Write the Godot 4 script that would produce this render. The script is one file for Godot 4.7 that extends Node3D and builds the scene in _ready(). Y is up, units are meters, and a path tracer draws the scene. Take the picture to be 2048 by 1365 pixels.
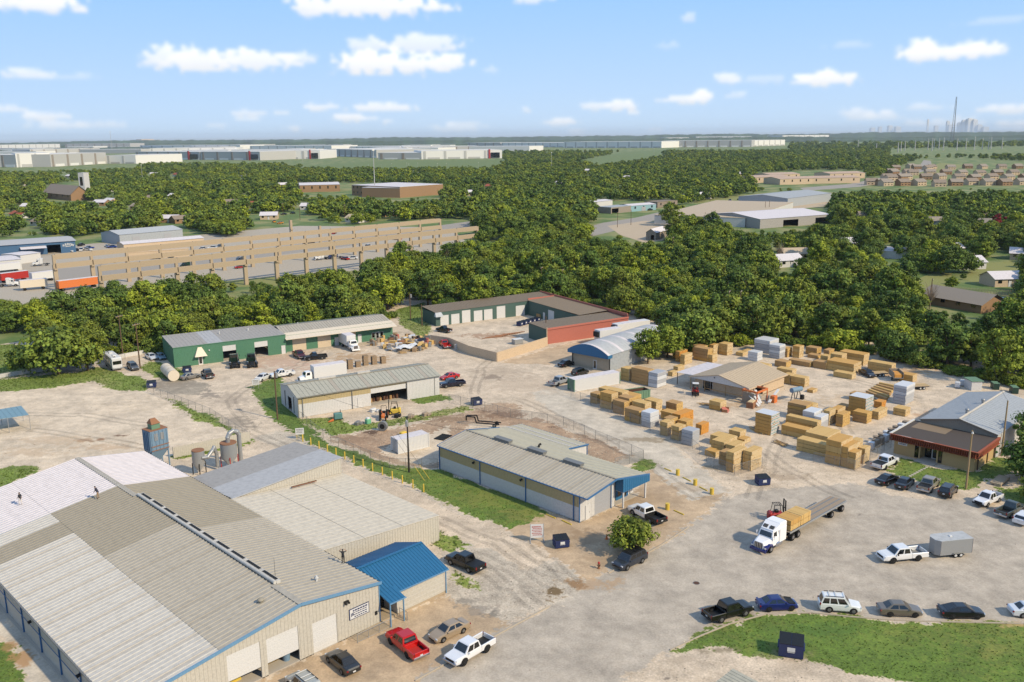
extends Node3D
# An industrial park seen from a drone: x runs along the streets' cross direction, z along the sheds; metres, y up.

const CAM_H := 53.0
const FOCAL := 1790.0        # in photo pixels (2048 wide)
var cam_r: Vector3
var cam_u: Vector3
var cam_f: Vector3
var taken := {}
var rng := RandomNumberGenerator.new()
var M := {}
var noise_tex := {}

class MB:
	var v := PackedVector3Array()
	var n := PackedVector3Array()
	var c := PackedColorArray()
	var t := Transform3D()
	var col := Color(1,1,1)
	var colored := false
	func vt(p: Vector3,nn: Vector3) -> void:
		v.append(t*p)
		n.append((t.basis*nn).normalized())
		if colored: c.append(col)
	func tri(a: Vector3,b: Vector3,d: Vector3) -> void:
		var nn := (b - a).cross(d - a).normalized()
		vt(a,nn);vt(d,nn);vt(b,nn)
	func quad(a: Vector3,b: Vector3,d: Vector3,e: Vector3) -> void:
		var nn := (d - a).cross(e - b).normalized()
		vt(a,nn);vt(d,nn);vt(b,nn)
		vt(a,nn);vt(e,nn);vt(d,nn)
	func bx(x0: float,y0: float,z0: float,x1: float,y1: float,z1: float) -> MB:
		var a := Vector3(x0,y0,z0);var b := Vector3(x1,y0,z0);var d := Vector3(x1,y0,z1);var e := Vector3(x0,y0,z1)
		var f := Vector3(x0,y1,z0);var g := Vector3(x1,y1,z0);var h := Vector3(x1,y1,z1);var i := Vector3(x0,y1,z1)
		quad(f,i,h,g);quad(a,b,d,e);quad(e,d,h,i);quad(b,a,f,g);quad(d,b,g,h);quad(a,e,i,f)
		return self
	func box(p: Vector3,s: Vector3) -> MB:
		return bx(p.x - s.x/2,p.y - s.y/2,p.z - s.z/2,p.x + s.x/2,p.y + s.y/2,p.z + s.z/2)
	func bevel(p: Vector3, s: Vector3, k: float) -> MB:   # a box with chamfered vertical and top edges
		var x := s.x/2;var z := s.z/2;var y0 := p.y - s.y/2;var y1 := p.y + s.y/2
		var lo := [];var hi := [];var tp := []
		for q in [[-x + k,-z],[x - k,-z],[x,-z + k],[x,z - k],[x - k,z],[-x + k,z],[-x,z - k],[-x,-z + k]]:
			lo.append(Vector3(p.x + q[0],y0,p.z + q[1]));hi.append(Vector3(p.x + q[0],y1 - k,p.z + q[1]))
			tp.append(Vector3(p.x + q[0]*(1 - k/x),y1,p.z + q[1]*(1 - k/z)))
		for i in 8:
			var j := (i + 1) % 8
			quad(lo[j],lo[i],hi[i],hi[j]);quad(hi[j],hi[i],tp[i],tp[j])
		for i in range(1,7): tri(tp[0],tp[i + 1],tp[i])
		for i in range(1,7): tri(lo[0],lo[i],lo[i + 1])
		return self
	func cyl(a: Vector3,b: Vector3,r0: float,r1: float,k := 10,caps := true) -> MB:
		var d := (b - a).normalized()
		var u := d.cross(Vector3.UP if absf(d.y) < 0.95 else Vector3.RIGHT).normalized();var w := d.cross(u)
		for i in k:
			var f0 := TAU*i/k;var f1 := TAU*(i + 1)/k
			var q0 := u*cos(f0) + w*sin(f0);var q1 := u*cos(f1) + w*sin(f1)
			vt(a + q0*r0,q0);vt(b + q1*r1,q1);vt(a + q1*r0,q1)
			vt(a + q0*r0,q0);vt(b + q0*r1,q0);vt(b + q1*r1,q1)
			if caps:
				vt(a,-d);vt(a + q0*r0,-d);vt(a + q1*r0,-d)
				vt(b,d);vt(b + q1*r1,d);vt(b + q0*r1,d)
		return self
	func tube(path: Array,r: float,k := 6) -> MB:
		for i in path.size() - 1: cyl(path[i],path[i + 1],r,r,k,i == 0 or i == path.size() - 2)
		return self
	func loft(rings: Array, capped := true) -> MB:        # rings of points, each counter-clockwise seen from the end of the loft
		var k: int = rings[0].size()
		for i in rings.size() - 1:
			for j in k: quad(rings[i][j],rings[i][(j + 1) % k],rings[i + 1][(j + 1) % k],rings[i + 1][j])
		if capped:
			for j in range(1,k - 1):
				tri(rings[0][0],rings[0][j + 1],rings[0][j])
				tri(rings[-1][0],rings[-1][j],rings[-1][j + 1])
		return self
	func ball(p: Vector3,r: Vector3,k := 8) -> MB:
		for i in k:
			for j in k:
				var q := []
				for e in [[i,j],[i + 1,j],[i + 1,j + 1],[i,j + 1]]:
					var th: float = PI*e[0]/k;var ph: float = TAU*e[1]/k
					q.append(Vector3(sin(th)*cos(ph),cos(th),sin(th)*sin(ph)))
				for e in [0,1,2,0,2,3]: vt(p + q[e]*r,q[e]/r)
		return self
	func prism(poly: Array, y0: float, y1: float) -> MB:   # poly of Vector2 (x, z)
		var pv := PackedVector2Array(poly)
		if not Geometry2D.is_polygon_clockwise(pv): pv.reverse()
		var ix := Geometry2D.triangulate_polygon(pv)
		for i in range(0,ix.size(),3):
			var a := pv[ix[i]];var b := pv[ix[i + 1]];var d := pv[ix[i + 2]]
			if (b - a).cross(d - a) > 0: var sw := b;b = d;d = sw
			tri(Vector3(a.x,y1,a.y),Vector3(b.x,y1,b.y),Vector3(d.x,y1,d.y))
			if y1 - y0 > 0.03: tri(Vector3(a.x,y0,a.y),Vector3(d.x,y0,d.y),Vector3(b.x,y0,b.y))
		for i in pv.size():
			var a := pv[i];var b := pv[(i + 1) % pv.size()]
			quad(Vector3(b.x,y0,b.y),Vector3(a.x,y0,a.y),Vector3(a.x,y1,a.y),Vector3(b.x,y1,b.y))
		return self
	func mesh(mat: Material,into: ArrayMesh = null) -> ArrayMesh:
		var m := into if into else ArrayMesh.new()
		if v.is_empty(): return m
		var a := [];a.resize(Mesh.ARRAY_MAX)
		a[Mesh.ARRAY_VERTEX] = v;a[Mesh.ARRAY_NORMAL] = n
		if colored: a[Mesh.ARRAY_COLOR] = c
		m.add_surface_from_arrays(Mesh.PRIMITIVE_TRIANGLES,a)
		m.surface_set_material(m.get_surface_count() - 1,mat)
		return m

func V(x: float,y: float,z: float) -> Vector3: return Vector3(x,y,z)

func numbered(called: String) -> String:
	var k: int = taken.get(called,0);taken[called] = k + 1
	return called if k == 0 else "%s_%03d" % [called,k]

func tag(o: Node,label: String,category: String,group := "",kind := "") -> Node:
	if label: o.set_meta("label",label)
	if category: o.set_meta("category",category)
	if group: o.set_meta("group",group)
	if kind: o.set_meta("kind",kind)
	return o

func thing(called: String,label: String,category: String,at := Vector3.ZERO,turn := 0.0,group := "") -> Node3D:
	var o := Node3D.new();o.name = numbered(called);add_child(o)
	o.position = at;o.rotation.y = turn
	tag(o,label,category,group)
	return o

func inst(called: String,mesh: Mesh,parent: Node) -> MeshInstance3D:
	var o := MeshInstance3D.new()
	o.name = numbered(called) if parent == self else called
	o.mesh = mesh
	parent.add_child(o,true)
	return o

func part(called: String,mb: MB,mat: Material,parent: Node) -> MeshInstance3D:
	return inst(called,mb.mesh(mat),parent)

func struct(called: String,mb: MB,mat: Material) -> MeshInstance3D:
	var o := inst(called,mb.mesh(mat),self)
	o.set_meta("kind","structure")
	return o

func copy_of(o: Node3D,at: Vector3,turn: float,label := "",group := "") -> Node3D:
	var d := o.duplicate();var nm := String(o.name)
	while nm.length() > 4 and nm[-4] == "_" and nm.right(3).is_valid_int(): nm = nm.left(-4)
	d.name = numbered(nm);add_child(d)
	d.position = at;d.rotation.y = turn
	if label: d.set_meta("label",label)
	if group: d.set_meta("group",group)
	return d

# a photo pixel is a direction; with the height of what it rests on it becomes a point
func ray(x: float,y: float) -> Vector3: return cam_f + cam_r*((x - 1024.0)/FOCAL) - cam_u*((y - 682.5)/FOCAL)
func gp(x: float,y: float,h := 0.0) -> Vector3:
	var d := ray(x,y);var s := (h - CAM_H)/d.y
	return V(d.x*s,h,d.z*s)
func g2(x: float,y: float) -> Vector2: var p := gp(x,y);return Vector2(p.x,p.z)
func to_px(p: Vector3) -> Vector2:
	var q := p - V(0,CAM_H,0);var z := q.dot(cam_f)
	return Vector2(1024.0 + FOCAL*q.dot(cam_r)/z,682.5 - FOCAL*q.dot(cam_u)/z) if z > 1 else Vector2(-9999,-9999)

func lin(r: float,g: float,b: float) -> Color: return Color(r,g,b).linear_to_srgb()

# plain material, sRGB colour; mottle names a noise texture that breaks up the surface
func mat(key: String,c: Color,rough := 0.8,metal := 0.0,mottle := "",scale := 0.3) -> StandardMaterial3D:
	if M.has(key): return M[key]
	var m := StandardMaterial3D.new()
	m.albedo_color = c;m.roughness = rough;m.metallic = metal
	if mottle:
		m.albedo_texture = noise_tex[mottle]
		m.uv1_triplanar = true;m.uv1_world_triplanar = true;m.uv1_scale = Vector3.ONE*scale
	M[key] = m
	return m

func make_noise(key: String,freq: float,oct: int,lo: float,hi: float,seed_: int,size := 512,kind := FastNoiseLite.TYPE_SIMPLEX_SMOOTH) -> void:
	var f := FastNoiseLite.new();f.seed = seed_;f.frequency = freq;f.fractal_octaves = oct;f.noise_type = kind
	var im := f.get_seamless_image(size,size)
	im.convert(Image.FORMAT_L8)
	var d := im.get_data();var o := PackedByteArray();o.resize(d.size()*3)
	for i in d.size():
		var q := int(255.0*clampf(lo + (hi - lo)*d[i]/255.0,0,1))
		o[i*3] = q;o[i*3 + 1] = q;o[i*3 + 2] = q
	noise_tex[key] = ImageTexture.create_from_image(Image.create_from_data(size,size,false,Image.FORMAT_RGB8,o))
	noise_tex[key + "_raw"] = d

func _ready() -> void:
	rng.seed = 7
	set_camera_and_light()
	make_materials()
	ground()
	buildings()
	vehicles()
	yard_things()
	midground()
	woods()
	far_things()

func set_camera_and_light() -> void:
	var yaw := deg_to_rad(44.9);var pitch := atan((682.5 - 272.0)/FOCAL);var roll := 0.0103
	var fh := V(sin(yaw),0,-cos(yaw));var r := V(cos(yaw),0,sin(yaw))
	cam_f = fh*cos(pitch) - V(0,1,0)*sin(pitch)
	var u := fh*sin(pitch) + V(0,1,0)*cos(pitch)
	cam_r = r*cos(roll) - u*sin(roll);cam_u = r*sin(roll) + u*cos(roll)
	var cam := Camera3D.new();cam.name = "camera";add_child(cam)
	cam.transform = Transform3D(Basis(cam_r,cam_u,-cam_f),V(0,CAM_H,0))
	cam.fov = rad_to_deg(2*atan(682.5/FOCAL));cam.far = 120000.0;cam.near = 0.5;cam.current = true
	var sun := DirectionalLight3D.new();sun.name = "sun";add_child(sun)
	var el := deg_to_rad(37.0)
	var to := V(0.19*cos(el),sin(el),0.982*cos(el)).normalized()
	sun.look_at_from_position(to*100.0,Vector3.ZERO)
	sun.light_energy = SUN;sun.light_color = Color(1.0,0.93,0.80);sun.light_angular_distance = 2.0;sun.shadow_enabled = true
	var env := Environment.new()
	env.tonemap_mode = Environment.TONE_MAPPER_LINEAR
	env.tonemap_exposure = EXPOSURE
	env.background_mode = Environment.BG_SKY
	env.sdfgi_enabled = true;env.ssao_enabled = true;env.ssil_enabled = true
	env.fog_enabled = true;env.fog_density = HAZE;env.fog_light_color = Color(0.84,0.90,0.97)
	var sky := Sky.new();var pm := PanoramaSkyMaterial.new()
	pm.panorama = ImageTexture.create_from_image(sky_image());sky.sky_material = pm
	env.sky = sky
	var we := WorldEnvironment.new();we.name = "world";we.environment = env;add_child(we)

const SUN := 1.42
const EXPOSURE := 1.18
const HAZE := 0.000036

# photo clouds: centre, half width, half height (photo pixels), how opaque
const CLOUDS := [
	[70,8,75,16,1.0],[620,12,30,26,.9],[735,12,130,22,1.0],[850,14,60,9,.8],
	[335,118,45,22,.8],[400,122,65,22,.95],[510,122,75,20,.9],[590,118,40,13,.7],
	[745,128,75,22,1.0],[830,130,60,18,.95],[890,128,45,18,.95],[740,92,42,14,.7],[845,90,75,18,.75],
	[55,148,38,9,.7],[150,154,40,5,.3],[15,218,22,5,.7],[88,234,40,8,.8],[120,252,45,7,.6],[200,250,45,7,.4],
	[500,228,28,8,.6],[560,226,20,5,.6],[498,240,24,5,.5],[640,215,30,7,.8],[765,216,62,9,.85],[698,236,32,8,.9],[742,239,16,4,.6],[778,245,12,4,.6],[590,258,20,4,.6],[430,253,25,4,.4],
	[920,258,50,9,.5],[925,248,25,5,.5],[985,140,14,6,.35],
	[1060,0,40,6,.7],[1380,36,14,7,.45],[1055,220,14,5,.6],[1195,213,32,8,.7],[1245,212,32,11,.9],[1268,226,12,4,.7],[1125,244,35,7,.85],[1155,265,14,6,.6],[1310,260,12,4,.5],
	[1365,199,38,8,.85],[1405,195,28,13,1.0],[1460,158,27,11,.75],[1520,160,48,9,.3],[1475,191,26,5,.4],[1600,162,20,8,.7],[1650,158,55,15,1.0],
	[1850,103,38,20,1.0],[1890,108,60,12,1.0],[1940,103,58,15,1.0],[1700,90,40,6,.25],[1720,228,42,9,.55],[1770,232,30,9,.5],[1855,215,40,6,.45],[1830,246,20,6,.5],[1880,247,28,7,.5],[1930,246,30,9,.6],[2010,219,45,8,.75],[2035,250,28,7,.7],[2000,42,60,6,.25],[1335,92,22,6,.25]]

func sky_image() -> Image:
	var w := 2048;var h := 1024
	var im := Image.create(w,h,false,Image.FORMAT_RGBF)
	var fz := FastNoiseLite.new();fz.seed = 5;fz.frequency = 0.055;fz.fractal_octaves = 5
	var wide := FastNoiseLite.new();wide.seed = 9;wide.frequency = 0.011;wide.fractal_octaves = 5
	var zen := Vector3(0.26,0.40,0.66);var mid := Vector3(0.315,0.545,0.89);var hor := Vector3(0.57,0.72,0.88)
	for y in h:
		var el := (0.5 - (y + 0.5)/h)*PI
		var s := maxf(0.0,sin(el))
		var base := hor.lerp(mid,clampf(pow(s/0.14,0.75),0,1)).lerp(zen,smoothstep(0.10,0.9,s))
		if el < -0.004: base = Vector3(0.30,0.31,0.28)
		im.fill_rect(Rect2i(0,y,w,1),Color(base.x,base.y,base.z))
		if el > 0.0 and el < 1.2:      # scattered fair-weather cloud everywhere the photograph does not look
			var seen := el < 0.185
			for x in w:
				var az := (x + 0.5)/w*TAU
				if seen and absf(wrapf(az - deg_to_rad(44.9),-PI,PI)) < 0.56: continue
				var k := clampf((wide.get_noise_2d(x*1.0,y*2.6 - 0.2*x) - 0.22)*3.4,0,1)
				if k > 0.0:
					var cc := base.lerp(Vector3(1.0,1.0,1.0),k*0.85)
					im.set_pixel(x,y,Color(cc.x,cc.y,cc.z))
	# the clouds of the photograph, each where it stands in the sky
	var cov := {}
	for q in CLOUDS:
		var d := ray(q[0],q[1]).normalized()
		var cx := atan2(d.x,-d.z)/TAU*w;var cy := (0.5 - asin(d.y)/PI)*h
		var rx: float = q[2]/FOCAL/TAU*w;var ry: float = q[3]/FOCAL/PI*h
		for y in range(int(cy - ry*1.7) - 1,int(cy + ry*1.5) + 2):
			for x in range(int(cx - rx*1.5) - 1,int(cx + rx*1.5) + 2):
				var dx := (x + 0.5 - cx)/rx;var dy := (y + 0.5 - cy)/ry
				if dy > 0: dy *= 1.25                # flatter undersides
				var e := sqrt(dx*dx + dy*dy) - 0.75*fz.get_noise_2d(x*3.6,y*6.0)
				var k: float = clampf((1.08 - e)/0.28,0,1)*q[4]
				if k <= 0: continue
				var key := y*w + x
				var lit := 0.88 + 0.10*clampf(-dy,-1,1)
				var old: Vector2 = cov.get(key,Vector2.ZERO)
				cov[key] = Vector2(1 - (1 - old.x)*(1 - k),maxf(old.y,lit))
	for key in cov:
		var x: int = posmod(key % w,w);var y: int = key/w
		if y < 0 or y >= h: continue
		var cb := im.get_pixel(x,y);var k: float = cov[key].x;var l: float = cov[key].y
		im.set_pixel(x,y,cb.lerp(Color(l*1.02,l*1.02,l*1.03),k*0.93))
	return im

# the base colour of a surface that shows as this sRGB (0..255) where sun and sky light it fully
func ph(r: float,g: float,b: float,k := 1.5) -> Color:
	var c := Color(r/255.0,g/255.0,b/255.0).srgb_to_linear()
	return Color(minf(c.r/k,0.86),minf(c.g/k,0.86),minf(c.b/k,0.86)).linear_to_srgb()

func make_materials() -> void:
	make_noise("fine",0.06,4,0.80,1.12,3)
	make_noise("soft",0.02,5,0.90,1.06,4)
	make_noise("streak",0.02,4,0.92,1.05,8)
	make_noise("warp",0.02,4,0.0,1.0,11)
	make_noise("blot",0.008,4,0.0,1.0,12)
	make_noise("grit",0.25,3,0.0,1.0,13)
	# metal roofs and walls
	mat("roof_light",ph(214,210,203),0.8,0.0,"soft",0.11)
	mat("roof_light2",ph(206,199,188),0.8,0.0,"soft",0.11)
	mat("roof_tan2",ph(183,175,161),0.8,0.0,"soft",0.11)
	mat("roof_tan",ph(189,182,169),0.8,0.0,"soft",0.11)
	mat("roof_dark",ph(170,162,146),0.8,0.0,"soft",0.13)
	mat("roof_white",ph(232,226,230),0.8,0.0,"soft",0.09)
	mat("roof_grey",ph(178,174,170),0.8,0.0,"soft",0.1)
	mat("roof_grey2",ph(192,193,196),0.8,0.0,"soft",0.1)
	mat("roof_cream",ph(224,214,196),0.8,0.0,"soft",0.1)
	mat("roof_brown",ph(140,124,104),0.8,0.0,"soft",0.13)
	mat("roof_grey_green",ph(186,184,170),0.8,0.0,"soft",0.1)
	mat("roof_sand",ph(206,186,158),0.8,0.0,"soft",0.15)
	mat("roof_sand_dark",ph(190,170,144),0.8,0.0,"soft",0.15)
	mat("wall_cream_dull",ph(200,186,164,1.6),0.6,0.0,"streak",0.25)
	mat("roof_galv",ph(196,200,204),0.8,0.0,"soft",0.1)
	mat("roof_steel",ph(178,184,190),0.8,0.0,"soft",0.12)
	mat("roof_blue",ph(38,112,160),0.55,0.0,"streak",0.2)
	mat("trim_blue",ph(58,116,170),0.45,0.0,"streak",0.4)
	mat("trim_blue_pale",ph(112,158,196),0.45,0.0,"streak",0.4)
	mat("wall_cream",ph(216,210,198,1.65),0.6,0.0,"streak",0.25)
	mat("wall_white",ph(232,230,228,1.6),0.6,0.0,"streak",0.25)
	mat("wall_tan",ph(206,186,140,1.65),0.6,0.0,"streak",0.25)
	mat("wall_green",ph(84,136,108,1.45),0.55,0.0,"streak",0.25)
	mat("wall_teal",ph(80,108,100,1.45),0.55,0.0,"streak",0.25)
	mat("wall_red",ph(206,122,104,1.6),0.6,0.0,"streak",0.25)
	mat("wall_sand",ph(226,200,168,1.6),0.7,0.0,"soft",0.2)
	mat("brick",ph(216,182,128,1.6),0.85,0.0,"fine",1.2)
	mat("door_white",ph(238,237,236,1.65),0.5,0.0,"streak",0.5)
	mat("door_grey",ph(186,188,194,1.65),0.5,0.0,"streak",0.5)
	mat("door_tan",ph(236,216,188,1.65),0.5,0.0,"streak",0.5)
	mat("concrete",ph(206,196,182),0.9,0.0,"fine",0.5)
	mat("concrete_old",ph(196,176,148),0.9,0.0,"fine",0.3)
	mat("kerb",ph(198,184,164),0.9,0.0,"fine",0.6)
	mat("dark",Color(0.045,0.045,0.05),0.8)
	mat("black",Color(0.03,0.03,0.033),0.6)
	mat("rubber",Color(0.035,0.035,0.035),0.9)
	mat("steel",Color(0.5,0.5,0.5),0.4,0.6)
	mat("galv",ph(186,188,190),0.45,0.4,"fine",0.8)
	mat("galv_dull",ph(150,150,148),0.55,0.3,"fine",0.8)
	mat("chrome",Color(0.7,0.7,0.72),0.2,0.9)
	mat("rust",ph(164,116,84),0.9,0.0,"fine",1.0)
	mat("rust_dark",ph(98,66,50),0.9,0.0,"fine",1.0)
	mat("yellow",ph(240,206,80),0.6,0.0,"fine",1.5)
	mat("orange",ph(238,130,60),0.6,0.0,"fine",0.9)
	mat("red",ph(196,44,36),0.5,0.0,"fine",0.9)
	mat("white",ph(240,240,240,1.6),0.5,0.0,"streak",0.5)
	mat("cream",ph(240,226,204),0.6,0.0,"streak",0.4)
	mat("navy",ph(34,52,104),0.5,0.0,"fine",0.8)
	mat("blue_faded",ph(128,158,184),0.6,0.0,"fine",0.5)
	mat("blue_carport",ph(128,164,180),0.5,0.0,"soft",0.2)
	mat("green_dark",ph(36,70,56),0.4,0.0,"fine",0.8)
	mat("green_pale",ph(120,158,130),0.6,0.0,"fine",0.8)
	mat("pole_wood",ph(112,88,66),0.9,0.0,"fine",1.0)
	mat("pole_pale",ph(178,152,112),0.9,0.0,"fine",1.0)
	mat("pole_black",ph(46,40,38),0.8,0.0,"fine",1.0)
	mat("shingle_red",ph(176,92,60),0.8,0.0,"fine",1.5)
	mat("shingle_grey",ph(168,156,142),0.9,0.0,"fine",0.8)
	mat("shingle_brown",ph(160,144,128),0.9,0.0,"fine",0.8)
	mat("tar",ph(86,76,70),0.9,0.0,"fine",0.5)
	mat("tar_pale",ph(150,130,106),0.9,0.0,"fine",0.5)
	var gl := mat("glass",Color(0.02,0.025,0.03),0.06);gl.metallic_specular = 0.9
	var lamp := mat("tail",Color(0.45,0.02,0.02),0.2);lamp.metallic_specular = 0.6
	mat("headlight",Color(0.75,0.76,0.78),0.1,0.3)
	# lumber
	mat("lumber",ph(236,196,124,1.55),0.8,0.0,"fine",0.9)
	mat("lumber_b",ph(228,178,98,1.55),0.8,0.0,"fine",0.9)
	mat("lumber_end",ph(246,218,170,1.6),0.85,0.0,"fine",2.5)
	mat("lumber_old",ph(206,164,108,1.55),0.85,0.0,"fine",0.9)
	mat("lumber_grey",ph(176,158,138,1.6),0.9,0.0,"fine",0.9)
	mat("lumber_orange",ph(240,170,78,1.6),0.8,0.0,"fine",0.9)
	mat("wrap",ph(236,238,242,1.6),0.4,0.0,"soft",0.9)
	mat("wrap_grey",ph(196,198,204,1.6),0.45,0.0,"soft",0.9)
	mat("wrap_print",ph(92,150,140),0.6)
	mat("pallet",ph(176,148,116),0.9,0.0,"fine",1.2)
	mat("skin",Color(0.72,0.52,0.42),0.6)

func paint(c: Color,metal := 0.25) -> StandardMaterial3D:
	var k := "paint%s%.2f" % [c.to_html(),metal]
	if M.has(k): return M[k]
	var m := mat(k,c,0.32,metal)
	m.clearcoat_enabled = true;m.clearcoat = 0.6;m.clearcoat_roughness = 0.12
	return m

const TX0 := 15.0
const TZ0 := -262.0
const TW := 210.0
const TH := 250.0
const TRES := 7.0     # texture pixels per metre
var near_mat: StandardMaterial3D
var class_map := PackedByteArray()
const CRES := 3.5     # class cells per metre
const CW := 735
const CH := 875

# ground covers: two colours (as they show in sun), how patchy, how gritty
var COVERS := {
	0: [[223, 204, 180], [208, 187, 160], 0.5, 0.18],    # sandy dirt
	1: [[196, 184, 168], [186, 172, 154], 0.35, 0.12],    # street
	2: [[206, 180, 148], [188, 162, 132], 0.8, 0.12],    # stained concrete apron
	3: [[100, 126, 42], [146, 144, 68], 0.9, 0.32],      # lawn
	4: [[176, 146, 118], [202, 178, 150], 1.1, 0.26],    # churned brown earth
	5: [[208, 195, 176], [194, 178, 158], 0.7, 0.22],    # gravel
	6: [[216, 204, 186], [204, 190, 170], 0.4, 0.12],    # pale concrete lane
	7: [[120, 140, 52], [176, 164, 112], 1.1, 0.40],     # weeds and long grass
	8: [[228, 210, 186], [216, 194, 164], 0.6, 0.14],    # bare sandy lot
	9: [[170, 158, 140], [190, 178, 160], 1.0, 0.22],    # worn asphalt
}

func poly_px(a: Array) -> PackedVector2Array:
	var o := PackedVector2Array()
	for i in range(0,a.size(),2): o.append(g2(a[i],a[i + 1]))
	return o

func fill_class(cls: int,p: PackedVector2Array) -> void:
	var lo := INF;var hi := -INF
	for q in p: lo = minf(lo,q.y);hi = maxf(hi,q.y)
	var r0 := maxi(0,int((lo - TZ0)*CRES));var r1 := mini(CH - 1,int((hi - TZ0)*CRES))
	for r in range(r0,r1 + 1):
		var z := TZ0 + (r + 0.5)/CRES;var xs := []
		for i in p.size():
			var a := p[i];var b := p[(i + 1) % p.size()]
			if (a.y <= z) != (b.y <= z): xs.append(a.x + (z - a.y)/(b.y - a.y)*(b.x - a.x))
		xs.sort()
		for i in range(0,xs.size() - 1,2):
			var c0 := clampi(int((xs[i] - TX0)*CRES),0,CW);var c1 := clampi(int((xs[i + 1] - TX0)*CRES),0,CW)
			for c in range(c0,c1): class_map[r*CW + c] = cls

func sheet(called: String,p: PackedVector2Array,y: float,m: Material,near := true) -> MeshInstance3D:
	var st := PackedVector3Array();var nn := PackedVector3Array();var uv := PackedVector2Array()
	var ix := Geometry2D.triangulate_polygon(p)
	for i in range(0,ix.size(),3):
		var a := p[ix[i]];var b := p[ix[i + 1]];var d := p[ix[i + 2]]
		if (b - a).cross(d - a) < 0: var sw := b;b = d;d = sw
		for q in [a,b,d]:
			st.append(V(q.x,y,q.y));nn.append(Vector3.UP);uv.append(Vector2((q.x - TX0)/TW,(q.y - TZ0)/TH) if near else q*0.02)
	var ar := [];ar.resize(Mesh.ARRAY_MAX);ar[Mesh.ARRAY_VERTEX] = st;ar[Mesh.ARRAY_NORMAL] = nn;ar[Mesh.ARRAY_TEX_UV] = uv
	var me := ArrayMesh.new();me.add_surface_from_arrays(Mesh.PRIMITIVE_TRIANGLES,ar);me.surface_set_material(0,m)
	var o := inst(called,me,self);o.set_meta("kind","structure")
	return o

const STREET := [780,1440,840,1352,986,1266,1060,1236,1143,1190,1211,1146,1304,1100,1380,1052,1462,993,1530,984,1620,972,1700,964,1755,984,1850,1000,1930,1003,1990,1022,2048,1048,2160,1100,2260,1170,2200,1240,2048,1247,1880,1243,1789,1240,1700,1233,1623,1225,1533,1228,1461,1247,1400,1272,1340,1300,1285,1334,1240,1362,1206,1382,1120,1440]
const LAWN_MID := [594,879,634,872,664,891,741,919,817,938,878,940,890,944,1096,1024,1060,1043,1015,1061,920,1020,840,986,821,968,758,947,681,914]
const LAWN_BRICK := [1797,916,1853,932,1890,940,1947,945,1987,917,2040,920,2030,945,1980,959,1938,981,1844,964,1797,956,1774,943,1783,933]
const LAWN_EAST := [1994,976,2048,974,2150,1000,2150,1040,2048,1010,2008,997]
const LAWN_SOUTH := [1340,1302,1400,1274,1461,1249,1533,1230,1623,1227,1700,1235,1789,1242,1880,1245,2048,1249,2200,1242,2200,1440,1900,1440,1820,1361,1699,1347,1617,1328,1513,1309,1433,1297,1380,1304]
const APRON_W := [430,1440,537,1356,757,1246,893,1190,1008,1252,986,1266,840,1352,780,1440]
const APRON_M := [1015,1062,1096,1024,1159,1048,1270,996,1282,952,1318,935,1455,990,1380,1050,1304,1098,1211,1144,1180,1165,1110,1112]
const LANE := [1060,786,1110,776,1200,820,1330,880,1462,985,1380,1002,1290,930,1190,870,1100,822]

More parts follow.
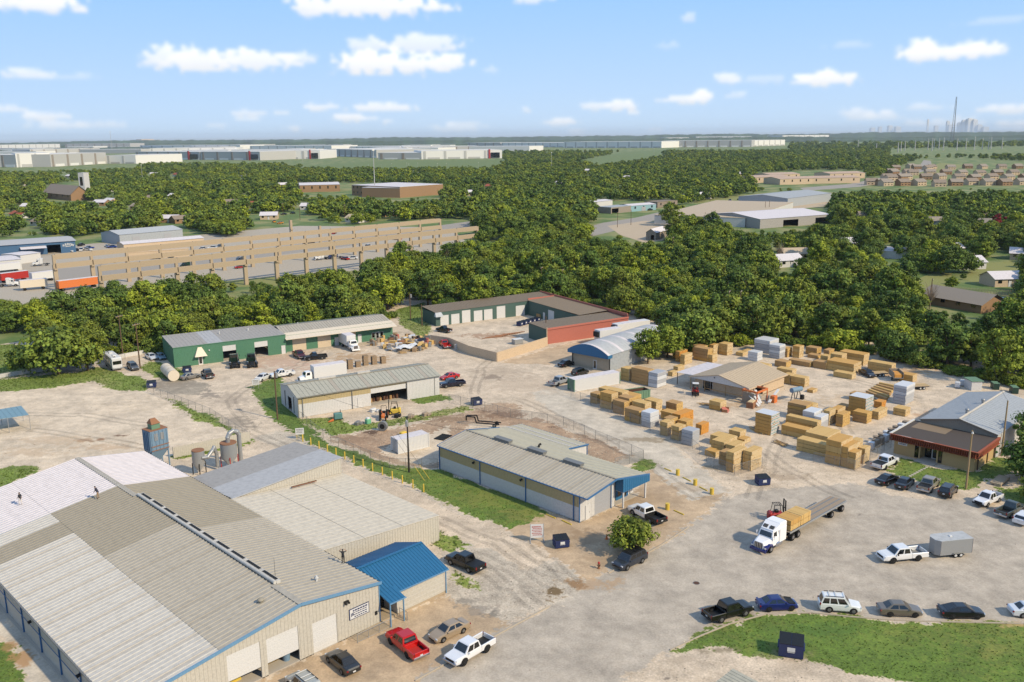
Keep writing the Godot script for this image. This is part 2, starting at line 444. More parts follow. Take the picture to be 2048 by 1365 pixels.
func ground() -> void:
	class_map.resize(CW*CH)
	var covers := [
		[8,[-60,800,0,770,180,764,245,783,292,779,370,826,500,885,370,960,290,930,0,975,-60,980]],
		[5,[500,880,560,860,640,900,760,955,1015,1064,1180,1166,1143,1190,1000,1255,893,1190,880,1060,690,960,560,900]],
		[0,[640,905,760,958,1015,1066,1110,1116,1060,1140,880,1060,700,965]],
		[4,[657,874,727,866,821,853,950,820,985,806,1040,808,1040,840,1077,836,1152,870,1275,905,1227,930,1168,920,1150,880,1000,850,938,848,880,935,816,935,741,914]],
		[8,[760,900,830,880,900,850,880,925,830,930,780,915]],
		[2,APRON_W],[2,APRON_M],[1,STREET],[6,LANE],
		[9,[300,770,345,750,420,770,400,790,330,790]],
		[3,LAWN_MID],[3,LAWN_BRICK],[3,LAWN_EAST],[3,LAWN_SOUTH],
		[3,[1255,935,1287,921,1318,933,1280,949]],
		[3,[500,775,560,750,575,800,597,836,640,868,600,880,575,862,540,835,515,805]],
		[3,[812,799,878,789,905,800,833,809]],
		[7,[597,838,680,838,700,850,774,842,845,828,938,811,943,821,860,838,786,853,662,872]],
		[7,[-60,766,70,752,156,745,195,734,231,745,292,760,296,780,245,784,214,775,178,764,83,778,-60,790]],
		[7,[278,736,300,722,350,735,380,748,365,762,320,760]],
		[6,[-40,1190,0,1217,130,1352,120,1400,60,1372,0,1262,-40,1230]],
		[3,[-40,1280,0,1289,21,1320,56,1372,60,1440,-80,1440]],
		[7,[-60,944,36,936,80,938,60,950,0,975,-60,980]],
		[7,[330,797,371,812,420,834,482,866,500,884,470,874,430,848,390,840,350,812]],
		[7,[345,912,420,896,500,880,500,888,420,906,350,922]],
		[7,[880,1062,905,1068,935,1090,900,1105,862,1092]],
		[7,[905,1140,930,1150,960,1175,945,1182,915,1165]],
		[7,[-60,690,60,690,110,740,60,752,-60,765]],
		[7,[790,620,850,605,862,660,850,680,800,650]],
		[2,[1125,690,1240,668,1260,690,1150,720,1100,730,1000,726]],
	]
	for c in covers: fill_class(c[0],poly_px(c[1]))
	# soaked-in oil, wet mud, worn earth, one painted tree shadow: centre, half sizes (photo pixels), colour, strength
	var blots := [[1112,1186,26,13,[120,96,62],.9],[1153,1168,18,9,[128,98,66],.85],[1190,1168,60,14,[196,156,112],.5],
		[420,790,22,8,[140,130,118],.7],[478,845,35,14,[158,146,130],.7],[460,800,40,14,[176,160,142],.5],[350,768,50,12,[150,138,122],.6],
		[720,715,60,10,[188,150,108],.7],[560,722,70,18,[204,166,142],.6],[640,735,60,12,[206,172,150],.5],
		[1000,745,60,14,[186,166,144],.5],[1050,770,90,20,[204,182,158],.5],[985,755,20,5,[140,124,108],.6],
		[1185,1075,45,18,[160,134,104],.55],[1200,1120,40,14,[172,146,116],.4],[1120,1060,40,14,[166,140,110],.4],[1290,1000,90,18,[176,150,118],.35],  # first blot paints the cast shadow of the small street tree
		[960,1220,30,12,[150,140,128],.6],[930,1205,25,10,[140,132,120],.6],[985,1230,20,6,[120,114,104],.6],
		[1380,975,60,10,[186,160,130],.4],[1560,955,70,8,[160,138,112],.4],[1580,1030,14,4,[120,108,96],.5],[1393,1166,6,2,[80,72,64],.8],[1335,1358,10,4,[110,100,90],.6],
		[1890,1180,8,2,[120,110,98],.5],[1640,1008,8,2,[110,100,92],.6],[1720,1030,6,2,[110,100,92],.5],[1560,1235,6,2,[150,130,110],.5],
		[45,1318,26,16,[190,146,100],.8],[20,1290,16,14,[186,142,98],.7],[200,880,14,3,[150,108,76],.8],[165,882,18,4,[160,120,86],.7],[240,872,12,2,[120,92,70],.8],[215,895,60,6,[206,172,138],.5],[120,880,80,10,[212,184,152],.5],[60,905,60,8,[206,178,146],.5],
		[1560,1312,50,10,[176,160,138],.5],[1440,1302,40,7,[150,136,110],.7],[1350,1320,40,8,[188,170,148],.6],[2030,1252,24,8,[206,172,122],.8],[1985,1305,30,16,[170,160,84],.4],[1760,1290,60,20,[134,156,60],.4],[1660,1260,60,14,[84,120,44],.5],[1560,1270,60,20,[92,124,44],.4],[1860,1270,60,12,[112,126,50],.4],
		[960,1000,50,16,[140,140,62],.5],[1040,1030,40,12,[150,142,72],.5],[1500,800,60,10,[204,176,140],.4],[1470,810,40,8,[190,156,116],.5],[1700,800,60,12,[206,176,138],.4],[1860,830,40,8,[196,150,110],.5],[1800,745,60,8,[210,160,110],.6],[1455,935,60,6,[150,130,100],.6],[1290,880,60,5,[150,132,104],.6],
		[1000,830,50,8,[130,100,76],.6],[900,838,60,8,[136,108,80],.6],[745,866,16,6,[90,66,48],.8],[1110,855,12,3,[96,66,48],.8],[700,880,40,8,[150,122,96],.6],[985,672,60,5,[140,92,60],.45],[820,905,30,8,[204,184,156],.6]]
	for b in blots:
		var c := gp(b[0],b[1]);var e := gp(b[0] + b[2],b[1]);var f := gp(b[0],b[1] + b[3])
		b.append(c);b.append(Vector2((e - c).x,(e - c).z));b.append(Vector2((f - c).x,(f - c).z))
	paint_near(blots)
	near_mat = StandardMaterial3D.new();near_mat.roughness = 0.92;near_mat.albedo_texture = near_tex
	M["near"] = near_mat
	# the land as one sheet to the horizon, with its own patchy green
	make_land()
	sheet("yard",PackedVector2Array([Vector2(TX0,TZ0),Vector2(TX0 + TW,TZ0),Vector2(TX0 + TW,TZ0 + TH),Vector2(TX0,TZ0 + TH)]),0.004,near_mat)
	sheet("street",poly_px(STREET),0.008,near_mat)
	for q in [["parking_apron",APRON_W],["parking_apron",APRON_M]]: sheet(q[0],poly_px(q[1]),0.012,near_mat)
	sheet("concrete_lane",poly_px(LANE),0.010,near_mat)
	for q in [LAWN_MID,LAWN_BRICK,LAWN_EAST,LAWN_SOUTH]: sheet("lawn",poly_px(q),0.014,near_mat)
	kerb([Vector2(49,-63.4),Vector2(62,-63.6),Vector2(69,-63.6)])
	kerb([Vector2(80,-63.8),Vector2(84,-63.6),Vector2(90,-63.6),Vector2(98,-64.2)])
	var arc := []
	for i in range(0,LAWN_SOUTH.size(),2):
		if i <= 18: arc.append(g2(LAWN_SOUTH[i],LAWN_SOUTH[i + 1]))
	kerb(arc)

func kerb(p: Array) -> void:
	var mb := MB.new()
	for i in p.size() - 1:
		var a := V(p[i].x,0,p[i].y);var b := V(p[i + 1].x,0,p[i + 1].y);var d := (b - a).normalized()
		var l := (b - a).length();var k := maxi(1,int(l/3.0))
		for j in k:
			mb.t = Transform3D(Basis(d.cross(Vector3.UP),Vector3.UP,-d),a + d*(l*(j + 0.5)/k))
			mb.bevel(V(0,0.06,0),V(0.17,0.13,l/k - 0.012),0.02)
	struct("kerb",mb,M.kerb)

var near_tex: ImageTexture

func paint_near(blots: Array) -> void:
	var w := int(TW*TRES);var h := int(TH*TRES)
	var warp: PackedByteArray = noise_tex["warp_raw"];var blot: PackedByteArray = noise_tex["blot_raw"];var grit: PackedByteArray = noise_tex["grit_raw"]
	var pal := PackedFloat32Array();pal.resize(256*8)
	for k in COVERS:
		var q: Array = COVERS[k]
		for i in 3: pal[k*8 + i] = Color8(q[0][0],q[0][1],q[0][2])[i];pal[k*8 + 3 + i] = Color8(q[1][0],q[1][1],q[1][2])[i]
		pal[k*8 + 6] = q[2];pal[k*8 + 7] = q[3]
	var out := PackedByteArray();out.resize(w*h*3)
	var sc := pow(1.0/1.5,1.0/2.2)
	for y in h:
		var wy := (y & 511)*512;var wy2 := ((y*5 + 77) & 511)*512;var by := ((y*2/3 + 31) & 511)*512;var by2 := ((y/5 + 9) & 511)*512
		for x in w:
			var a := warp[wy + (x & 511)];var b := warp[wy2 + ((x*5 + 191) & 511)]
			var cx := (x >> 1) + ((a - 128) >> 5) + ((b - 128) >> 6);var cy := (y >> 1) + ((b - 128) >> 5) - ((a - 128) >> 6)
			if cx < 0: cx = 0
			elif cx >= CW: cx = CW - 1
			if cy < 0: cy = 0
			elif cy >= CH: cy = CH - 1
			var k := class_map[cy*CW + cx]*8
			var t := (blot[by + ((x*2/3) & 511)]*0.6 + blot[by2 + ((x/5 + 200) & 511)]*0.4 - 85.0)/220.0*pal[k + 6] + (b - 128)/300.0
			if t < 0.0: t = 0.0
			elif t > 1.0: t = 1.0
			var g := (1.0 + (grit[((y*3) & 511)*512 + ((x*3) & 511)] - 128)/128.0*pal[k + 7] + (blot[((y*7 + 5) & 511)*512 + ((x*7) & 511)] - 128)/128.0*0.07 + (a - 128)/1400.0)*sc*255.0
			var o := (y*w + x)*3
			out[o] = clampi(int((pal[k] + (pal[k + 3] - pal[k])*t)*g),0,255)
			out[o + 1] = clampi(int((pal[k + 1] + (pal[k + 4] - pal[k + 1])*t)*g),0,255)
			out[o + 2] = clampi(int((pal[k + 2] + (pal[k + 5] - pal[k + 2])*t)*g),0,255)
	for b in blots:
		var c: Vector3 = b[6];var ex: Vector2 = b[7];var ey: Vector2 = b[8]
		var det := ex.x*ey.y - ex.y*ey.x
		var rx := absf(ex.x) + absf(ey.x);var rz := absf(ex.y) + absf(ey.y)
		for y in range(maxi(0,int((c.z - 1.4*rz - TZ0)*TRES)),mini(h,int((c.z + 1.4*rz - TZ0)*TRES))):
			for x in range(maxi(0,int((c.x - 1.4*rx - TX0)*TRES)),mini(w,int((c.x + 1.4*rx - TX0)*TRES))):
				var d := Vector2(TX0 + (x + 0.5)/TRES - c.x,TZ0 + (y + 0.5)/TRES - c.z)
				var u := (d.x*ey.y - d.y*ey.x)/det;var v := (ex.x*d.y - ex.y*d.x)/det
				var e := sqrt(u*u + v*v) + (warp[((y*3) & 511)*512 + ((x*3) & 511)] - 128)/150.0 + (grit[(y & 511)*512 + (x & 511)] - 128)/260.0
				var k: float = clampf((1.05 - e)*2.2,0,1)*b[5]
				if k <= 0: continue
				var o := (y*w + x)*3
				for i in 3: out[o + i] = int(lerpf(out[o + i],b[4][i]*sc,k))
	# wheel tracks worn into the dirt: polylines in photo pixels
	for tr in [[1010,1075,1090,1120,1150,1165],[700,965,860,1035,990,1085,1100,1150],[960,1140,1020,1175,1080,1215],[940,1110,1010,1135,1100,1185],[1040,800,1150,850,1300,930,1400,1000],[1430,880,1520,900,1600,950,1700,1000],[1600,800,1680,830,1700,870],[1480,830,1560,860,1540,940,1500,1000],[640,700,600,730,520,760,460,800,500,860,620,920],[1000,700,960,740,950,790],[60,860,200,880,330,900],[30,830,160,830,300,850],[1700,760,1780,780,1840,800]]:
		var pp := []
		for i in range(0,tr.size(),2): pp.append(g2(tr[i],tr[i + 1]))
		for i in pp.size() - 1:
			var a: Vector2 = pp[i];var b: Vector2 = pp[i + 1];var nr := (b - a).normalized().orthogonal()
			for s in int((b - a).length()*TRES):
				var f := s/((b - a).length()*TRES)
				for side in [-0.85,0.85]:
					for j in range(-2,3):
						var q: Vector2 = a.lerp(b,f) + nr*(side + j/TRES + 0.3*sin(f*5.0 + i))
						var x := int((q.x - TX0)*TRES);var y := int((q.y - TZ0)*TRES)
						if x < 0 or y < 0 or x >= w or y >= h: continue
						var k := 0.10*(grit[((y*2) & 511)*512 + ((x*2) & 511)]/128.0)
						var o := (y*w + x)*3
						for e in 3: out[o + e] = int(out[o + e]*(1 - k))
	near_tex = ImageTexture.create_from_image(Image.create_from_data(w,h,false,Image.FORMAT_RGB8,out))

func make_land() -> void:
	var f := FastNoiseLite.new();f.seed = 21;f.frequency = 0.012;f.fractal_octaves = 5
	var im := f.get_seamless_image(512,512);im.convert(Image.FORMAT_L8);var d := im.get_data()
	var o := PackedByteArray();o.resize(d.size()*3)
	for i in d.size():
		var t := clampf((d[i] - 90)/90.0,0,1);var c := ph(96,122,56).lerp(ph(150,150,96),t)
		o[i*3] = int(c.r*255);o[i*3 + 1] = int(c.g*255);o[i*3 + 2] = int(c.b*255)
	var m := StandardMaterial3D.new();m.roughness = 0.95
	m.albedo_texture = ImageTexture.create_from_image(Image.create_from_data(512,512,false,Image.FORMAT_RGB8,o))
	m.uv1_scale = V(0.3,0.3,0.3)
	M["land"] = m
	var p := PackedVector2Array()
	for i in 48: p.append(Vector2(cos(TAU*i/48),sin(TAU*i/48))*30000.0)
	sheet("ground",p,0.0,m,false)

# ---------- building helpers (local coordinates of the building's node) ----------
# a ribbed sheet-metal wall seen from outside with a on the left; top is a list of [along, height]; opens are [u0, u1, v0, v1]
func ribwall(parent: Node,called: String,m: Material,a: Vector2,b: Vector2,top: Array,opens := [],base := 0.0,period := 0.32,depth := 0.03) -> MeshInstance3D:
	var mb := MB.new();var L := (b - a).length();var d := (b - a)/L
	mb.t = Transform3D(Basis(V(d.x,0,d.y),Vector3.UP,V(-d.y,0,d.x)),V(a.x,0,a.y))
	var us := [0.0,L]
	for o in opens: us.append(clampf(o[0],0,L));us.append(clampf(o[1],0,L))
	for q in top: if q[0] > 0 and q[0] < L: us.append(q[0])
	us.sort()
	for i in us.size() - 1:
		var u0: float = us[i];var u1: float = us[i + 1]
		if u1 - u0 < 0.005: continue
		var um := (u0 + u1)/2;var segs := [];var lo := base;var cut := []
		for o in opens: if o[0] <= um and o[1] >= um: cut.append(o)
		cut.sort_custom(func(p,q): return p[2] < q[2])
		for o in cut:
			if o[2] - lo > 0.01: segs.append([lo,o[2]])
			lo = maxf(lo,o[3])
		segs.append([lo,-1.0])
		for s in segs:
			var k0 := int(floor(u0/period));var k1 := int(ceil(u1/period))
			for k in range(k0,k1):
				var e0 := maxf(u0,k*period);var e1 := minf(u1,(k + 1)*period - 0.07);var e2 := minf(u1,(k + 1)*period)
				var t0: float = s[1] if s[1] > 0 else _top(top,e0)
				if e1 > e0:
					var t1: float = s[1] if s[1] > 0 else _top(top,e1)
					mb.quad(V(e0,s[0],0),V(e1,s[0],0),V(e1,t1,0),V(e0,t0,0))
				e1 = maxf(e1,e0)
				if e2 > e1 and depth > 0.001:
					var t1: float = s[1] if s[1] > 0 else _top(top,e1)
					var t2: float = s[1] if s[1] > 0 else _top(top,e2)
					mb.quad(V(e1,s[0],0),V(e1 + 0.015,s[0],depth),V(e1 + 0.015,t1,depth),V(e1,t1,0))
					mb.quad(V(e1 + 0.015,s[0],depth),V(e2 - 0.015,s[0],depth),V(e2 - 0.015,t2,depth),V(e1 + 0.015,t1,depth))
					mb.quad(V(e2 - 0.015,s[0],depth),V(e2,s[0],0),V(e2,t2,0),V(e2 - 0.015,t2,depth))
				elif e2 > e1:
					mb.quad(V(e1,s[0],0),V(e2,s[0],0),V(e2,s[1] if s[1] > 0 else _top(top,e2),0),V(e1,s[1] if s[1] > 0 else _top(top,e1),0))
	# reveals of the openings
	for o in opens:
		var dd := -0.16
		mb.quad(V(o[0],o[2],0),V(o[0],o[3],0),V(o[0],o[3],dd),V(o[0],o[2],dd))
		mb.quad(V(o[1],o[2],dd),V(o[1],o[3],dd),V(o[1],o[3],0),V(o[1],o[2],0))
		mb.quad(V(o[0],o[3],0),V(o[1],o[3],0),V(o[1],o[3],dd),V(o[0],o[3],dd))
	return part(called,mb,m,parent)

func _top(top: Array,u: float) -> float:
	for i in top.size() - 1:
		if u <= top[i + 1][0] + 0.0001:
			return lerpf(top[i][1],top[i + 1][1],clampf((u - top[i][0])/(top[i + 1][0] - top[i][0]),0,1))
	return top[-1][1]

# roof sheets laid side by side: o is the low left corner seen from outside, u runs along the eave, s up the slope
func roof(parent: Node,called: String,o: Vector3,u: Vector3,s: Vector3,pw: float,mats: Callable,rib := 0.08,ribw := 0.16) -> Node3D:
	var n := maxi(1,int(round(u.length()/pw)));var w := u.length()/n;var S := s.length()
	var nd := Node3D.new();nd.name = called;parent.add_child(nd,true)
	var bas := Basis(u.normalized(),u.cross(s).normalized(),-s.normalized());var made := {}
	for i in n:
		var mk: String = mats.call((i + 0.5)/n)
		if not made.has(mk):
			var mb := MB.new()
			mb.bx(0,-0.03,-S,w - 0.004,0,0)
			if rib > 0:
				var g := 0.02
				mb.loft([[V(0.01,0,0),V(ribw,0,0),V(ribw - g,rib,0),V(0.01 + g,rib,0)],[V(0.01,0,-S),V(ribw,0,-S),V(ribw - g,rib,-S),V(0.01 + g,rib,-S)]].map(func(r): return [r[3],r[2],r[1],r[0]]))
			made[mk] = mb.mesh(M[mk])
		var p := inst("roof_panel",made[mk],nd)
		p.transform = Transform3D(bas,o + u*(float(i)/n))
	return nd

func one(k: String) -> Callable: return func(_f): return k

# boxes strung along a line: trims, gutters, rails
func beam(mb: MB,a: Vector3,b: Vector3,w: float,h: float) -> void:
	var d := (b - a).normalized();var sd := d.cross(Vector3.UP)
	if sd.length() < 0.01: sd = Vector3.RIGHT
	sd = sd.normalized();var keep := mb.t
	mb.t = mb.t*Transform3D(Basis(sd,sd.cross(d).normalized(),-d),(a + b)/2)
	mb.box(Vector3.ZERO,V(w,h,(b - a).length()));mb.t = keep

func bar(parent: Node,called: String,m: Material,a: Vector3,b: Vector3,w: float,h: float) -> MeshInstance3D:
	var mb := MB.new();beam(mb,a,b,w,h);return part(called,mb,m,parent)

# a sectional door in an opening: a on the left seen from outside, from v0 up to v1; open doors leave v0 above the floor
func shutter(parent: Node,m: Material,a: Vector2,b: Vector2,v0: float,v1: float,back := 0.08) -> void:
	var d := (b - a).normalized();var L := (b - a).length()
	var nd := Node3D.new();nd.name = "garage_door";parent.add_child(nd,true)
	nd.transform = Transform3D(Basis(V(d.x,0,d.y),Vector3.UP,V(-d.y,0,d.x)),V(a.x,0,a.y))
	var k := maxi(1,int(round((v1 - v0)/0.6)));var hh := (v1 - v0)/k
	var mb := MB.new()
	mb.bevel(V(L/2,hh/2,0),V(L - 0.03,hh - 0.012,0.05),0.012)
	for e in 3: mb.bx(0.06,hh*(0.22 + 0.25*e),0.0,L - 0.06,hh*(0.28 + 0.25*e),0.032)
	var me := mb.mesh(m)
	for i in k:
		var p := inst("door_panel",me,nd);p.position = V(0,v0 + i*hh,-back)

func door(parent: Node,m: Material,a: Vector2,b: Vector2,h: float,glass := false) -> void:
	var d := (b - a).normalized();var L := (b - a).length();var mb := MB.new()
	var t := Transform3D(Basis(V(d.x,0,d.y),Vector3.UP,V(-d.y,0,d.x)),V(a.x,0,a.y))
	mb.t = t;mb.bx(0,0,0.02,L,h,0.075)
	mb.bx(-0.06,0,0.02,-0.002,h + 0.06,0.1);mb.bx(L + 0.002,0,0.02,L + 0.06,h + 0.06,0.1);mb.bx(0,h + 0.002,0.02,L,h + 0.06,0.1)
	var o := part("door",mb,m,parent)
	mb = MB.new();mb.t = t;mb.box(V(L - 0.1,1.0,0.1),V(0.04,0.12,0.06));part("handle",mb,M.steel,o)
	if glass:
		mb = MB.new();mb.t = t;mb.bx(0.1,0.25,0.077,L - 0.16,h - 0.12,0.085);part("pane",mb,M.glass,o)

func window(parent: Node,a: Vector2,b: Vector2,v0: float,v1: float,frame: Material) -> void:
	var d := (b - a).normalized();var L := (b - a).length();var mb := MB.new()
	var t := Transform3D(Basis(V(d.x,0,d.y),Vector3.UP,V(-d.y,0,d.x)),V(a.x,0,a.y));mb.t = t
	mb.bx(-0.06,v0 - 0.06,0.01,L + 0.06,v0,0.07);mb.bx(-0.06,v1,0.01,L + 0.06,v1 + 0.06,0.07)
	mb.bx(-0.06,v0 + 0.001,0.01,0,v1 - 0.001,0.07);mb.bx(L,v0 + 0.001,0.01,L + 0.06,v1 - 0.001,0.07)
	var o := part("window",mb,frame,parent)
	mb = MB.new();mb.t = t;mb.bx(0,v0,0.012,L,v1,0.04);part("pane",mb,M.glass,o)

func rebase(t: Node3D,p: Vector3) -> void:
	for ch in t.get_children(): ch.position -= p
	t.position = p

func text_on(parent: Node,called: String,txt: String,size: float,m: Material,at: Vector3,turn: float,bold := true) -> MeshInstance3D:
	var tm := TextMesh.new();tm.text = txt;tm.font_size = 32;tm.pixel_size = size/32.0;tm.depth = 0.01;tm.curve_step = 4.0
	var f := SystemFont.new();f.font_names = PackedStringArray(["Droid Sans"]);f.font_weight = 700 if bold else 400;tm.font = f
	tm.material = m
	var o := MeshInstance3D.new();o.name = called;o.mesh = tm;parent.add_child(o,true)
	o.position = at;o.rotation.y = turn
	return o

# print too small to read in the photograph: rows of word-length marks
func print_lines(parent: Node,w: float,h: float,rows: int,at: Vector3,m: Material = null) -> void:
	for r in rows:
		var mb := MB.new();var x := -w/2 + w*(0.10 if r % 2 else 0.02);var y := h*(0.5 - (r + 0.5)/rows);var bh := h/rows*(0.34 if r == 0 else 0.22)
		while x < w*0.40:
			var l := rng.randf_range(0.05,0.16)*w
			mb.bx(at.x + x,at.y + y - bh,at.z,at.x + minf(x + l,w/2),at.y + y + bh,at.z + 0.008);x += l + 0.035*w
		part("lettering",mb,m if m else M.navy,parent)

func buildings() -> void:
	warehouse();mid_building();long_shed();green_building();storage();arch_building();brick_office();lumber_office();small_structures()

func warehouse() -> void:
	var t := thing("warehouse","huge warehouse with two-tone ribbed roof, cream walls and three roll-up doors","warehouse")
	var x0 := 24.7;var x1 := 53.2;var zf := -74.8;var zb := -136.2;var xr := 43.4
	var gt := [[0.0,3.72],[xr - x0,6.38],[x1 - x0,4.95]]
	ribwall(t,"front_wall",M.wall_cream,Vector2(x0,zf),Vector2(x1,zf),gt,[[19.93,22.94,0,3.55],[14.6,18.25,0,4.05],[10.3,13.9,0,4.15]],0.0,0.42)
	ribwall(t,"side_wall",M.wall_cream,Vector2(x0,zb),Vector2(x0,zf),[[0.0,3.70],[61.4,3.70]],[],0.0,0.42)
	ribwall(t,"side_wall",M.wall_cream,Vector2(x1,zf),Vector2(x1,zb),[[0.0,4.93],[61.4,4.93]],[],0.0,0.9)
	ribwall(t,"rear_wall",M.wall_cream,Vector2(x1,zb),Vector2(x0,zb),[[0.0,4.95],[x1 - xr,6.38],[x1 - x0,3.72]],[],0.0,0.9)
	var mb := MB.new();mb.bx(x0 - 0.35,0.005,zb,x1,0.09,zf);part("floor_slab",mb,M.concrete,t)
	# left slope in two courses of sheets, the far part coated white
	var xm := 34.3;var hm := 3.7 + (xm - 24.5)*(2.72/18.9)
	var lower := func(f): var z: float = -136.4 + 61.8*f;return "roof_white" if z < -120.7 else ("roof_light" if z < -117 else ("roof_dark" if z < -112.5 else ("roof_light" if fmod(f*53,1.0) > 0.25 else "roof_light2")))
	var upper := func(f): var z: float = -136.4 + 61.8*f;return "roof_white" if z < -120.7 else ("roof_dark" if z < -103 else ("roof_tan" if fmod(f*37,1.0) > 0.12 else "roof_tan2"))
	roof(t,"roof_slope",V(24.5,3.72,-136.4),V(0,0,61.8),V(xm - 24.5 + 0.15,hm - 3.7 + 0.02,0),0.69,lower)
	roof(t,"roof_slope",V(xm,hm + 0.06,-136.4),V(0,0,61.8),V(xr - xm,6.42 - hm,0),0.69,upper)
	var right := func(f): var z: float = -74.6 - 61.8*f;return "roof_white" if z < -120.7 else ("roof_tan" if z > -100 else "roof_dark")
	roof(t,"roof_slope",V(53.4,4.97,-74.6),V(0,0,-61.8),V(-10.0,1.5,0),0.69,right)
	bar(t,"ridge_cap",M.roof_tan,V(xr,6.52,-80),V(xr,6.52,-74.6),0.7,0.05);bar(t,"ridge_cap",M.roof_tan,V(xr,6.52,-136.4),V(xr,6.52,-115.2),0.7,0.05)
	for i in 10:      # the ridge ventilator, section by section
		var z := -115.0 + i*3.5;mb = MB.new()
		mb.cyl(V(43.62,6.72,z),V(43.62,6.72,z + 3.47),0.2,0.2,10);mb.bx(43.84,6.45,z + 0.02,44.3,6.8,z + 3.45)
		var o := part("ridge_vent",mb,M.roof_light,t)
		mb = MB.new();mb.bx(43.88,6.8,z + 0.3,44.22,6.83,z + 3.1);part("louvre",mb,M.dark,o)
	bar(t,"rake_trim",M.trim_blue_pale,V(24.35,3.62,zf + 0.25),V(xr,6.36,zf + 0.25),0.12,0.32);bar(t,"rake_trim",M.trim_blue_pale,V(xr,6.36,zf + 0.25),V(53.5,4.92,zf + 0.25),0.12,0.32)
	for z in [-131.0,-125,-119,-113,-107.4,-101.6,-95.8,-90.0,-84.2,-78.4]:
		bar(t,"pilaster",M.trim_blue,V(24.62,0,z),V(24.62,3.66,z),0.16,0.12)
	bar(t,"gutter",M.galv_dull,V(24.42,3.62,-136.4),V(24.42,3.62,-74.6),0.14,0.14)
	bar(t,"gutter",M.dark,V(53.48,4.86,-74.6),V(53.48,4.86,-136.4),0.14,0.14)
	bar(t,"corner_trim",M.trim_blue_pale,V(53.27,0,zf),V(53.27,4.9,zf),0.12,0.12)
	bar(t,"conduit",M.trim_blue,V(24.5,2.5,-110),V(24.5,2.0,-78),0.06,0.06)
	bar(t,"roof_edge_trim",M.white,V(24.5,3.86,-120.7),V(xr,6.56,-120.7),0.1,0.04)
	shutter(t,M.door_white,Vector2(44.63,zf),Vector2(47.64,zf),0.02,3.55)
	shutter(t,M.door_white,Vector2(39.3,zf),Vector2(42.95,zf),1.35,4.05)
	shutter(t,M.door_white,Vector2(35.0,zf),Vector2(38.6,zf),1.3,4.15)
	for z in [-98.0,-84.0]:
		mb = MB.new();mb.cyl(V(24.55,2.9,z),V(24.2,2.8,z),0.16,0.2,8);part("wall_lamp",mb,M.dark,t)
	mb = MB.new();mb.bx(48.6,4.35,zf + 0.02,49.2,4.5,zf + 0.2);mb.bevel(V(48.7,4.3,zf + 0.3),V(0.22,0.2,0.25),0.04);mb.bevel(V(49.1,4.3,zf + 0.3),V(0.22,0.2,0.25),0.04);part("wall_lamp",mb,M.dark,t)
	mb = MB.new();mb.bx(52.6,1.3,zf + 0.03,52.85,1.7,zf + 0.16);part("meter_box",mb,M.dark,t)
	var vp := V(47.8,5.7,-78.6);mb = MB.new();mb.cyl(vp,vp + V(0,0.5,0),0.12,0.12,8);mb.cyl(vp + V(0,0.5,0),vp + V(0,0.75,0),0.28,0.1,8);part("roof_vent",mb,M.white,t)
	vp = V(40.9,6.05,-78.3);mb = MB.new();mb.cyl(vp,vp + V(0,0.25,0),0.2,0.2,8);mb.ball(vp + V(0,0.4,0),V(0.38,0.22,0.38),8);part("roof_vent",mb,M.roof_dark,t)
	mb = MB.new();mb.cyl(V(44.5,6.2,-81.5),V(44.5,8.8,-81.5),0.025,0.015,5);part("antenna",mb,M.dark,t)
	rebase(t,V(39,0,-105))
	# the name board
	var s := thing("wall_sign","white company sign with blue border on the cream warehouse front","sign",V(50.5,2.0,zf + 0.04))
	mb = MB.new();mb.bx(-1.3,0,0,1.3,1.28,0.05);part("border",mb,M.navy,s)
	mb = MB.new();mb.bx(-1.22,0.08,0.05,1.22,1.2,0.07);part("board",mb,M.white,s)
	print_lines(s,2.0,1.0,4,V(0.12,0.62,0.075))
	mb = MB.new()
	for i in 3: mb.bx(-1.08 + i*0.12,0.35 + 0.1*i,0.07,-1.0 + i*0.12,0.75 + 0.05*i,0.085)
	part("emblem",mb,M.navy,s)
	# things inside the open bays
	for q in [[36.2,-76.6,"yellow","yellow pallet jack inside the open loading bay"],[40.6,-77.0,"lumber","loose boards stacked inside the half-open bay"]]:
		var c := thing("crate",q[3],"goods",V(q[0],0.09,q[1]))
		mb = MB.new();mb.bevel(V(0,0.3,0),V(1.6,0.6,1.0),0.04);part("box",mb,M[q[2]],c)
		mb = MB.new();mb.bevel(V(0.1,0.75,0.1),V(1.0,0.3,0.7),0.04);part("top_box",mb,M.lumber_old,c)
	var bn := thing("plastic_tank","blue plastic tank standing in the open bay","tank",V(42.0,0.09,-75.9))
	mb = MB.new();mb.cyl(V(0,0,0),V(0,1.0,0),0.38,0.42,12);part("body",mb,M.blue_faded,bn)
	mb = MB.new();mb.cyl(V(0,1.0,0),V(0,1.08,0),0.3,0.2,12);part("lid",mb,M.blue_faded,bn)
	grey_annex();cream_annex();blue_office()

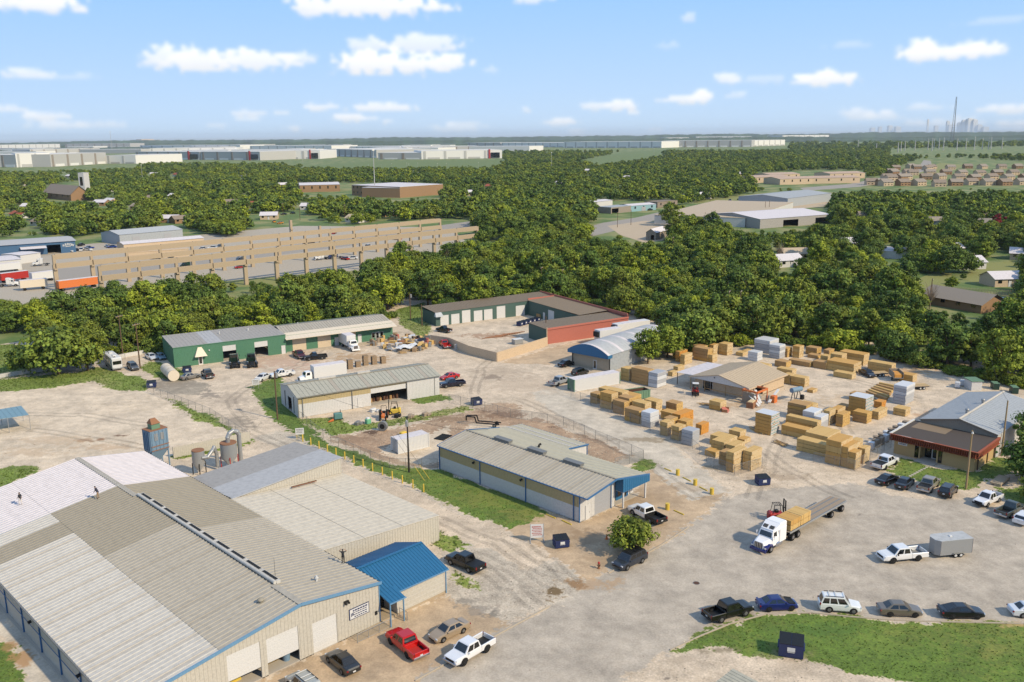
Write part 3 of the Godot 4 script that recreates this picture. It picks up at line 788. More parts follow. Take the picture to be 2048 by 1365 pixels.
func grey_annex() -> void:
	var t := thing("annex","grey-roofed annex between the big warehouse and the cream flat roof","building")
	var a := V(53.45,4.84,-108.4);var b := V(71.7,6.0,-108.4);var c := V(71.7,5.2,-121.8);var d := V(53.45,4.05,-121.8)
	ribwall(t,"front_wall",M.wall_cream,Vector2(53.45,-108.6),Vector2(71.6,-108.6),[[0.0,4.8],[18.15,5.95]],[],0.0,0.42)
	ribwall(t,"side_wall",M.wall_cream,Vector2(71.6,-108.6),Vector2(71.6,-121.7),[[0.0,5.95],[13.1,5.1]],[],0.0,0.42)
	ribwall(t,"rear_wall",M.wall_cream,Vector2(71.6,-121.7),Vector2(53.45,-121.7),[[0.0,5.1],[18.15,4.0]],[],0.0,0.42)
	var mb := MB.new();var m1 := a.lerp(d,0.45);var m2 := b.lerp(c,0.45);var up := V(0,0.12,0)
	mb.quad(a + up,b + up,m2 + up*2.2,m1 + up*2.2);mb.quad(a,b,b + up,a + up);mb.quad(b,m2,m2 + up*2.2,b + up);part("roof_slope",mb,M.roof_grey2,t)
	mb = MB.new();mb.quad(m1 + up*2.2,m2 + up*2.2,c + up,d + up);mb.quad(m2,c,c + up,m2 + up*2.2);part("roof_slope",mb,M.roof_grey,t)  # rear slope painted darker, as shade on the side sloping away
	bar(t,"roof_edge",M.dark,d + V(-0.02,0.2,0),a + V(-0.02,0.2,0),0.1,0.14)
	rebase(t,V(62.5,0,-115))

func cream_annex() -> void:
	var t := thing("annex","low cream annex with a smooth pale roof beside the yellow bollards","building")
	ribwall(t,"front_wall",M.wall_cream,Vector2(53.4,-86.1),Vector2(71.6,-86.1),[[0.0,4.9],[18.2,3.52]],[],0.0,0.42)
	ribwall(t,"side_wall",M.wall_cream,Vector2(71.6,-86.1),Vector2(71.6,-108.5),[[0.0,3.52],[22.4,3.52]],[],0.0,0.42)
	roof(t,"roof_slope",V(71.7,3.56,-86.0),V(0,0,-22.5),V(-18.3,1.38,0),1.02,one("roof_cream"),0.02,0.05)
	for i in 2: bar(t,"roof_joint",M.roof_tan,V(65.6 - 6.1*i,4.04 + 0.46*i,-86.0),V(65.6 - 6.1*i,4.04 + 0.46*i,-108.5),0.05,0.03)
	rebase(t,V(62.5,0,-97))
	var r := thing("steel_channel","rusty steel channel lying on the cream annex roof","steel beam")
	var a := gp(583,975,4.55);var b := gp(632,962,4.25);var mb := MB.new();beam(mb,a,b,0.3,0.1);part("web",mb,M.rust,r)
	mb = MB.new();beam(mb,a + V(0,0.09,0.1),b + V(0,0.09,0.1),0.05,0.1);part("flange",mb,M.rust_dark,r)

func blue_office() -> void:
	var t := thing("office","small office with a bright blue ribbed gable roof and porch","office")
	var x0 := 55.6;var x1 := 62.7;var zf := -74.7;var zb := -84.3;var zr := -79.2
	ribwall(t,"front_wall",M.wall_cream,Vector2(x0,zf),Vector2(x1,zf),[[0.0,3.1],[7.1,3.1]],[],0.25,9.0,0.0)
	var mb := MB.new()
	for i in 5: mb.bx(x0,0.55 + i*0.53,zf + 0.001,x1,0.57 + i*0.53,zf + 0.02)
	part("siding_joint",mb,M.wall_white,t)
	ribwall(t,"gable_wall",M.wall_cream,Vector2(x1,zf),Vector2(x1,zb),[[0.0,3.1],[4.5,4.75],[9.6,3.1]],[],0.25,9.0,0.0)
	ribwall(t,"side_wall",M.wall_cream,Vector2(x0,-77.2),Vector2(x0,zf),[[0.0,3.1],[2.5,3.1]],[],0.25,9.0,0.0)
	mb = MB.new();mb.bx(53.3,0.01,zb,x1 + 0.1,0.25,zf + 0.06);part("foundation",mb,M.concrete_old,t)
	roof(t,"roof_slope",V(53.5,3.12,zf + 0.35),V(9.5,0,0),V(0,1.78,-4.85),0.41,one("roof_blue"),0.05,0.06)
	roof(t,"roof_slope",V(63.0,3.12,zb - 0.3),V(-9.5,0,0),V(0,1.78,5.4),0.41,one("roof_blue"),0.05,0.06)
	bar(t,"ridge_cap",M.roof_blue,V(53.5,4.97,zr),V(63.05,4.97,zr),0.4,0.06)
	bar(t,"downpipe",M.trim_blue_pale,V(x1 + 0.12,0,zf + 0.12),V(x1 + 0.12,3.1,zf + 0.12),0.12,0.12)
	bar(t,"gutter",M.trim_blue_pale,V(53.5,3.06,zf + 0.4),V(63.1,3.06,zf + 0.4),0.12,0.1)
	bar(t,"rake_trim",M.trim_blue_pale,V(63.06,3.08,zf + 0.35),V(63.06,4.9,zr),0.06,0.14)
	bar(t,"rake_trim",M.trim_blue_pale,V(63.06,4.9,zr),V(63.06,3.08,zb - 0.3),0.06,0.14)
	ribwall(t,"entrance_wall",M.wall_cream,Vector2(53.25,-77.0),Vector2(x0,-77.0),[[0.0,3.2],[2.4,3.2]],[],0.25,9.0,0.0)
	door(t,M.dark,Vector2(53.6,-77.0),Vector2(54.5,-77.0),2.45,true);door(t,M.dark,Vector2(54.62,-77.0),Vector2(55.4,-77.0),2.45,true)
	# porch: a little hipped roof on two posts
	var p := Node3D.new();p.name = "porch";t.add_child(p)
	roof(p,"porch_roof",V(53.4,2.95,-73.0),V(2.2,0,0),V(0,0.55,-2.2),0.41,one("roof_blue"),0.04,0.05)
	mb = MB.new();mb.tri(V(55.6,2.95,-73.0),V(55.6,2.95,-75.2),V(55.58,3.5,-75.2));beam(mb,V(53.35,2.92,-72.98),V(55.65,2.92,-72.98),0.08,0.14);part("fascia",mb,M.trim_blue_pale,p)
	for x in [53.55,55.4]: bar(p,"post",M.trim_blue_pale,V(x,0,-73.2),V(x,2.9,-73.2),0.12,0.12)
	rail(p,V(55.7,0,-73.0),V(55.7,0,-74.4),1.05)
	rebase(t,V(59,0,-79))
	var rr := thing("ramp_railing","grey pipe railing along the ramp by the warehouse front","railing",Vector3.ZERO)
	rail(rr,V(49.05,0,-73.2),V(53.4,0,-73.2),1.05)
	mb = MB.new();mb.loft([[V(49.2,0.02,-74.7),V(49.2,0.02,-73.3),V(49.2,0.05,-73.3),V(49.2,0.05,-74.7)],[V(53.4,0.02,-74.7),V(53.4,0.02,-73.3),V(53.4,0.24,-73.3),V(53.4,0.24,-74.7)]].map(func(r): return [r[3],r[2],r[1],r[0]]));part("ramp",mb,M.concrete_old,rr)

func rail(parent: Node,a: Vector3,b: Vector3,h: float) -> void:
	var n := maxi(2,int((b - a).length()/1.1));var mb: MB
	for i in n + 1:
		mb = MB.new();var p := a.lerp(b,float(i)/n);mb.cyl(p,p + V(0,h,0),0.03,0.03,6);part("post",mb,M.galv,parent)
	for y in [h,h*0.12]:
		mb = MB.new();mb.cyl(a + V(0,y,0),b + V(0,y,0),0.028,0.028,6);part("rail",mb,M.galv,parent)
	mb = MB.new()
	for i in int((b - a).length()/0.16):
		var p := a.lerp(b,(i + 0.5)/int((b - a).length()/0.16));mb.cyl(p + V(0,h*0.12,0),p + V(0,h,0),0.009,0.009,4,false)
	part("pickets",mb,M.galv,parent)

func mid_building() -> void:
	var t := thing("workshop","blue-trimmed white and tan metal workshop beside a green lawn","workshop")
	var x0 := 88.9;var x1 := 102.7;var zf := -76.1;var zb := -106.3;var xr := 95.2
	var hl := 4.0;var hr := 5.05;var he := 3.6
	ribwall(t,"lower_wall",M.wall_white,Vector2(x0,zb),Vector2(x0,zf),[[0.0,2.2],[30.2,2.2]])
	ribwall(t,"upper_wall",M.wall_tan,Vector2(x0,zb),Vector2(x0,zf),[[0.0,hl],[30.2,hl]],[],2.2)
	ribwall(t,"front_wall",M.wall_white,Vector2(x0,zf),Vector2(96.6,zf),[[0.0,hl],[6.3,hr - 0.05],[7.7,4.8]],[[3.2,6.8,0,3.65]])
	ribwall(t,"front_wall",M.wall_white,Vector2(96.6,zf - 1.2),Vector2(x1,zf - 1.2),[[0.0,4.75],[6.1,he]],[])
	ribwall(t,"side_wall",M.wall_white,Vector2(x1,zf - 1.2),Vector2(x1,zb),[[0.0,he],[29,he]],[])
	ribwall(t,"rear_wall",M.wall_white,Vector2(x1,zb),Vector2(x0,zb),[[0.0,he],[x1 - xr,hr - 0.05],[x1 - x0,hl]],[])
	ribwall(t,"return_wall",M.wall_white,Vector2(96.6,zf),Vector2(96.6,zf - 1.2),[[0.0,4.8],[1.2,4.8]],[])
	var rl := func(f): return "roof_tan" if fmod(f*41,1.0) > 0.2 else "roof_tan2"
	roof(t,"roof_slope",V(x0 - 0.15,hl + 0.02,zb - 0.2),V(0,0,31.8),V(xr - x0 + 0.15,hr - hl,0),0.69,rl)
	roof(t,"roof_slope",V(x1 + 0.2,he + 0.05,zf + 1.5),V(0,0,-31.8),V(xr - x1 - 0.2,hr - he - 0.02,0),0.69,one("roof_grey_green"))
	bar(t,"ridge_cap",M.roof_dark,V(xr,hr + 0.08,zf + 1.5),V(xr,hr + 0.08,zb - 0.2),0.4,0.06)
	var mb := MB.new()
	beam(mb,V(x0 - 0.2,hl - 0.04,zf + 1.52),V(xr,hr - 0.02,zf + 1.52),0.08,0.26);beam(mb,V(xr,hr - 0.02,zf + 1.52),V(x1 + 0.3,he + 0.02,zf + 1.52),0.08,0.26)
	beam(mb,V(x0 - 0.2,hl,zb - 0.24),V(xr,hr + 0.02,zb - 0.24),0.08,0.24);beam(mb,V(xr,hr + 0.02,zb - 0.24),V(x1 + 0.2,he,zb - 0.24),0.08,0.24);part("rake_trim",mb,M.trim_blue,t)
	bar(t,"gutter",M.trim_blue,V(x0 - 0.22,hl - 0.04,zb - 0.2),V(x0 - 0.22,hl - 0.04,zf + 1.5),0.13,0.13)
	for z in [-106.15,-96.5,-86.6,-77.2,-76.1]: bar(t,"pilaster",M.trim_blue,V(x0 - 0.08,0,z),V(x0 - 0.08,hl - 0.1,z),0.15,0.12)
	for z in [-97.8,-87.4]:
		mb = MB.new();mb.cyl(V(x0 - 0.02,3.4,z),V(x0 - 0.4,3.3,z),0.12,0.2,8);part("wall_lamp",mb,M.dark,t)
	for z in [-99.8,-92.3,-84.8]:
		mb = MB.new();mb.bx(xr - 0.1,hr + 0.1,z,xr + 0.75,hr + 0.45,z + 3.4);mb.bx(xr - 0.2,hr + 0.46,z - 0.05,xr + 0.85,hr + 0.5,z + 3.45)
		var o := part("ridge_vent",mb,M.galv_dull,t);mb = MB.new()
		for k in 2: mb.bx(xr + 0.76,hr + 0.15 + k*0.15,z + 0.1,xr + 0.79,hr + 0.24 + k*0.15,z + 3.3)
		part("louvre",mb,M.dark,o)
	mb = MB.new();mb.cyl(V(98.5,4.4,-93),V(98.5,4.9,-93),0.16,0.16,8);mb.cyl(V(98.5,4.85,-93),V(98.9,4.95,-93),0.14,0.2,8);part("roof_vent",mb,M.dark,t)
	shutter(t,M.door_grey,Vector2(92.1,zf),Vector2(95.7,zf),0.02,3.65)
	bar(t,"door_trim",M.trim_blue,V(95.78,0,zf + 0.05),V(95.78,3.7,zf + 0.05),0.1,0.1)
	door(t,M.door_white,Vector2(90.1,zf),Vector2(91.0,zf),2.1)
	# deep blue fascia over the recessed entrance
	ribwall(t,"fascia",M.roof_blue,Vector2(96.7,zf + 1.55),Vector2(x1 + 0.35,zf + 1.55),[[0.0,4.7],[6.35,3.6]],[],2.55,0.5)
	ribwall(t,"fascia",M.roof_blue,Vector2(x1 + 0.35,zf + 1.55),Vector2(x1 + 0.35,zf - 1.0),[[0.0,3.6],[2.55,3.6]],[],2.55,0.5)
	ribwall(t,"fascia",M.roof_blue,Vector2(96.7,zf + 0.05),Vector2(96.7,zf + 1.55),[[0.0,4.7],[1.5,4.7]],[],2.55,0.5)
	mb = MB.new();mb.bx(96.72,2.5,zf - 1.1,x1 + 0.33,2.55,zf + 1.5);part("soffit",mb,M.wall_white,t)
	mb = MB.new();mb.bx(98.3,0.02,zf - 1.18,101.2,2.5,zf - 1.02);part("entrance_panel",mb,M.roof_blue,t)
	window(t,Vector2(98.6,zf - 1.02),Vector2(99.4,zf - 1.02),0.6,2.2,M.trim_blue);door(t,M.trim_blue,Vector2(99.9,zf - 1.02),Vector2(100.8,zf - 1.02),2.1,true)
	for x in [97.0,102.3]: bar(t,"post",M.white,V(x,0,zf + 1.3),V(x,2.5,zf + 1.3),0.2,0.2)
	mb = MB.new();mb.bevel(V(97.4,0.9,zf - 1.05),V(0.3,0.5,0.2),0.03);part("meter_box",mb,M.galv,t)
	# rear wing
	var w := Node3D.new();w.name = "rear_wing";t.add_child(w)
	ribwall(w,"wing_wall",M.wall_white,Vector2(x1,-91.0),Vector2(107.9,-91.0),[[0.0,3.5],[5.2,3.0]])
	ribwall(w,"wing_wall",M.wall_white,Vector2(107.9,-91.0),Vector2(107.9,zb),[[0.0,3.0],[15.3,3.0]])
	roof(w,"wing_roof",V(108.1,3.06,-90.8),V(0,0,-15.7),V(-5.4,0.56,0),0.69,one("roof_grey_green"))
	mb = MB.new();beam(mb,V(x1 + 0.2,3.55,-90.78),V(108.15,3.02,-90.78),0.08,0.22);beam(mb,V(108.14,2.98,-90.8),V(108.14,2.98,zb - 0.2),0.08,0.2);beam(mb,V(107.95,0,-90.95),V(107.95,3.0,-90.95),0.12,0.12);part("wing_trim",mb,M.trim_blue,w)
	for k in 2: bar(w,"roof_seam",M.roof_white,V(104.4 + 1.8*k,3.5 - 0.19*k,-91),V(104.4 + 1.8*k,3.5 - 0.19*k,zb),0.16,0.05)
	mb = MB.new();mb.bx(x0,0.01,zb,x1,0.08,zf);mb.bx(x1,0.01,zb,107.9,0.08,-91);part("floor_slab",mb,M.concrete,t)
	rebase(t,V(96,0,-91))

const TILT := -0.2531    # the rear lots are turned 14.5 degrees

func long_shed() -> void:
	var t := thing("storage_shed","long white and tan metal shed with a wide open bay","shed",V(87.8,0,-147.0),TILT)
	var L := 30.3;var D := 11.4
	ribwall(t,"lower_wall",M.wall_white,Vector2(0,0),Vector2(15.0,0),[[0.0,2.7],[15,2.7]])
	ribwall(t,"upper_wall",M.wall_tan,Vector2(0,0),Vector2(22.9,0),[[0.0,4.2],[22.9,4.2]],[[15.0,22.9,2.7,3.6]],2.7)
	ribwall(t,"front_wall",M.wall_white,Vector2(22.9,0.12),Vector2(L,0.12),[[0.0,4.2],[7.4,4.2]])
	ribwall(t,"end_wall",M.wall_white,Vector2(0,-D),Vector2(0,0),[[0.0,4.2],[5.7,5.35],[D,4.2]],[[4.6,7.2,0,2.9]])
	ribwall(t,"end_wall",M.wall_white,Vector2(L,0),Vector2(L,-D),[[0.0,4.2],[5.7,5.35],[D,4.2]])
	ribwall(t,"rear_wall",M.wall_white,Vector2(L,-D),Vector2(0,-D),[[0.0,4.2],[L,4.2]])
	var gm := func(f): return "roof_grey_green" if fmod(f*29,1.0) > 0.12 else "roof_tan2"
	roof(t,"roof_slope",V(-0.3,4.18,0.35),V(L + 0.6,0,0),V(0,1.2,-6.05),0.9,gm,0.05,0.12)
	roof(t,"roof_slope",V(L + 0.3,4.18,-D - 0.3),V(-L - 0.6,0,0),V(0,1.2,6.0),0.9,gm,0.05,0.12)
	bar(t,"ridge_cap",M.roof_dark,V(-0.3,5.44,-5.7),V(L + 0.3,5.44,-5.7),0.4,0.05)
	for k in [[6.2,3.6],[14.5,2.8]]: bar(t,"ridge_vent",M.roof_light,V(k[0],5.6,-5.9),V(k[0] + k[1],5.6,-5.9),0.6,0.3)
	bar(t,"gutter",M.galv_dull,V(-0.3,4.08,0.42),V(L + 0.3,4.08,0.42),0.12,0.12)
	for u in [0.0,0.9,11.0,22.9,29.2]: bar(t,"downpipe",M.galv_dull,V(u,0,0.14),V(u,4.1,0.14),0.12,0.1)
	for w in [-8.2,-2.5]: bar(t,"downpipe",M.galv_dull,V(-0.1,0.4,w),V(-0.1,3.6,w),0.12,0.12)
	shutter(t,M.door_white,Vector2(15.0,0),Vector2(22.9,0),2.5,3.6,0.1)
	door(t,M.wall_white,Vector2(12.2,0),Vector2(13.3,0),2.0)
	var mb := MB.new();mb.bx(0,0.01,-D,L,0.07,0.1);part("floor_slab",mb,M.concrete,t)
	for i in 9:
		var p := t.transform*V(15.8 + i*0.72,0.07,-2.2 - 0.3*(i % 2))
		var b := thing("barrel","dull brown barrel in the row inside the open shed bay","barrel",p,0,"barrels in the open shed bay")
		mb = MB.new();mb.cyl(Vector3.ZERO,V(0,0.9,0),0.3,0.3,12);part("body",mb,M.rust_dark if i % 3 else M.lumber_old,b)
		mb = MB.new()
		for y in [0.28,0.6,0.88]: mb.cyl(V(0,y,0),V(0,y + 0.03,0),0.315,0.315,12)
		part("hoop",mb,M.rust,b)

func green_building() -> void:
	var t := thing("metal_building","long green metal building with a cream canopy along half its front","building",V(88.65,0,-202.7),TILT)
	var L := 56.5;var D := 14.2;var h := 4.9;var g: Material = M.wall_green
	ribwall(t,"front_wall",g,Vector2(0,0),Vector2(27,0),[[0.0,h],[27,h]],[[11.4,14.6,0,3.9],[19.1,22.4,0,3.9]])
	ribwall(t,"front_wall",g,Vector2(27,-1.2),Vector2(L,-1.2),[[0.0,4.3],[L - 27,4.3]],[[29.0 - 27,32.6 - 27,0,3.3],[35.6 - 27,39.2 - 27,0,3.3],[42.5 - 27,46 - 27,0,3.3]])
	ribwall(t,"return_wall",g,Vector2(27,0),Vector2(27,-1.2),[[0.0,h],[1.2,h]])
	ribwall(t,"end_wall",g,Vector2(0,-D),Vector2(0,0),[[0.0,h + 0.1],[D,h]])
	ribwall(t,"end_wall",g,Vector2(L,-1.2),Vector2(L,-D),[[0.0,4.3],[6,5.2],[D - 1.2,4.3]])
	ribwall(t,"rear_wall",g,Vector2(L,-D),Vector2(0,-D),[[0.0,4.6],[L,4.6]],[],0,0.9)
	roof(t,"roof_slope",V(-0.1,h + 0.04,0.12),V(27.1,0,0),V(0,0.25,-D - 0.2),0.9,func(f): return "roof_grey2" if f > 0.3 and f < 0.42 else "roof_grey",0.03,0.05)
	roof(t,"roof_slope",V(27.0,4.62,-3.0),V(L - 26.8,0,0),V(0,0.85,-5.2),0.75,func(f): return "roof_tan" if fmod(f*23,1.0) > 0.15 else "roof_tan2",0.06,0.12)
	roof(t,"roof_slope",V(L + 0.2,4.5,-D - 0.2),V(-(L - 26.8),0,0),V(0,0.95,6.0),0.75,one("roof_tan"),0.06,0.12)
	roof(t,"canopy",V(26.8,3.75,1.0),V(L - 26.4,0,0),V(0,0.9,-4.0),1.0,one("cream"),0.015,0.04)
	bar(t,"canopy_edge",M.cream,V(26.8,3.7,1.02),V(L + 0.4,3.7,1.02),0.06,0.16)
	bar(t,"roof_trim",g,V(-0.1,h - 0.05,0.1),V(27,h - 0.05,0.1),0.1,0.16)
	for q in [[11.4,14.6,2.5,3.9],[19.1,22.4,2.5,3.9]]: shutter(t,M.door_white,Vector2(q[0],0),Vector2(q[1],0),q[2],q[3])
	for q in [[29.0,32.6],[35.6,39.2],[42.5,46]]: shutter(t,M.door_tan,Vector2(q[0],-1.2),Vector2(q[1],-1.2),0.02,3.3)
	door(t,M.door_white,Vector2(25.8,0),Vector2(26.7,0),2.1);door(t,M.door_white,Vector2(40.2,-1.2),Vector2(41.2,-1.2),2.2);door(t,M.door_white,Vector2(46.6,-1.2),Vector2(47.5,-1.2),2.2)
	door(t,M.white,Vector2(51.6,-1.2),Vector2(52.6,-1.2),2.3,true)
	for u in [50.5,52.9]: window(t,Vector2(u,-1.2),Vector2(u + 0.8,-1.2),0.9,2.2,M.white)
	# the hooded doorway at the near end
	door(t,M.white,Vector2(5.6,0),Vector2(6.5,0),2.1,true)
	var mb := MB.new();mb.loft([[V(4.6,2.2,1.2),V(7.5,2.2,1.2),V(7.5,2.2,0.02),V(4.6,2.2,0.02)],[V(5.6,4.3,0.12),V(6.5,4.3,0.12),V(6.5,4.3,0.03),V(5.6,4.3,0.03)]]);part("door_hood",mb,M.cream,t)
	mb = MB.new();mb.bevel(V(8.2,3.3,0.15),V(0.3,0.25,0.25),0.04);part("wall_lamp",mb,M.white,t)
	mb = MB.new();mb.bx(0,0.01,-D,L,0.07,-0.01);part("floor_slab",mb,M.concrete,t)
	for q in [[12.8,0.0],[33.0,1.0],[20.0,0.0]]:
		mb = MB.new();mb.cyl(V(q[0],4.9,-9),V(q[0],5.5,-9),0.15,0.15,8);mb.cyl(V(q[0],5.5,-9),V(q[0],5.7,-9),0.25,0.12,8);part("roof_vent",mb,M.white,t)

func storage() -> void:
	var t := thing("storage_units","dark green row of storage units with seven white roll-up doors","storage building",V(161.7,0,-193.0),TILT)
	var g: Material = M.wall_teal;var h := 4.0;var L := 41.0
	var op := [[1.4,4.1],[4.9,7.6],[8.4,11.2],[12.3,15.2],[15.7,18.6],[20.0,23.0],[26.6,29.8]];var tall := [3.0,3.0,3.7,3.2,3.2,3.9,3.2]
	var oo := []
	for i in 7: oo.append([op[i][0],op[i][1],0.0,minf(tall[i],3.7)])
	ribwall(t,"front_wall",g,Vector2(0,0),Vector2(31,0),[[0.0,h],[31,h + 0.4]],oo)
	for i in 7: shutter(t,M.door_white,Vector2(op[i][0],0),Vector2(op[i][1],0),0.02,minf(tall[i],3.7))
	ribwall(t,"end_wall",g,Vector2(0,-9),Vector2(0,0),[[0.0,h - 0.3],[9,h]])
	ribwall(t,"rear_wall",g,Vector2(L,-9),Vector2(0,-9),[[0.0,h - 0.3],[L,h - 0.3]],[],0,0.9)
	roof(t,"roof_slope",V(-0.3,h + 0.05,0.15),V(L,0.4,0),V(0,0.45,-9.3),0.9,one("roof_brown"),0.04,0.06)
	var mb := MB.new();mb.loft([[V(-0.6,2.9,1.3),V(1.9,2.9,1.3),V(1.9,2.9,0.03),V(-0.6,2.9,0.03)],[V(-0.3,4.0,0.3),V(1.6,4.0,0.3),V(1.6,4.0,0.04),V(-0.3,4.0,0.04)]]);part("awning",mb,M.roof_galv,t)
	mb = MB.new();mb.bx(0,0.01,-9,L,0.06,-0.01);part("floor_slab",mb,M.concrete,t)
	var b := thing("storage_units","rear storage block with brown roof closing the courtyard","storage building",t.transform*V(31,0,0),TILT)
	ribwall(b,"front_wall",g,Vector2(0,0.02),Vector2(0,27),[[0.0,4.4],[27,4.2]],[[11,14.2,0,3.4]])
	ribwall(b,"side_wall",M.wall_red,Vector2(10,36.2),Vector2(10,-9),[[0.0,4.9],[45,4.9]],[],0,0.9)
	roof(b,"roof_slope",V(-0.15,4.45,-0.3),V(0,0,27.5),V(10.1,0.3,0),0.9,one("roof_brown"),0.04,0.06)
	bar(b,"parapet",M.wall_red,V(9.9,4.9,-9),V(9.9,4.9,36),0.2,0.7);bar(b,"parapet",M.wall_red,V(0.2,4.75,-0.45),V(9.8,4.75,-0.45),0.2,0.5)
	shutter(b,M.door_white,Vector2(0,11),Vector2(0,14.2),0.02,3.4);door(b,M.door_white,Vector2(0,8.5),Vector2(0,9.4),2.1)
	var r := thing("storage_units","brown-roofed storage block with a red outer wall","storage building",t.transform*V(14.4,0,27.3),TILT)
	ribwall(r,"end_wall",g,Vector2(0,0),Vector2(0,9),[[0.0,4.0],[9,3.9]])
	ribwall(r,"red_wall",M.wall_red,Vector2(0,9),Vector2(26.5,9),[[0.0,3.95],[26.5,4.1]])
	ribwall(r,"court_wall",g,Vector2(26.5,0),Vector2(0,0),[[0.0,4.0],[26.5,4.0]])
	roof(r,"roof_slope",V(-0.2,4.02,9.1),V(26.6,0.1,0),V(0,0.2,-9.3),0.9,one("roof_brown"),0.04,0.06)
	bar(r,"parapet",M.wall_red,V(0,4.05,9.14),V(26.5,4.25,9.14),0.2,0.5)
	bar(r,"corner_post",M.concrete_old,V(-0.1,0,9.1),V(-0.1,4.5,9.1),0.25,0.25)
	# the pinkish yard wall round the court
	var w := thing("yard_wall","low pinkish concrete wall around the storage court","wall")
	var ps := [V(146.7,0,-177.5),V(147.9,0,-171.4),V(145.2,0,-161.0),V(144.9,0,-150.6),V(165.6,0,-153.2)]
	for i in 4:
		var a: Vector3 = ps[i];var e: Vector3 = ps[i + 1];var n := int((e - a).length()/3.0)
		for k in n: bar(w,"wall_panel",M.wall_sand,a.lerp(e,(k + 0.004)/n) + V(0,1.15,0),a.lerp(e,(k + 0.996)/n) + V(0,1.15,0),0.2,2.3)
	rebase(w,V(148,0,-162))

func arch_building() -> void:
	var t := thing("arched_building","barrel-roofed metal building with a deep blue arched front","building",V(155.1,0,-135.6),0.07)
	var W := 11.0;var L := 26.0;var he := 4.0;var rise := 1.9
	ribwall(t,"front_wall",M.wall_cream_dull,Vector2(0,0),Vector2(0,W),[[0.0,3.6],[W,3.6]])
	ribwall(t,"side_wall",M.roof_steel,Vector2(0,W),Vector2(L,W),[[0.0,he],[L,he]])
	ribwall(t,"side_wall",M.roof_steel,Vector2(L,0),Vector2(0,0),[[0.0,he],[L,he]])
	var n := 16;var pts := []
	for i in n + 1:
		var f := float(i)/n;pts.append(V(0,he + rise*(1 - pow(2*f - 1,2)) ,-0.3 + (W + 0.6)*f))
	var rf := Node3D.new();rf.name = "roof";t.add_child(rf)
	for k in 26:
		var mb := MB.new();var xa := -1.3 + k*1.095;var xb := xa + 1.085
		for i in n: mb.quad(pts[i] + V(xa,0,0),pts[i + 1] + V(xa,0,0),pts[i + 1] + V(xb,0,0),pts[i] + V(xb,0,0))
		for i in n: mb.quad(pts[i] + V(xa,0.045,0),pts[i + 1] + V(xa,0.045,0),pts[i + 1] + V(xa + 0.08,0.045,0),pts[i] + V(xa + 0.08,0.045,0))
		part("roof_panel",mb,M.roof_galv if k % 5 else M.roof_white,rf)
	var mb := MB.new()
	for x in [-1.35,-1.2]:
		for i in n:
			var a: Vector3 = pts[i];var b: Vector3 = pts[i + 1];var lo := 3.3
			mb.quad(V(x,lo,a.z),V(x,lo,b.z),V(x,b.y + 0.05,b.z),V(x,a.y + 0.05,a.z))
	mb.bx(-1.35,3.28,pts[0].z,0.0,3.32,pts[n].z);mb.bx(-1.35,3.3,pts[n].z - 0.02,0.4,4.05,pts[n].z);part("arched_fascia",mb,M.roof_blue,t)
	door(t,M.door_white,Vector2(0,6.3),Vector2(0,7.2),2.1,true)
	for z in [0.3,W - 0.05]: bar(t,"post",M.dark,V(-0.15,0,z),V(-0.15,3.4,z),0.14,0.14)
	mb = MB.new();mb.bx(0,0.01,0,L,0.07,W);part("floor_slab",mb,M.concrete,t)

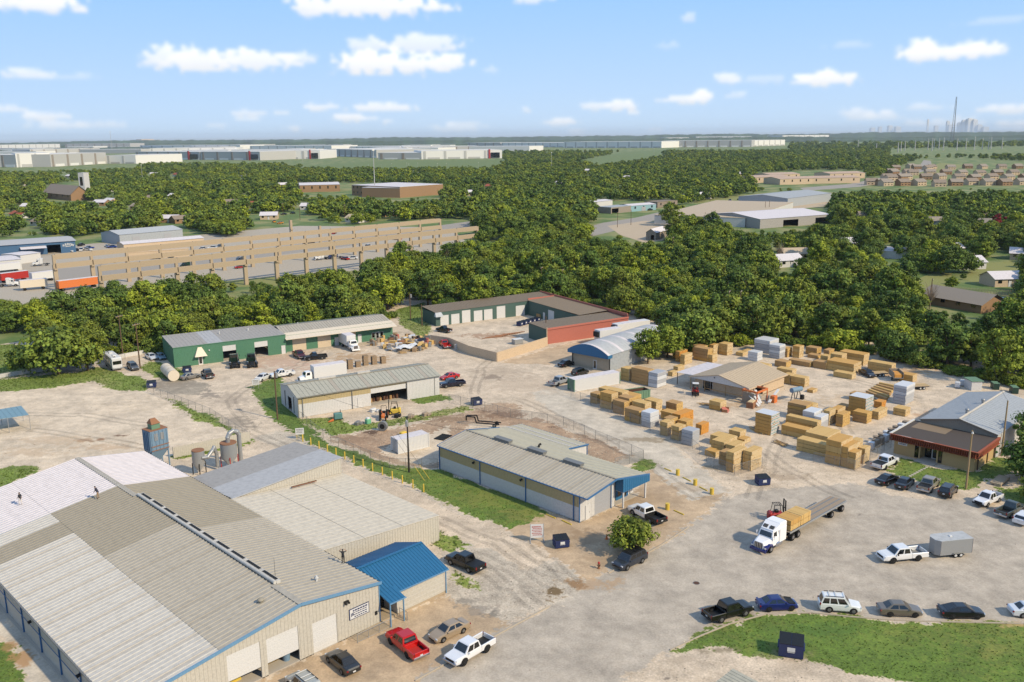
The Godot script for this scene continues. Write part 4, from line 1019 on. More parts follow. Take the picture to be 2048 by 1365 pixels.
func brick_office() -> void:
	var t := thing("brick_office","tan brick office with a rust-red shingled mansard and black flat roof","office",V(146.7,0,-56.0))
	var W := 12.75;var D := 9.2
	var mb := MB.new()
	mb.bx(0,0,0,0.25,2.75,4.3);mb.bx(0,0,6.9,0.25,2.75,W);mb.bx(0.26,0,W - 0.25,D,2.75,W);mb.bx(0.26,0,0,D,2.75,0.25);mb.bx(1.6,0,4.31,1.8,2.75,6.89);mb.bx(0.26,0,4.1,1.6,2.75,4.3);mb.bx(0.26,0,6.9,1.6,2.75,7.1)
	part("brick_wall",mb,M.brick,t)
	mb = MB.new();mb.bx(D - 0.01,0,0.26,D + 0.2,3.5,W - 0.26);part("rear_wall",mb,M.brick,t)
	for z in [3.75,7.5]: window(t,Vector2(0,z - 0.25),Vector2(0,z + 0.25),0.25,2.5,M.dark)
	door(t,M.dark,Vector2(1.6,4.6),Vector2(1.6,5.5),2.2,true);door(t,M.white,Vector2(1.6,5.7),Vector2(1.6,6.7),2.2,true)
	mb = MB.new();mb.bx(-1.6,0.02,4.0,1.6,0.12,7.2);part("door_step",mb,M.concrete,t)
	mb = MB.new();mb.bx(-0.7,3.42,-0.4,D + 0.3,3.5,W + 0.5);part("flat_roof",mb,M.tar,t)
	mb = MB.new();mb.bx(5.2,3.5,0.6,D,3.515,6.2);part("roof_patch",mb,M.tar_pale,t)
	mb = MB.new();mb.bx(-0.85,3.42,-0.65,D + 0.2,3.72,-0.42);mb.bx(-0.85,3.5,-0.42,-0.72,3.66,6.8);part("roof_curb",mb,M.white,t)
	# mansard: rows of shingle tiles, one by one along the front and the sunny end
	var ms := Node3D.new();ms.name = "mansard";t.add_child(ms)
	mb = MB.new();mb.loft([[V(-0.3,2.6,-0.3),V(-0.3,2.6,W + 0.3),V(-0.2,2.6,W + 0.3),V(-0.2,2.6,-0.3)],[V(-0.85,3.5,-0.6),V(-0.85,3.5,W + 0.6),V(-0.7,3.5,W + 0.6),V(-0.7,3.5,-0.6)]].map(func(r): return [r[3],r[2],r[1],r[0]]));part("mansard_face",mb,M.shingle_red,ms)
	for i in 40:
		mb = MB.new();var z := -0.5 + i*0.345
		beam(mb,V(-1.05,2.55,z + 0.16),V(-0.82,3.62,z + 0.16),0.05,0.3);part("shingle",mb,M.shingle_red,ms)
	for i in 28:
		mb = MB.new();var x := -0.7 + i*0.36
		mb.t = Transform3D(Basis(V(1,0,0),0.21),V(x,3.08,W + 0.72));mb.box(Vector3.ZERO,V(0.26,1.1,0.06));part("shingle",mb,M.shingle_red,ms)
	mb = MB.new();mb.bx(-1.1,3.58,-0.5,-0.72,3.66,W + 0.8);mb.bx(-0.7,3.58,W + 0.45,D + 0.2,3.66,W + 0.8);mb.bx(-0.86,2.55,-0.3,0.0,2.62,W + 0.8);mb.bx(0,2.55,W,D + 0.2,2.62,W + 0.8);part("soffit",mb,M.shingle_red,ms)
	for x in [1.4,5.9]: bar(t,"downpipe",M.pole_wood,V(x,0,W + 0.1),V(x,2.6,W + 0.1),0.14,0.14)
	# its long metal wing
	var wg := thing("metal_wing","long grey gabled metal hall behind the tan brick office","building",V(155.95,0,-55.4))
	var L := 22.6;var ww := 12.5
	ribwall(wg,"side_wall",M.wall_white,Vector2(0,ww),Vector2(L,ww),[[0.0,4.0],[L,4.0]])
	ribwall(wg,"side_wall",M.wall_white,Vector2(L,0),Vector2(0,0),[[0.0,4.0],[L,4.0]])
	ribwall(wg,"gable_wall",M.shingle_grey,Vector2(0,0),Vector2(0,ww),[[0.0,4.0],[6.4,5.4],[ww,4.0]])
	roof(wg,"roof_slope",V(-0.2,4.05,ww + 0.15),V(L + 0.4,0,0),V(0,1.4,-6.3),0.9,one("roof_steel"),0.03,0.05)
	roof(wg,"roof_slope",V(L + 0.2,4.05,-0.15),V(-L - 0.4,0,0),V(0,1.4,6.5),0.9,one("roof_steel"),0.03,0.05)
	bar(wg,"ridge_cap",M.cream,V(-0.2,5.52,6.38),V(L + 0.2,5.52,6.38),0.35,0.06)
	bar(wg,"rake_trim",M.shingle_brown,V(-0.25,4.0,-0.1),V(-0.25,5.42,6.38),0.06,0.16);bar(wg,"rake_trim",M.shingle_brown,V(-0.25,5.42,6.38),V(-0.25,4.0,ww + 0.1),0.06,0.16)
	for x in [4.5,12.5]:
		mb = MB.new();mb.cyl(V(x,5.3,6.0),V(x,5.9,6.0),0.25,0.25,10);mb.ball(V(x,6.0,6.0),V(0.36,0.26,0.36),8);part("roof_vent",mb,M.galv,wg)
	mb = MB.new();mb.bx(0,0.01,0,L,0.06,ww);part("floor_slab",mb,M.concrete,wg)
	var s := thing("wall_sign","small white sign on the tan brick office wall","sign",V(146.68,1.75,-54.6),-PI/2)
	mb = MB.new();mb.bx(-0.75,0,0,0.75,0.75,0.06);part("board",mb,M.white,s)
	print_lines(s,1.3,0.6,2,V(0,0.38,0.065))

func lumber_office() -> void:
	var t := thing("yard_office","tan-roofed lumber yard office with a white gable end","office",V(157.9,0,-103.0))
	var D := 14.0;var W := 13.1;var he := 2.75;var hr := 4.35;var zc := 6.55
	ribwall(t,"front_wall",M.wall_sand,Vector2(0,0),Vector2(0,W),[[0.0,he],[W,he]],[],0,20,0)
	ribwall(t,"side_wall",M.wall_sand,Vector2(0,W),Vector2(D,W),[[0.0,he],[D,he]],[[2.0,5.2,0,2.5]],0,20,0)
	ribwall(t,"side_wall",M.wall_sand,Vector2(D,0),Vector2(0,0),[[0.0,he],[D,he]],[],0,20,0)
	ribwall(t,"rear_wall",M.wall_sand,Vector2(D,W),Vector2(D,0),[[0.0,he],[zc,hr - 0.1],[W,he]],[],0,20,0)
	ribwall(t,"gable",M.wall_white,Vector2(-1.5,-0.5),Vector2(-1.5,W + 0.5),[[0.0,he + 0.15],[zc + 0.5,hr - 0.05],[W + 1,he + 0.15]],[],2.55,0.2,0.012)
	var mb := MB.new();mb.bx(-1.5,2.55,-0.5,D,2.6,W + 0.5);part("soffit",mb,M.wall_white,t)
	roof(t,"roof_slope",V(-1.6,he,W + 0.65),V(D + 1.8,0,0),V(0,hr - he,-(W + 1.3)/2),0.9,one("roof_sand"),0.035,0.06)
	roof(t,"roof_slope",V(D + 0.2,he,-0.65),V(-D - 1.8,0,0),V(0,hr - he,(W + 1.3)/2),0.9,one("roof_sand"),0.035,0.06)
	mb = MB.new();beam(mb,V(-1.62,he - 0.05,-0.7),V(-1.62,hr - 0.03,zc),0.06,0.18);beam(mb,V(-1.62,hr - 0.03,zc),V(-1.62,he - 0.05,W + 0.7),0.06,0.18);beam(mb,V(-1.6,he - 0.12,W + 0.68),V(D + 0.2,he - 0.12,W + 0.68),0.06,0.3);part("eave_trim",mb,M.wall_sand,t)
	door(t,M.dark,Vector2(0,2.6),Vector2(0,3.6),2.15,true)
	for z in [1.9,3.75]: window(t,Vector2(0,z),Vector2(0,z + 0.5),0.3,2.2,M.white)
	for z in [-0.3,3.2,8.2,W + 0.2]: bar(t,"post",M.pole_pale,V(-1.35,0,z),V(-1.35,2.55,z),0.12,0.12)
	bar(t,"porch_rail",M.lumber_old,V(-1.35,0.9,3.3),V(-1.35,0.9,W),0.08,0.12)
	mb = MB.new();mb.bevel(V(-1.56,3.6,5.6),V(0.14,0.22,0.25),0.03);part("lamp",mb,M.dark,t)
	mb = MB.new();mb.bx(-1.5,0.01,0,D,0.1,W);part("porch_slab",mb,M.concrete,t)
	# lean-to of white sheet
	roof(t,"lean_to_roof",V(11.5,2.75,-4.6),V(-12.0,0,0),V(0,0.12,4.2),0.9,one("roof_white"),0.025,0.05)
	for x in [0.0,11.2]: bar(t,"lean_to_post",M.pole_wood,V(x - 0.3,0,-4.4),V(x - 0.3,2.72,-4.4),0.12,0.12)

func small_structures() -> void:
	# open carport on the left lot
	var c := thing("carport","open carport with a faded blue sheet roof on thin legs","carport")
	var a := gp(-30,843,2.9);var b := gp(57,830,2.9);var d := gp(42,812,3.1);var e := gp(-45,826,3.1)
	var n := 8
	for i in n:
		var mb := MB.new();var p := a.lerp(b,float(i)/n);var q := a.lerp(b,(i + 0.97)/n);var r := e.lerp(d,(i + 0.97)/n);var s := e.lerp(d,float(i)/n)
		mb.quad(p,q,r,s);mb.quad(p + V(0,-0.05,0),p,q + V(0,0,0),q + V(0,-0.05,0));beam(mb,p + V(0,0.02,0),s + V(0,0.02,0),0.06,0.04);part("roof_panel",mb,M.blue_carport,c)
	for p in [a,b,d,e,a.lerp(b,0.5),e.lerp(d,0.5)]: bar(c,"leg",M.galv,V(p.x,0,p.z),p - V(0,0.04,0),0.08,0.08)
	rebase(c,(a + d)/2*V(1,0,1))
	# roof corner at the bottom edge of the picture
	var h := thing("roadside_shed","small metal shed with a pale ribbed roof by the street","shed")
	var p0 := gp(1466,1338,3.3)
	roof(h,"roof_slope",p0 + V(-5.0,-0.35,6.0),V(0,0,0.01) + V(5.0,0,0),V(0,0.35,-6.0),0.45,one("roof_grey_green"),0.04,0.06)
	ribwall(h,"wall",M.wall_cream,Vector2(p0.x,p0.z + 5.8),Vector2(p0.x,p0.z + 0.15),[[0.0,2.9],[5.65,3.2]])
	ribwall(h,"wall",M.wall_cream,Vector2(p0.x - 0.15,p0.z + 0.15),Vector2(p0.x - 4.85,p0.z + 0.15),[[0.0,3.2],[4.7,3.2]])
	ribwall(h,"wall",M.wall_cream,Vector2(p0.x - 4.85,p0.z + 0.15),Vector2(p0.x - 4.85,p0.z + 5.8),[[0.0,3.2],[5.65,2.9]])
	ribwall(h,"wall",M.wall_cream,Vector2(p0.x - 4.85,p0.z + 5.8),Vector2(p0.x,p0.z + 5.8),[[0.0,2.9],[4.8,2.9]])
	rebase(h,V(p0.x - 2.4,0,p0.z + 3))

# ---------- vehicles; local: front towards -z, origin on the ground ----------
func ring(z: float,w: float,yb: float,yt: float,k: float) -> Array:
	return [V(-w + 0.05,yb,z),V(-w,yb + 0.12,z),V(-w - 0.005,(yb + yt)/2,z),V(-w + k*0.4,yt - k,z),V(-w + k*2.2,yt,z),V(w - k*2.2,yt,z),V(w - k*0.4,yt - k,z),V(w + 0.005,(yb + yt)/2,z),V(w,yb + 0.12,z),V(w - 0.05,yb,z)]

func pane(parent: Node, called: String, q: Array, inx := 0.06, iny := 0.08) -> MeshInstance3D:      # a pane laid on the quad q (counter-clockwise from outside)
	var a: Vector3 = q[0];var b: Vector3 = q[1];var c: Vector3 = q[2];var d: Vector3 = q[3]
	var n := (c - a).cross(d - b).normalized()*0.012
	var f := func(u,v): return a.lerp(b,u).lerp(d.lerp(c,u),v) + n
	var mb := MB.new();mb.quad(f.call(inx,iny),f.call(1 - inx,iny),f.call(1 - inx,1 - iny),f.call(inx,1 - iny))
	return part(called,mb,M.glass,parent)

func cabin(t: Node,m: Material,b0: float,b1: float,bw: float,by: float,t0: float,t1: float,tw: float,ty: float,splits: Array,roof_m: Material = null) -> void:
	var A := V(-bw,by,b0);var B := V(bw,by,b0);var C := V(bw,by,b1);var D := V(-bw,by,b1)
	var e := V(-tw,ty,t0);var f := V(tw,ty,t0);var g := V(tw,ty,t1);var h := V(-tw,ty,t1)
	var mb := MB.new()
	mb.quad(B,A,e,f);mb.quad(D,C,g,h);mb.quad(A,D,h,e);mb.quad(C,B,f,g)
	part("cab",mb,m,t)
	mb = MB.new();var z0 := t0 + 0.12;var z1 := t1 - 0.12;var w := tw - 0.1;var y := ty + 0.045
	mb.quad(V(-w,y,z1),V(w,y,z1),V(w,y,z0),V(-w,y,z0))
	mb.quad(f,e,V(-w,y,z0),V(w,y,z0));mb.quad(h,g,V(w,y,z1),V(-w,y,z1));mb.quad(e,h,V(-w,y,z1),V(-w,y,z0));mb.quad(g,f,V(w,y,z0),V(w,y,z1))
	part("roof",mb,roof_m if roof_m else m,t)
	pane(t,"windshield",[B,A,e,f],0.07,0.1);pane(t,"rear_window",[D,C,g,h],0.1,0.14)
	for i in splits.size() - 1:
		var u0: float = splits[i];var u1: float = splits[i + 1]
		pane(t,"side_window",[A.lerp(D,u0),A.lerp(D,u1),e.lerp(h,u1),e.lerp(h,u0)],0.07,0.12)
		pane(t,"side_window",[C.lerp(B,1 - u1),C.lerp(B,1 - u0),g.lerp(f,1 - u0),g.lerp(f,1 - u1)],0.07,0.12)

func wheel(t: Node,x: float,z: float,r: float,wd: float,rim: Material,hub := 0.6) -> void:
	var s := signf(x);var mb := MB.new()
	var key := "wheel%.2f%.2f%d" % [r,wd,int(s)]
	if not mesh_of.has(key):
		mb.cyl(V(-s*wd,0,0),V(-s*0.03,0,0),r,r,18);mb.cyl(V(-s*0.03,0,0),V(0,0,0),r,r*0.9,18);mesh_of[key] = mb.mesh(M.rubber)
	var k2 := "rim%.2f%d%s" % [r*hub,int(s),rim.resource_name + str(rim.get_instance_id())]
	if not mesh_of.has(k2):
		mb = MB.new();mb.cyl(V(s*0.002,0,0),V(s*0.012,0,0),r*hub,r*hub*0.86,12)
		for i in 5:
			var an := TAU*i/5;mb.t = Transform3D(Basis(V(1,0,0),an),Vector3.ZERO);mb.box(V(s*0.016,r*hub*0.42,0),V(0.012,r*hub*0.7,r*0.14))
		mesh_of[k2] = mb.mesh(rim)
	var o := inst("wheel",mesh_of[key],t);o.position = V(x,r,z)
	inst("rim",mesh_of[k2],o)

var mesh_of := {}

func arches(t: Node,w: float,zs: Array,r: float) -> void:
	for z in zs:
		for s in [-1.0,1.0]:
			var k := 12;var mb := MB.new()
			for i in k:
				var a0 := PI*1.12*i/k - 0.06*PI;var a1 := PI*1.12*(i + 1)/k - 0.06*PI
				var p0 := V(s*(w + 0.008),r + sin(a0)*r*1.17,z + cos(a0)*r*1.17);var p1 := V(s*(w + 0.008),r + sin(a1)*r*1.17,z + cos(a1)*r*1.17);var c := V(s*(w + 0.008),r,z)
				if s > 0: mb.tri(c,p1,p0)
				else: mb.tri(c,p0,p1)
			part("wheel_arch",mb,M.black,t)

func lights(t: Node,w: float,zf: float,zr: float,yf: float,yr: float,tall := 0.16) -> void:
	for s in [-1.0,1.0]:
		var mb := MB.new();mb.bevel(V(s*(w - 0.2),yf,zf + 0.06),V(0.32,0.16,0.14),0.03);part("headlight",mb,M.headlight,t)
		mb = MB.new();mb.bevel(V(s*(w - 0.11),yr,zr - 0.06),V(0.2,tall,0.16),0.02);part("taillight",mb,M.tail,t)
	var mb := MB.new();mb.box(V(0,yr - 0.22,zr + 0.012),V(0.32,0.16,0.02));part("licence_plate",mb,M.white,t)

func mirrors(t: Node,m: Material,x: float,y: float,z: float,k := 1.0) -> void:
	for s in [-1.0,1.0]:
		var mb := MB.new();mb.bevel(V(s*(x + 0.1*k),y,z),V(0.2*k,0.16*k,0.1),0.03);part("mirror",mb,m,t)

# kind: sedan, coupe, suv, pickup; returns the node, built with its front towards -z
func car(t: Node3D,kind: String,c: Color,o := {}) -> void:
	var m := paint(c,o.get("metal",0.25));var L: float = o.get("L",4.8);var W: float = o.get("W",0.9);var rim: Material = M[o.get("rim","steel")]
	var hl := L/2;var mb := MB.new();var wb: float = o.get("wb",L*0.57);var zf := -wb/2 - L*0.015;var zr := wb/2 - L*0.015
	if kind == "sedan" or kind == "coupe":
		var r := 0.33
		mb.loft([ring(hl,W*0.78,0.42,0.82,0.08),ring(hl - 0.12,W*0.93,0.28,0.95,0.07),ring(hl - 0.9,W*0.99,0.22,1.0,0.06),ring(0.2,W,0.2,0.93,0.05),ring(-hl + 1.35,W,0.2,0.93,0.06),ring(-hl + 0.5,W*0.96,0.22,0.78,0.09),ring(-hl + 0.12,W*0.86,0.25,0.66,0.08),ring(-hl,W*0.68,0.36,0.56,0.06)]);part("body",mb,m,t)
		var rear := hl - (0.62 if kind == "sedan" else 0.42)
		cabin(t,m,-hl + 1.25,rear,W - 0.1,0.92,-hl + 2.05,rear - (0.75 if kind == "sedan" else 1.15),W - 0.3,1.42 if kind == "sedan" else 1.36,[0.08,0.5,0.9] if kind == "sedan" else [0.08,0.62],M[o.roof] if o.has("roof") else null)
		mb = MB.new();arches(t,W,[zf,zr],r);mb.bx(-W*0.55,0.36,-hl - 0.006,W*0.55,0.5,-hl + 0.02);part("grille",mb,M.black,t)
		for x in [-W - 0.012,W + 0.012]: for z in [zf,zr]: wheel(t,x,z,r,0.2,rim)
		lights(t,W*0.95,-hl + 0.1,hl - 0.02,0.6,0.78);mirrors(t,m,W - 0.05,1.0,-hl + 1.55)
		if o.has("spoiler"): mb = MB.new();mb.bx(-W*0.8,1.08,hl - 0.25,W*0.8,1.12,hl - 0.02);mb.bx(-W*0.7,0.94,hl - 0.2,-W*0.66,1.08,hl - 0.1);mb.bx(W*0.66,0.94,hl - 0.2,W*0.7,1.08,hl - 0.1);part("spoiler",mb,m,t)
		if o.has("hood"): mb = MB.new();mb.loft([ring(-hl + 1.3,W*0.86,0.9,0.945,0.01),ring(-hl + 0.45,W*0.8,0.76,0.795,0.01)]);part("hood",mb,M[o.hood],t)
	elif kind == "suv":
		var r := 0.37
		mb.loft([ring(hl,W*0.92,0.42,0.98,0.05),ring(hl - 0.1,W*0.98,0.32,1.06,0.05),ring(0,W,0.3,1.04,0.05),ring(-hl + 1.25,W,0.3,1.04,0.06),ring(-hl + 0.45,W*0.97,0.3,0.94,0.09),ring(-hl + 0.08,W*0.9,0.34,0.84,0.08),ring(-hl,W*0.8,0.42,0.74,0.06)]);part("body",mb,m,t)
		var ty: float = o.get("H",1.72) - 0.05
		cabin(t,m,-hl + 1.2,hl - 0.08,W - 0.07,1.03,-hl + 1.85,hl - 0.42,W - 0.22,ty,[0.06,0.4,0.7,0.97],M[o.roof] if o.has("roof") else null)
		mb = MB.new();arches(t,W,[zf,zr],r);mb.bx(-W*0.5,0.5,-hl - 0.006,W*0.5,0.68,-hl + 0.02);part("grille",mb,M.black,t)
		for x in [-W - 0.012,W + 0.012]: for z in [zf,zr]: wheel(t,x,z,r,0.22,rim)
		lights(t,W*0.97,-hl + 0.06,hl - 0.02,0.78,1.0,0.3);mirrors(t,m,W - 0.03,1.12,-hl + 1.5)
		if o.has("rack"):
			for s in [-1.0,1.0]: bar(t,"roof_rail",M.black,V(s*(W - 0.3),ty + 0.12,-hl + 2.0),V(s*(W - 0.3),ty + 0.12,hl - 0.6),0.05,0.06)
			for z in [-0.4,0.5,1.2]: bar(t,"roof_bar",M.black if o.rack == 1 else M.white,V(-W + 0.3,ty + 0.14,z),V(W - 0.3,ty + 0.14,z),0.06,0.05)
	else:      # pickup
		var r: float = o.get("r",0.4);var up := r - 0.4;var crew: float = o.get("crew",1.0);var bedm: Material = M[o.get("bed","black")]
		var c1 := -hl + 1.55 + 1.5 * crew + (0.9 if crew < 1 else 0.75)      # back of the cab
		mb.loft([ring(c1,W,0.42 + up,1.12 + up,0.04),ring(-hl + 1.4,W,0.42 + up,1.12 + up,0.06),ring(-hl + 0.4,W*0.98,0.42 + up,1.08 + up,0.09),ring(-hl + 0.08,W*0.93,0.46 + up,1.0 + up,0.08),ring(-hl,W*0.88,0.5 + up,0.94 + up,0.05)]);part("body",mb,m,t)
		cabin(t,m,-hl + 1.35,c1 - 0.02,W - 0.06,1.1 + up,-hl + 2.05,c1 - 0.22,W - 0.22,1.82 + up,[0.07,0.52,0.95] if crew > 0.5 else [0.08,0.9],M[o.roof] if o.has("roof") else null)
		var bm := MB.new();var b0 := c1 + 0.04;var y0 := 0.5 + up;var y1 := 1.12 + up;var bmat: Material = M[o.bedside] if o.has("bedside") else m
		for s in [-1.0,1.0]: bm.bevel(V(s*(W - 0.07),(y0 + y1)/2,(b0 + hl)/2),V(0.15,y1 - y0,hl - b0),0.03)
		bm.bevel(V(0,(y0 + y1)/2,b0 + 0.05),V(2*W - 0.3,y1 - y0,0.08),0.02);part("bed",bm,bmat,t)
		bm = MB.new();bm.bevel(V(0,(y0 + y1)/2,hl - 0.06),V(2*W - 0.3,y1 - y0,0.1),0.02);part("tailgate",bm,bmat,t)
		bm = MB.new();bm.bx(-W + 0.14,y0 + 0.02,b0 + 0.1,W - 0.14,y0 + 0.1,hl - 0.1);part("bed_floor",bm,bedm,t)
		if o.has("cover"): bm = MB.new();bm.bx(-W + 0.1,y1 - 0.03,b0 + 0.05,W - 0.1,y1 + 0.025,hl - 0.06);part("bed_cover",bm,M.black,t)
		mb = MB.new();arches(t,W,[zf,zr],r);mb.bx(-W*0.62,0.66 + up,-hl - 0.008,W*0.62,0.94 + up,-hl + 0.02);mb.bx(-W*0.8,0.4,-hl + 0.5,W*0.8,0.5 + up,hl - 0.3);part("grille",mb,M.black,t)
		for z in [-hl - 0.02,hl + 0.02]: mb = MB.new();mb.bevel(V(0,0.58 + up,z),V(2*W - 0.08,0.2,0.16),0.03);part("bumper",mb,M[o.get("bumper","chrome")],t)
		for x in [-W - 0.015,W + 0.015]: for z in [zf,zr]: wheel(t,x,z,r,0.26,rim,o.get("hub",0.6))
		lights(t,W*0.97,-hl + 0.06,hl,0.9 + up,0.95 + up,0.34);mirrors(t,m if not o.has("bumper") else M.black,W,1.22 + up,-hl + 1.75,1.2)

# place by the contact points of the two near-side wheels: front (fx, fy), rear (rx, ry), in photo pixels
func by_wheels(called: String,label: String,cat: String,fx: float,fy: float,rx: float,ry: float,W := 0.9,group := "") -> Node3D:
	var f := gp(fx,fy);var r := gp(rx,ry);var d := (f - r).normalized();var side := d.cross(Vector3.UP)
	var mid := (f + r)/2
	if side.dot(mid) < 0: side = -side
	return thing(called,label,cat,mid + side*W + V(0,0.016,0),atan2(-d.x,-d.z),group)

func vehicles() -> void:
	var P := "vehicles parked on the lots";var t: Node3D
	var list := [
		# called, label, category, front wheel, rear wheel (pixels), kind, colour, options
		["parked_car","dark grey sedan parked nose-in before the cream warehouse","car",654,1326,686,1354,"sedan",Color(0.13,0.14,0.15),{}],
		["pickup_truck","bright red crew-cab pickup parked before the cream warehouse","pickup",776,1288,819,1324,"pickup",Color(0.70,0.03,0.03),{L = 5.9,W = 1.0,bed = "red",rim = "dark"}],
		["parked_car","beige-gold sedan parked beside the red pickup","car",890,1286,927,1268.5,"sedan",Color(0.60,0.53,0.44),{}],
		["pickup_truck","white pickup with black bed liner parked on the kerb","pickup",929,1334,977.5,1305,"pickup",Color(0.86,0.86,0.87),{L = 5.8,W = 1.0,rim = "dark",crew = 0.8,r = 0.44}],
		["parked_suv","silver sport utility with roof rack before the open bays","suv",573,1374,612,1408,"suv",Color(0.62,0.63,0.62),{rack = 2,H = 1.85}],
		["pickup_truck","black pickup with covered bed on the weedy gravel","pickup",900.5,1131.5,939,1148.6,"pickup",Color(0.025,0.025,0.028),{L = 5.6,W = 0.97,cover = 1,bumper = "black",rim = "steel"}],
		["parked_suv","dark blue-grey sport utility parked under the small street tree","suv",1257,1142,1285.5,1128,"suv",Color(0.16,0.18,0.22),{rack = 1,L = 5.0,W = 0.98,roof = "black"}],
		["pickup_truck","white cab pickup with a black work bed by the blue entrance","pickup",1256,1027,1310,1055,"pickup",Color(0.85,0.85,0.85),{L = 6.3,W = 1.05,bedside = "black",r = 0.43,bumper = "black"}],
		["pickup_truck","white crew-cab pickup towing the enclosed silver trailer","pickup",1785.3,1129.4,1841.3,1123.6,"pickup",Color(0.86,0.86,0.86),{L = 6.1,W = 1.03,r = 0.42,rim = "dark",bed = "galv_dull",bumper = "white"}],
		["pickup_truck","white pickup with black tailgate cover beside the brick office lawn","pickup",1795,930,1769,943,"pickup",Color(0.85,0.85,0.86),{L = 5.9,W = 1.02,cover = 1,rim = "dark"}],
		["parked_car","black coupe with red taillights parked by the lawn","car",1792,966,1779,972,"coupe",Color(0.05,0.03,0.035),{L = 4.75}],
		["parked_car","charcoal sedan between the black coupe and the tan pickup","car",1827,971,1816.7,980.3,"sedan",Color(0.10,0.11,0.13),{}],
		["pickup_truck","tan-silver pickup parked nose-in at the office lawn","pickup",1876.5,975.5,1865,986.2,"pickup",Color(0.52,0.49,0.45),{L = 5.6,W = 0.98,cover = 1}],
		["parked_suv","black sport utility next to the tan-silver pickup","suv",1913.2,988.5,1905,996.7,"suv",Color(0.05,0.045,0.05),{L = 4.6}],
		["pickup_truck","white extended-cab pickup with black bumper by the drainage ditch","pickup",1977.5,1015.5,1999,1006,"pickup",Color(0.87,0.87,0.88),{L = 5.3,W = 0.92,crew = 0.6,bumper = "black",r = 0.37}],
		["pickup_truck","old grey-green pickup parked at the edge of the turnaround","pickup",2046,1027,2022,1039,"pickup",Color(0.27,0.30,0.30),{L = 5.6,W = 0.95,crew = 0.4,rim = "steel"}],
		["parked_car","white hatchback behind the old grey-green pickup","car",2078,1040,2050,1058,"suv",Color(0.86,0.86,0.87),{L = 4.4,H = 1.55}],
		["pickup_truck","black lifted pickup with orange gear in its bed","pickup",1492,1235,1441,1249,"pickup",Color(0.02,0.02,0.022),{L = 5.8,W = 1.0,r = 0.43,bumper = "black",hub = 0.55}],
		["parked_car","royal blue sedan with a dark hood along the grass","car",1583,1223.7,1537,1226.4,"sedan",Color(0.03,0.10,0.36),{spoiler = 1,L = 4.65,rim = "dark",hood = "black"}],
		["parked_suv","boxy white sport utility with roof bars along the grass","suv",1706.4,1230.6,1657,1227,"suv",Color(0.87,0.87,0.86),{rack = 2,H = 1.85,L = 4.6,W = 0.93}],
		["parked_car","faded bronze-grey old sedan along the grass","car",1830,1237.5,1779,1236,"sedan",Color(0.40,0.37,0.33),{L = 4.75,rim = "dark"}],
		["parked_car","dark navy coupe along the grass","car",1957,1241,1902,1241,"coupe",Color(0.04,0.045,0.08),{L = 4.85,spoiler = 1,rim = "dark"}],
		["parked_car","silver-white sedan at the far end of the grass row","car",2097,1240,2045,1238.5,"sedan",Color(0.80,0.81,0.83),{L = 4.8}],
		["pickup_truck","navy and maroon pickup parked at the end of the long white shed","pickup",892.3,777.3,922.5,773.8,"pickup",Color(0.05,0.06,0.16),{L = 5.6,W = 0.98,crew = 0.7,bed = "rust_dark"}],
		["parked_car","red car half hidden behind the navy pickup","car",893,762,914,758,"sedan",Color(0.66,0.06,0.06),{L = 4.6}],
		["pickup_truck","faded red pickup parked against the yard wall","pickup",877.5,691.5,886.5,698.6,"pickup",Color(0.60,0.07,0.07),{L = 5.6,W = 0.97,crew = 0.5,bed = "rust"}],
		["pickup_truck","black open pickup parked in the storage court entrance","pickup",874,664,893,667.5,"pickup",Color(0.035,0.035,0.04),{L = 4.9,W = 0.9,crew = 0.4}],
		["pickup_truck","silver pickup parked by the white cargo container","pickup",1137.7,766.7,1114,774.3,"pickup",Color(0.58,0.59,0.60),{L = 5.5,W = 0.96,rim = "dark"}],
		["parked_car","black sedan parked in front of the arched building","car",1148.6,730.5,1129.5,736.2,"sedan",Color(0.035,0.035,0.04),{}],
		["parked_suv","dark grey sport utility beside the white container","suv",1174.3,749.5,1159,754.3,"suv",Color(0.09,0.095,0.10),{L = 4.6}],
		["parked_car","silver sedan parked by the blue bin and the tank","car",391,758,377,760.8,"sedan",Color(0.45,0.44,0.43),{L = 4.6}],
		["pickup_truck","grey-brown pickup parked near the cylindrical tank","pickup",402.5,752,410.7,759.4,"pickup",Color(0.22,0.21,0.20),{L = 5.5,W = 0.96}],
		["pickup_truck","dark red pickup parked at the cream doors of the green building","pickup",598,721,583,711.5,"pickup",Color(0.30,0.03,0.04),{L = 5.5,W = 0.97,crew = 0.7,bed = "galv"}],
		["pickup_truck","black flatbed pickup parked beside the dark red one","pickup",618.6,722.5,646,720.0,"pickup",Color(0.03,0.035,0.04),{L = 5.5,W = 0.97,crew = 0.5,bedside = "black"}],
		["pickup_truck","white service pickup behind the long white shed","pickup",555,758,580,754,"pickup",Color(0.85,0.85,0.85),{L = 5.6,W = 0.98,crew = 0.6,bed = "galv_dull"}],
		["parked_suv","dark silver sport utility next to the motorhome","suv",264,744.6,252,736.5,"suv",Color(0.30,0.31,0.32),{L = 4.7}],
		["parked_car","faded white car behind the tall utility poles","car",300,722,290,717,"sedan",Color(0.75,0.76,0.78),{}],
		["parked_car","pale blue car beside the end of the green building","car",318,722,308,716,"sedan",Color(0.45,0.55,0.62),{}],
		["parked_car","white sedan with its hood up behind the long shed","car",523,765,541,757,"sedan",Color(0.8,0.8,0.8),{hood = "white"}],
	]
	for q in list:
		var W: float = q[9].get("W",0.9)
		t = by_wheels(q[0],q[1],q[2],q[3],q[4],q[5],q[6],W)
		car(t,q[7],q[8],q[9])
	semi();trailer();box_trucks();motorhome();tractors();forklifts()

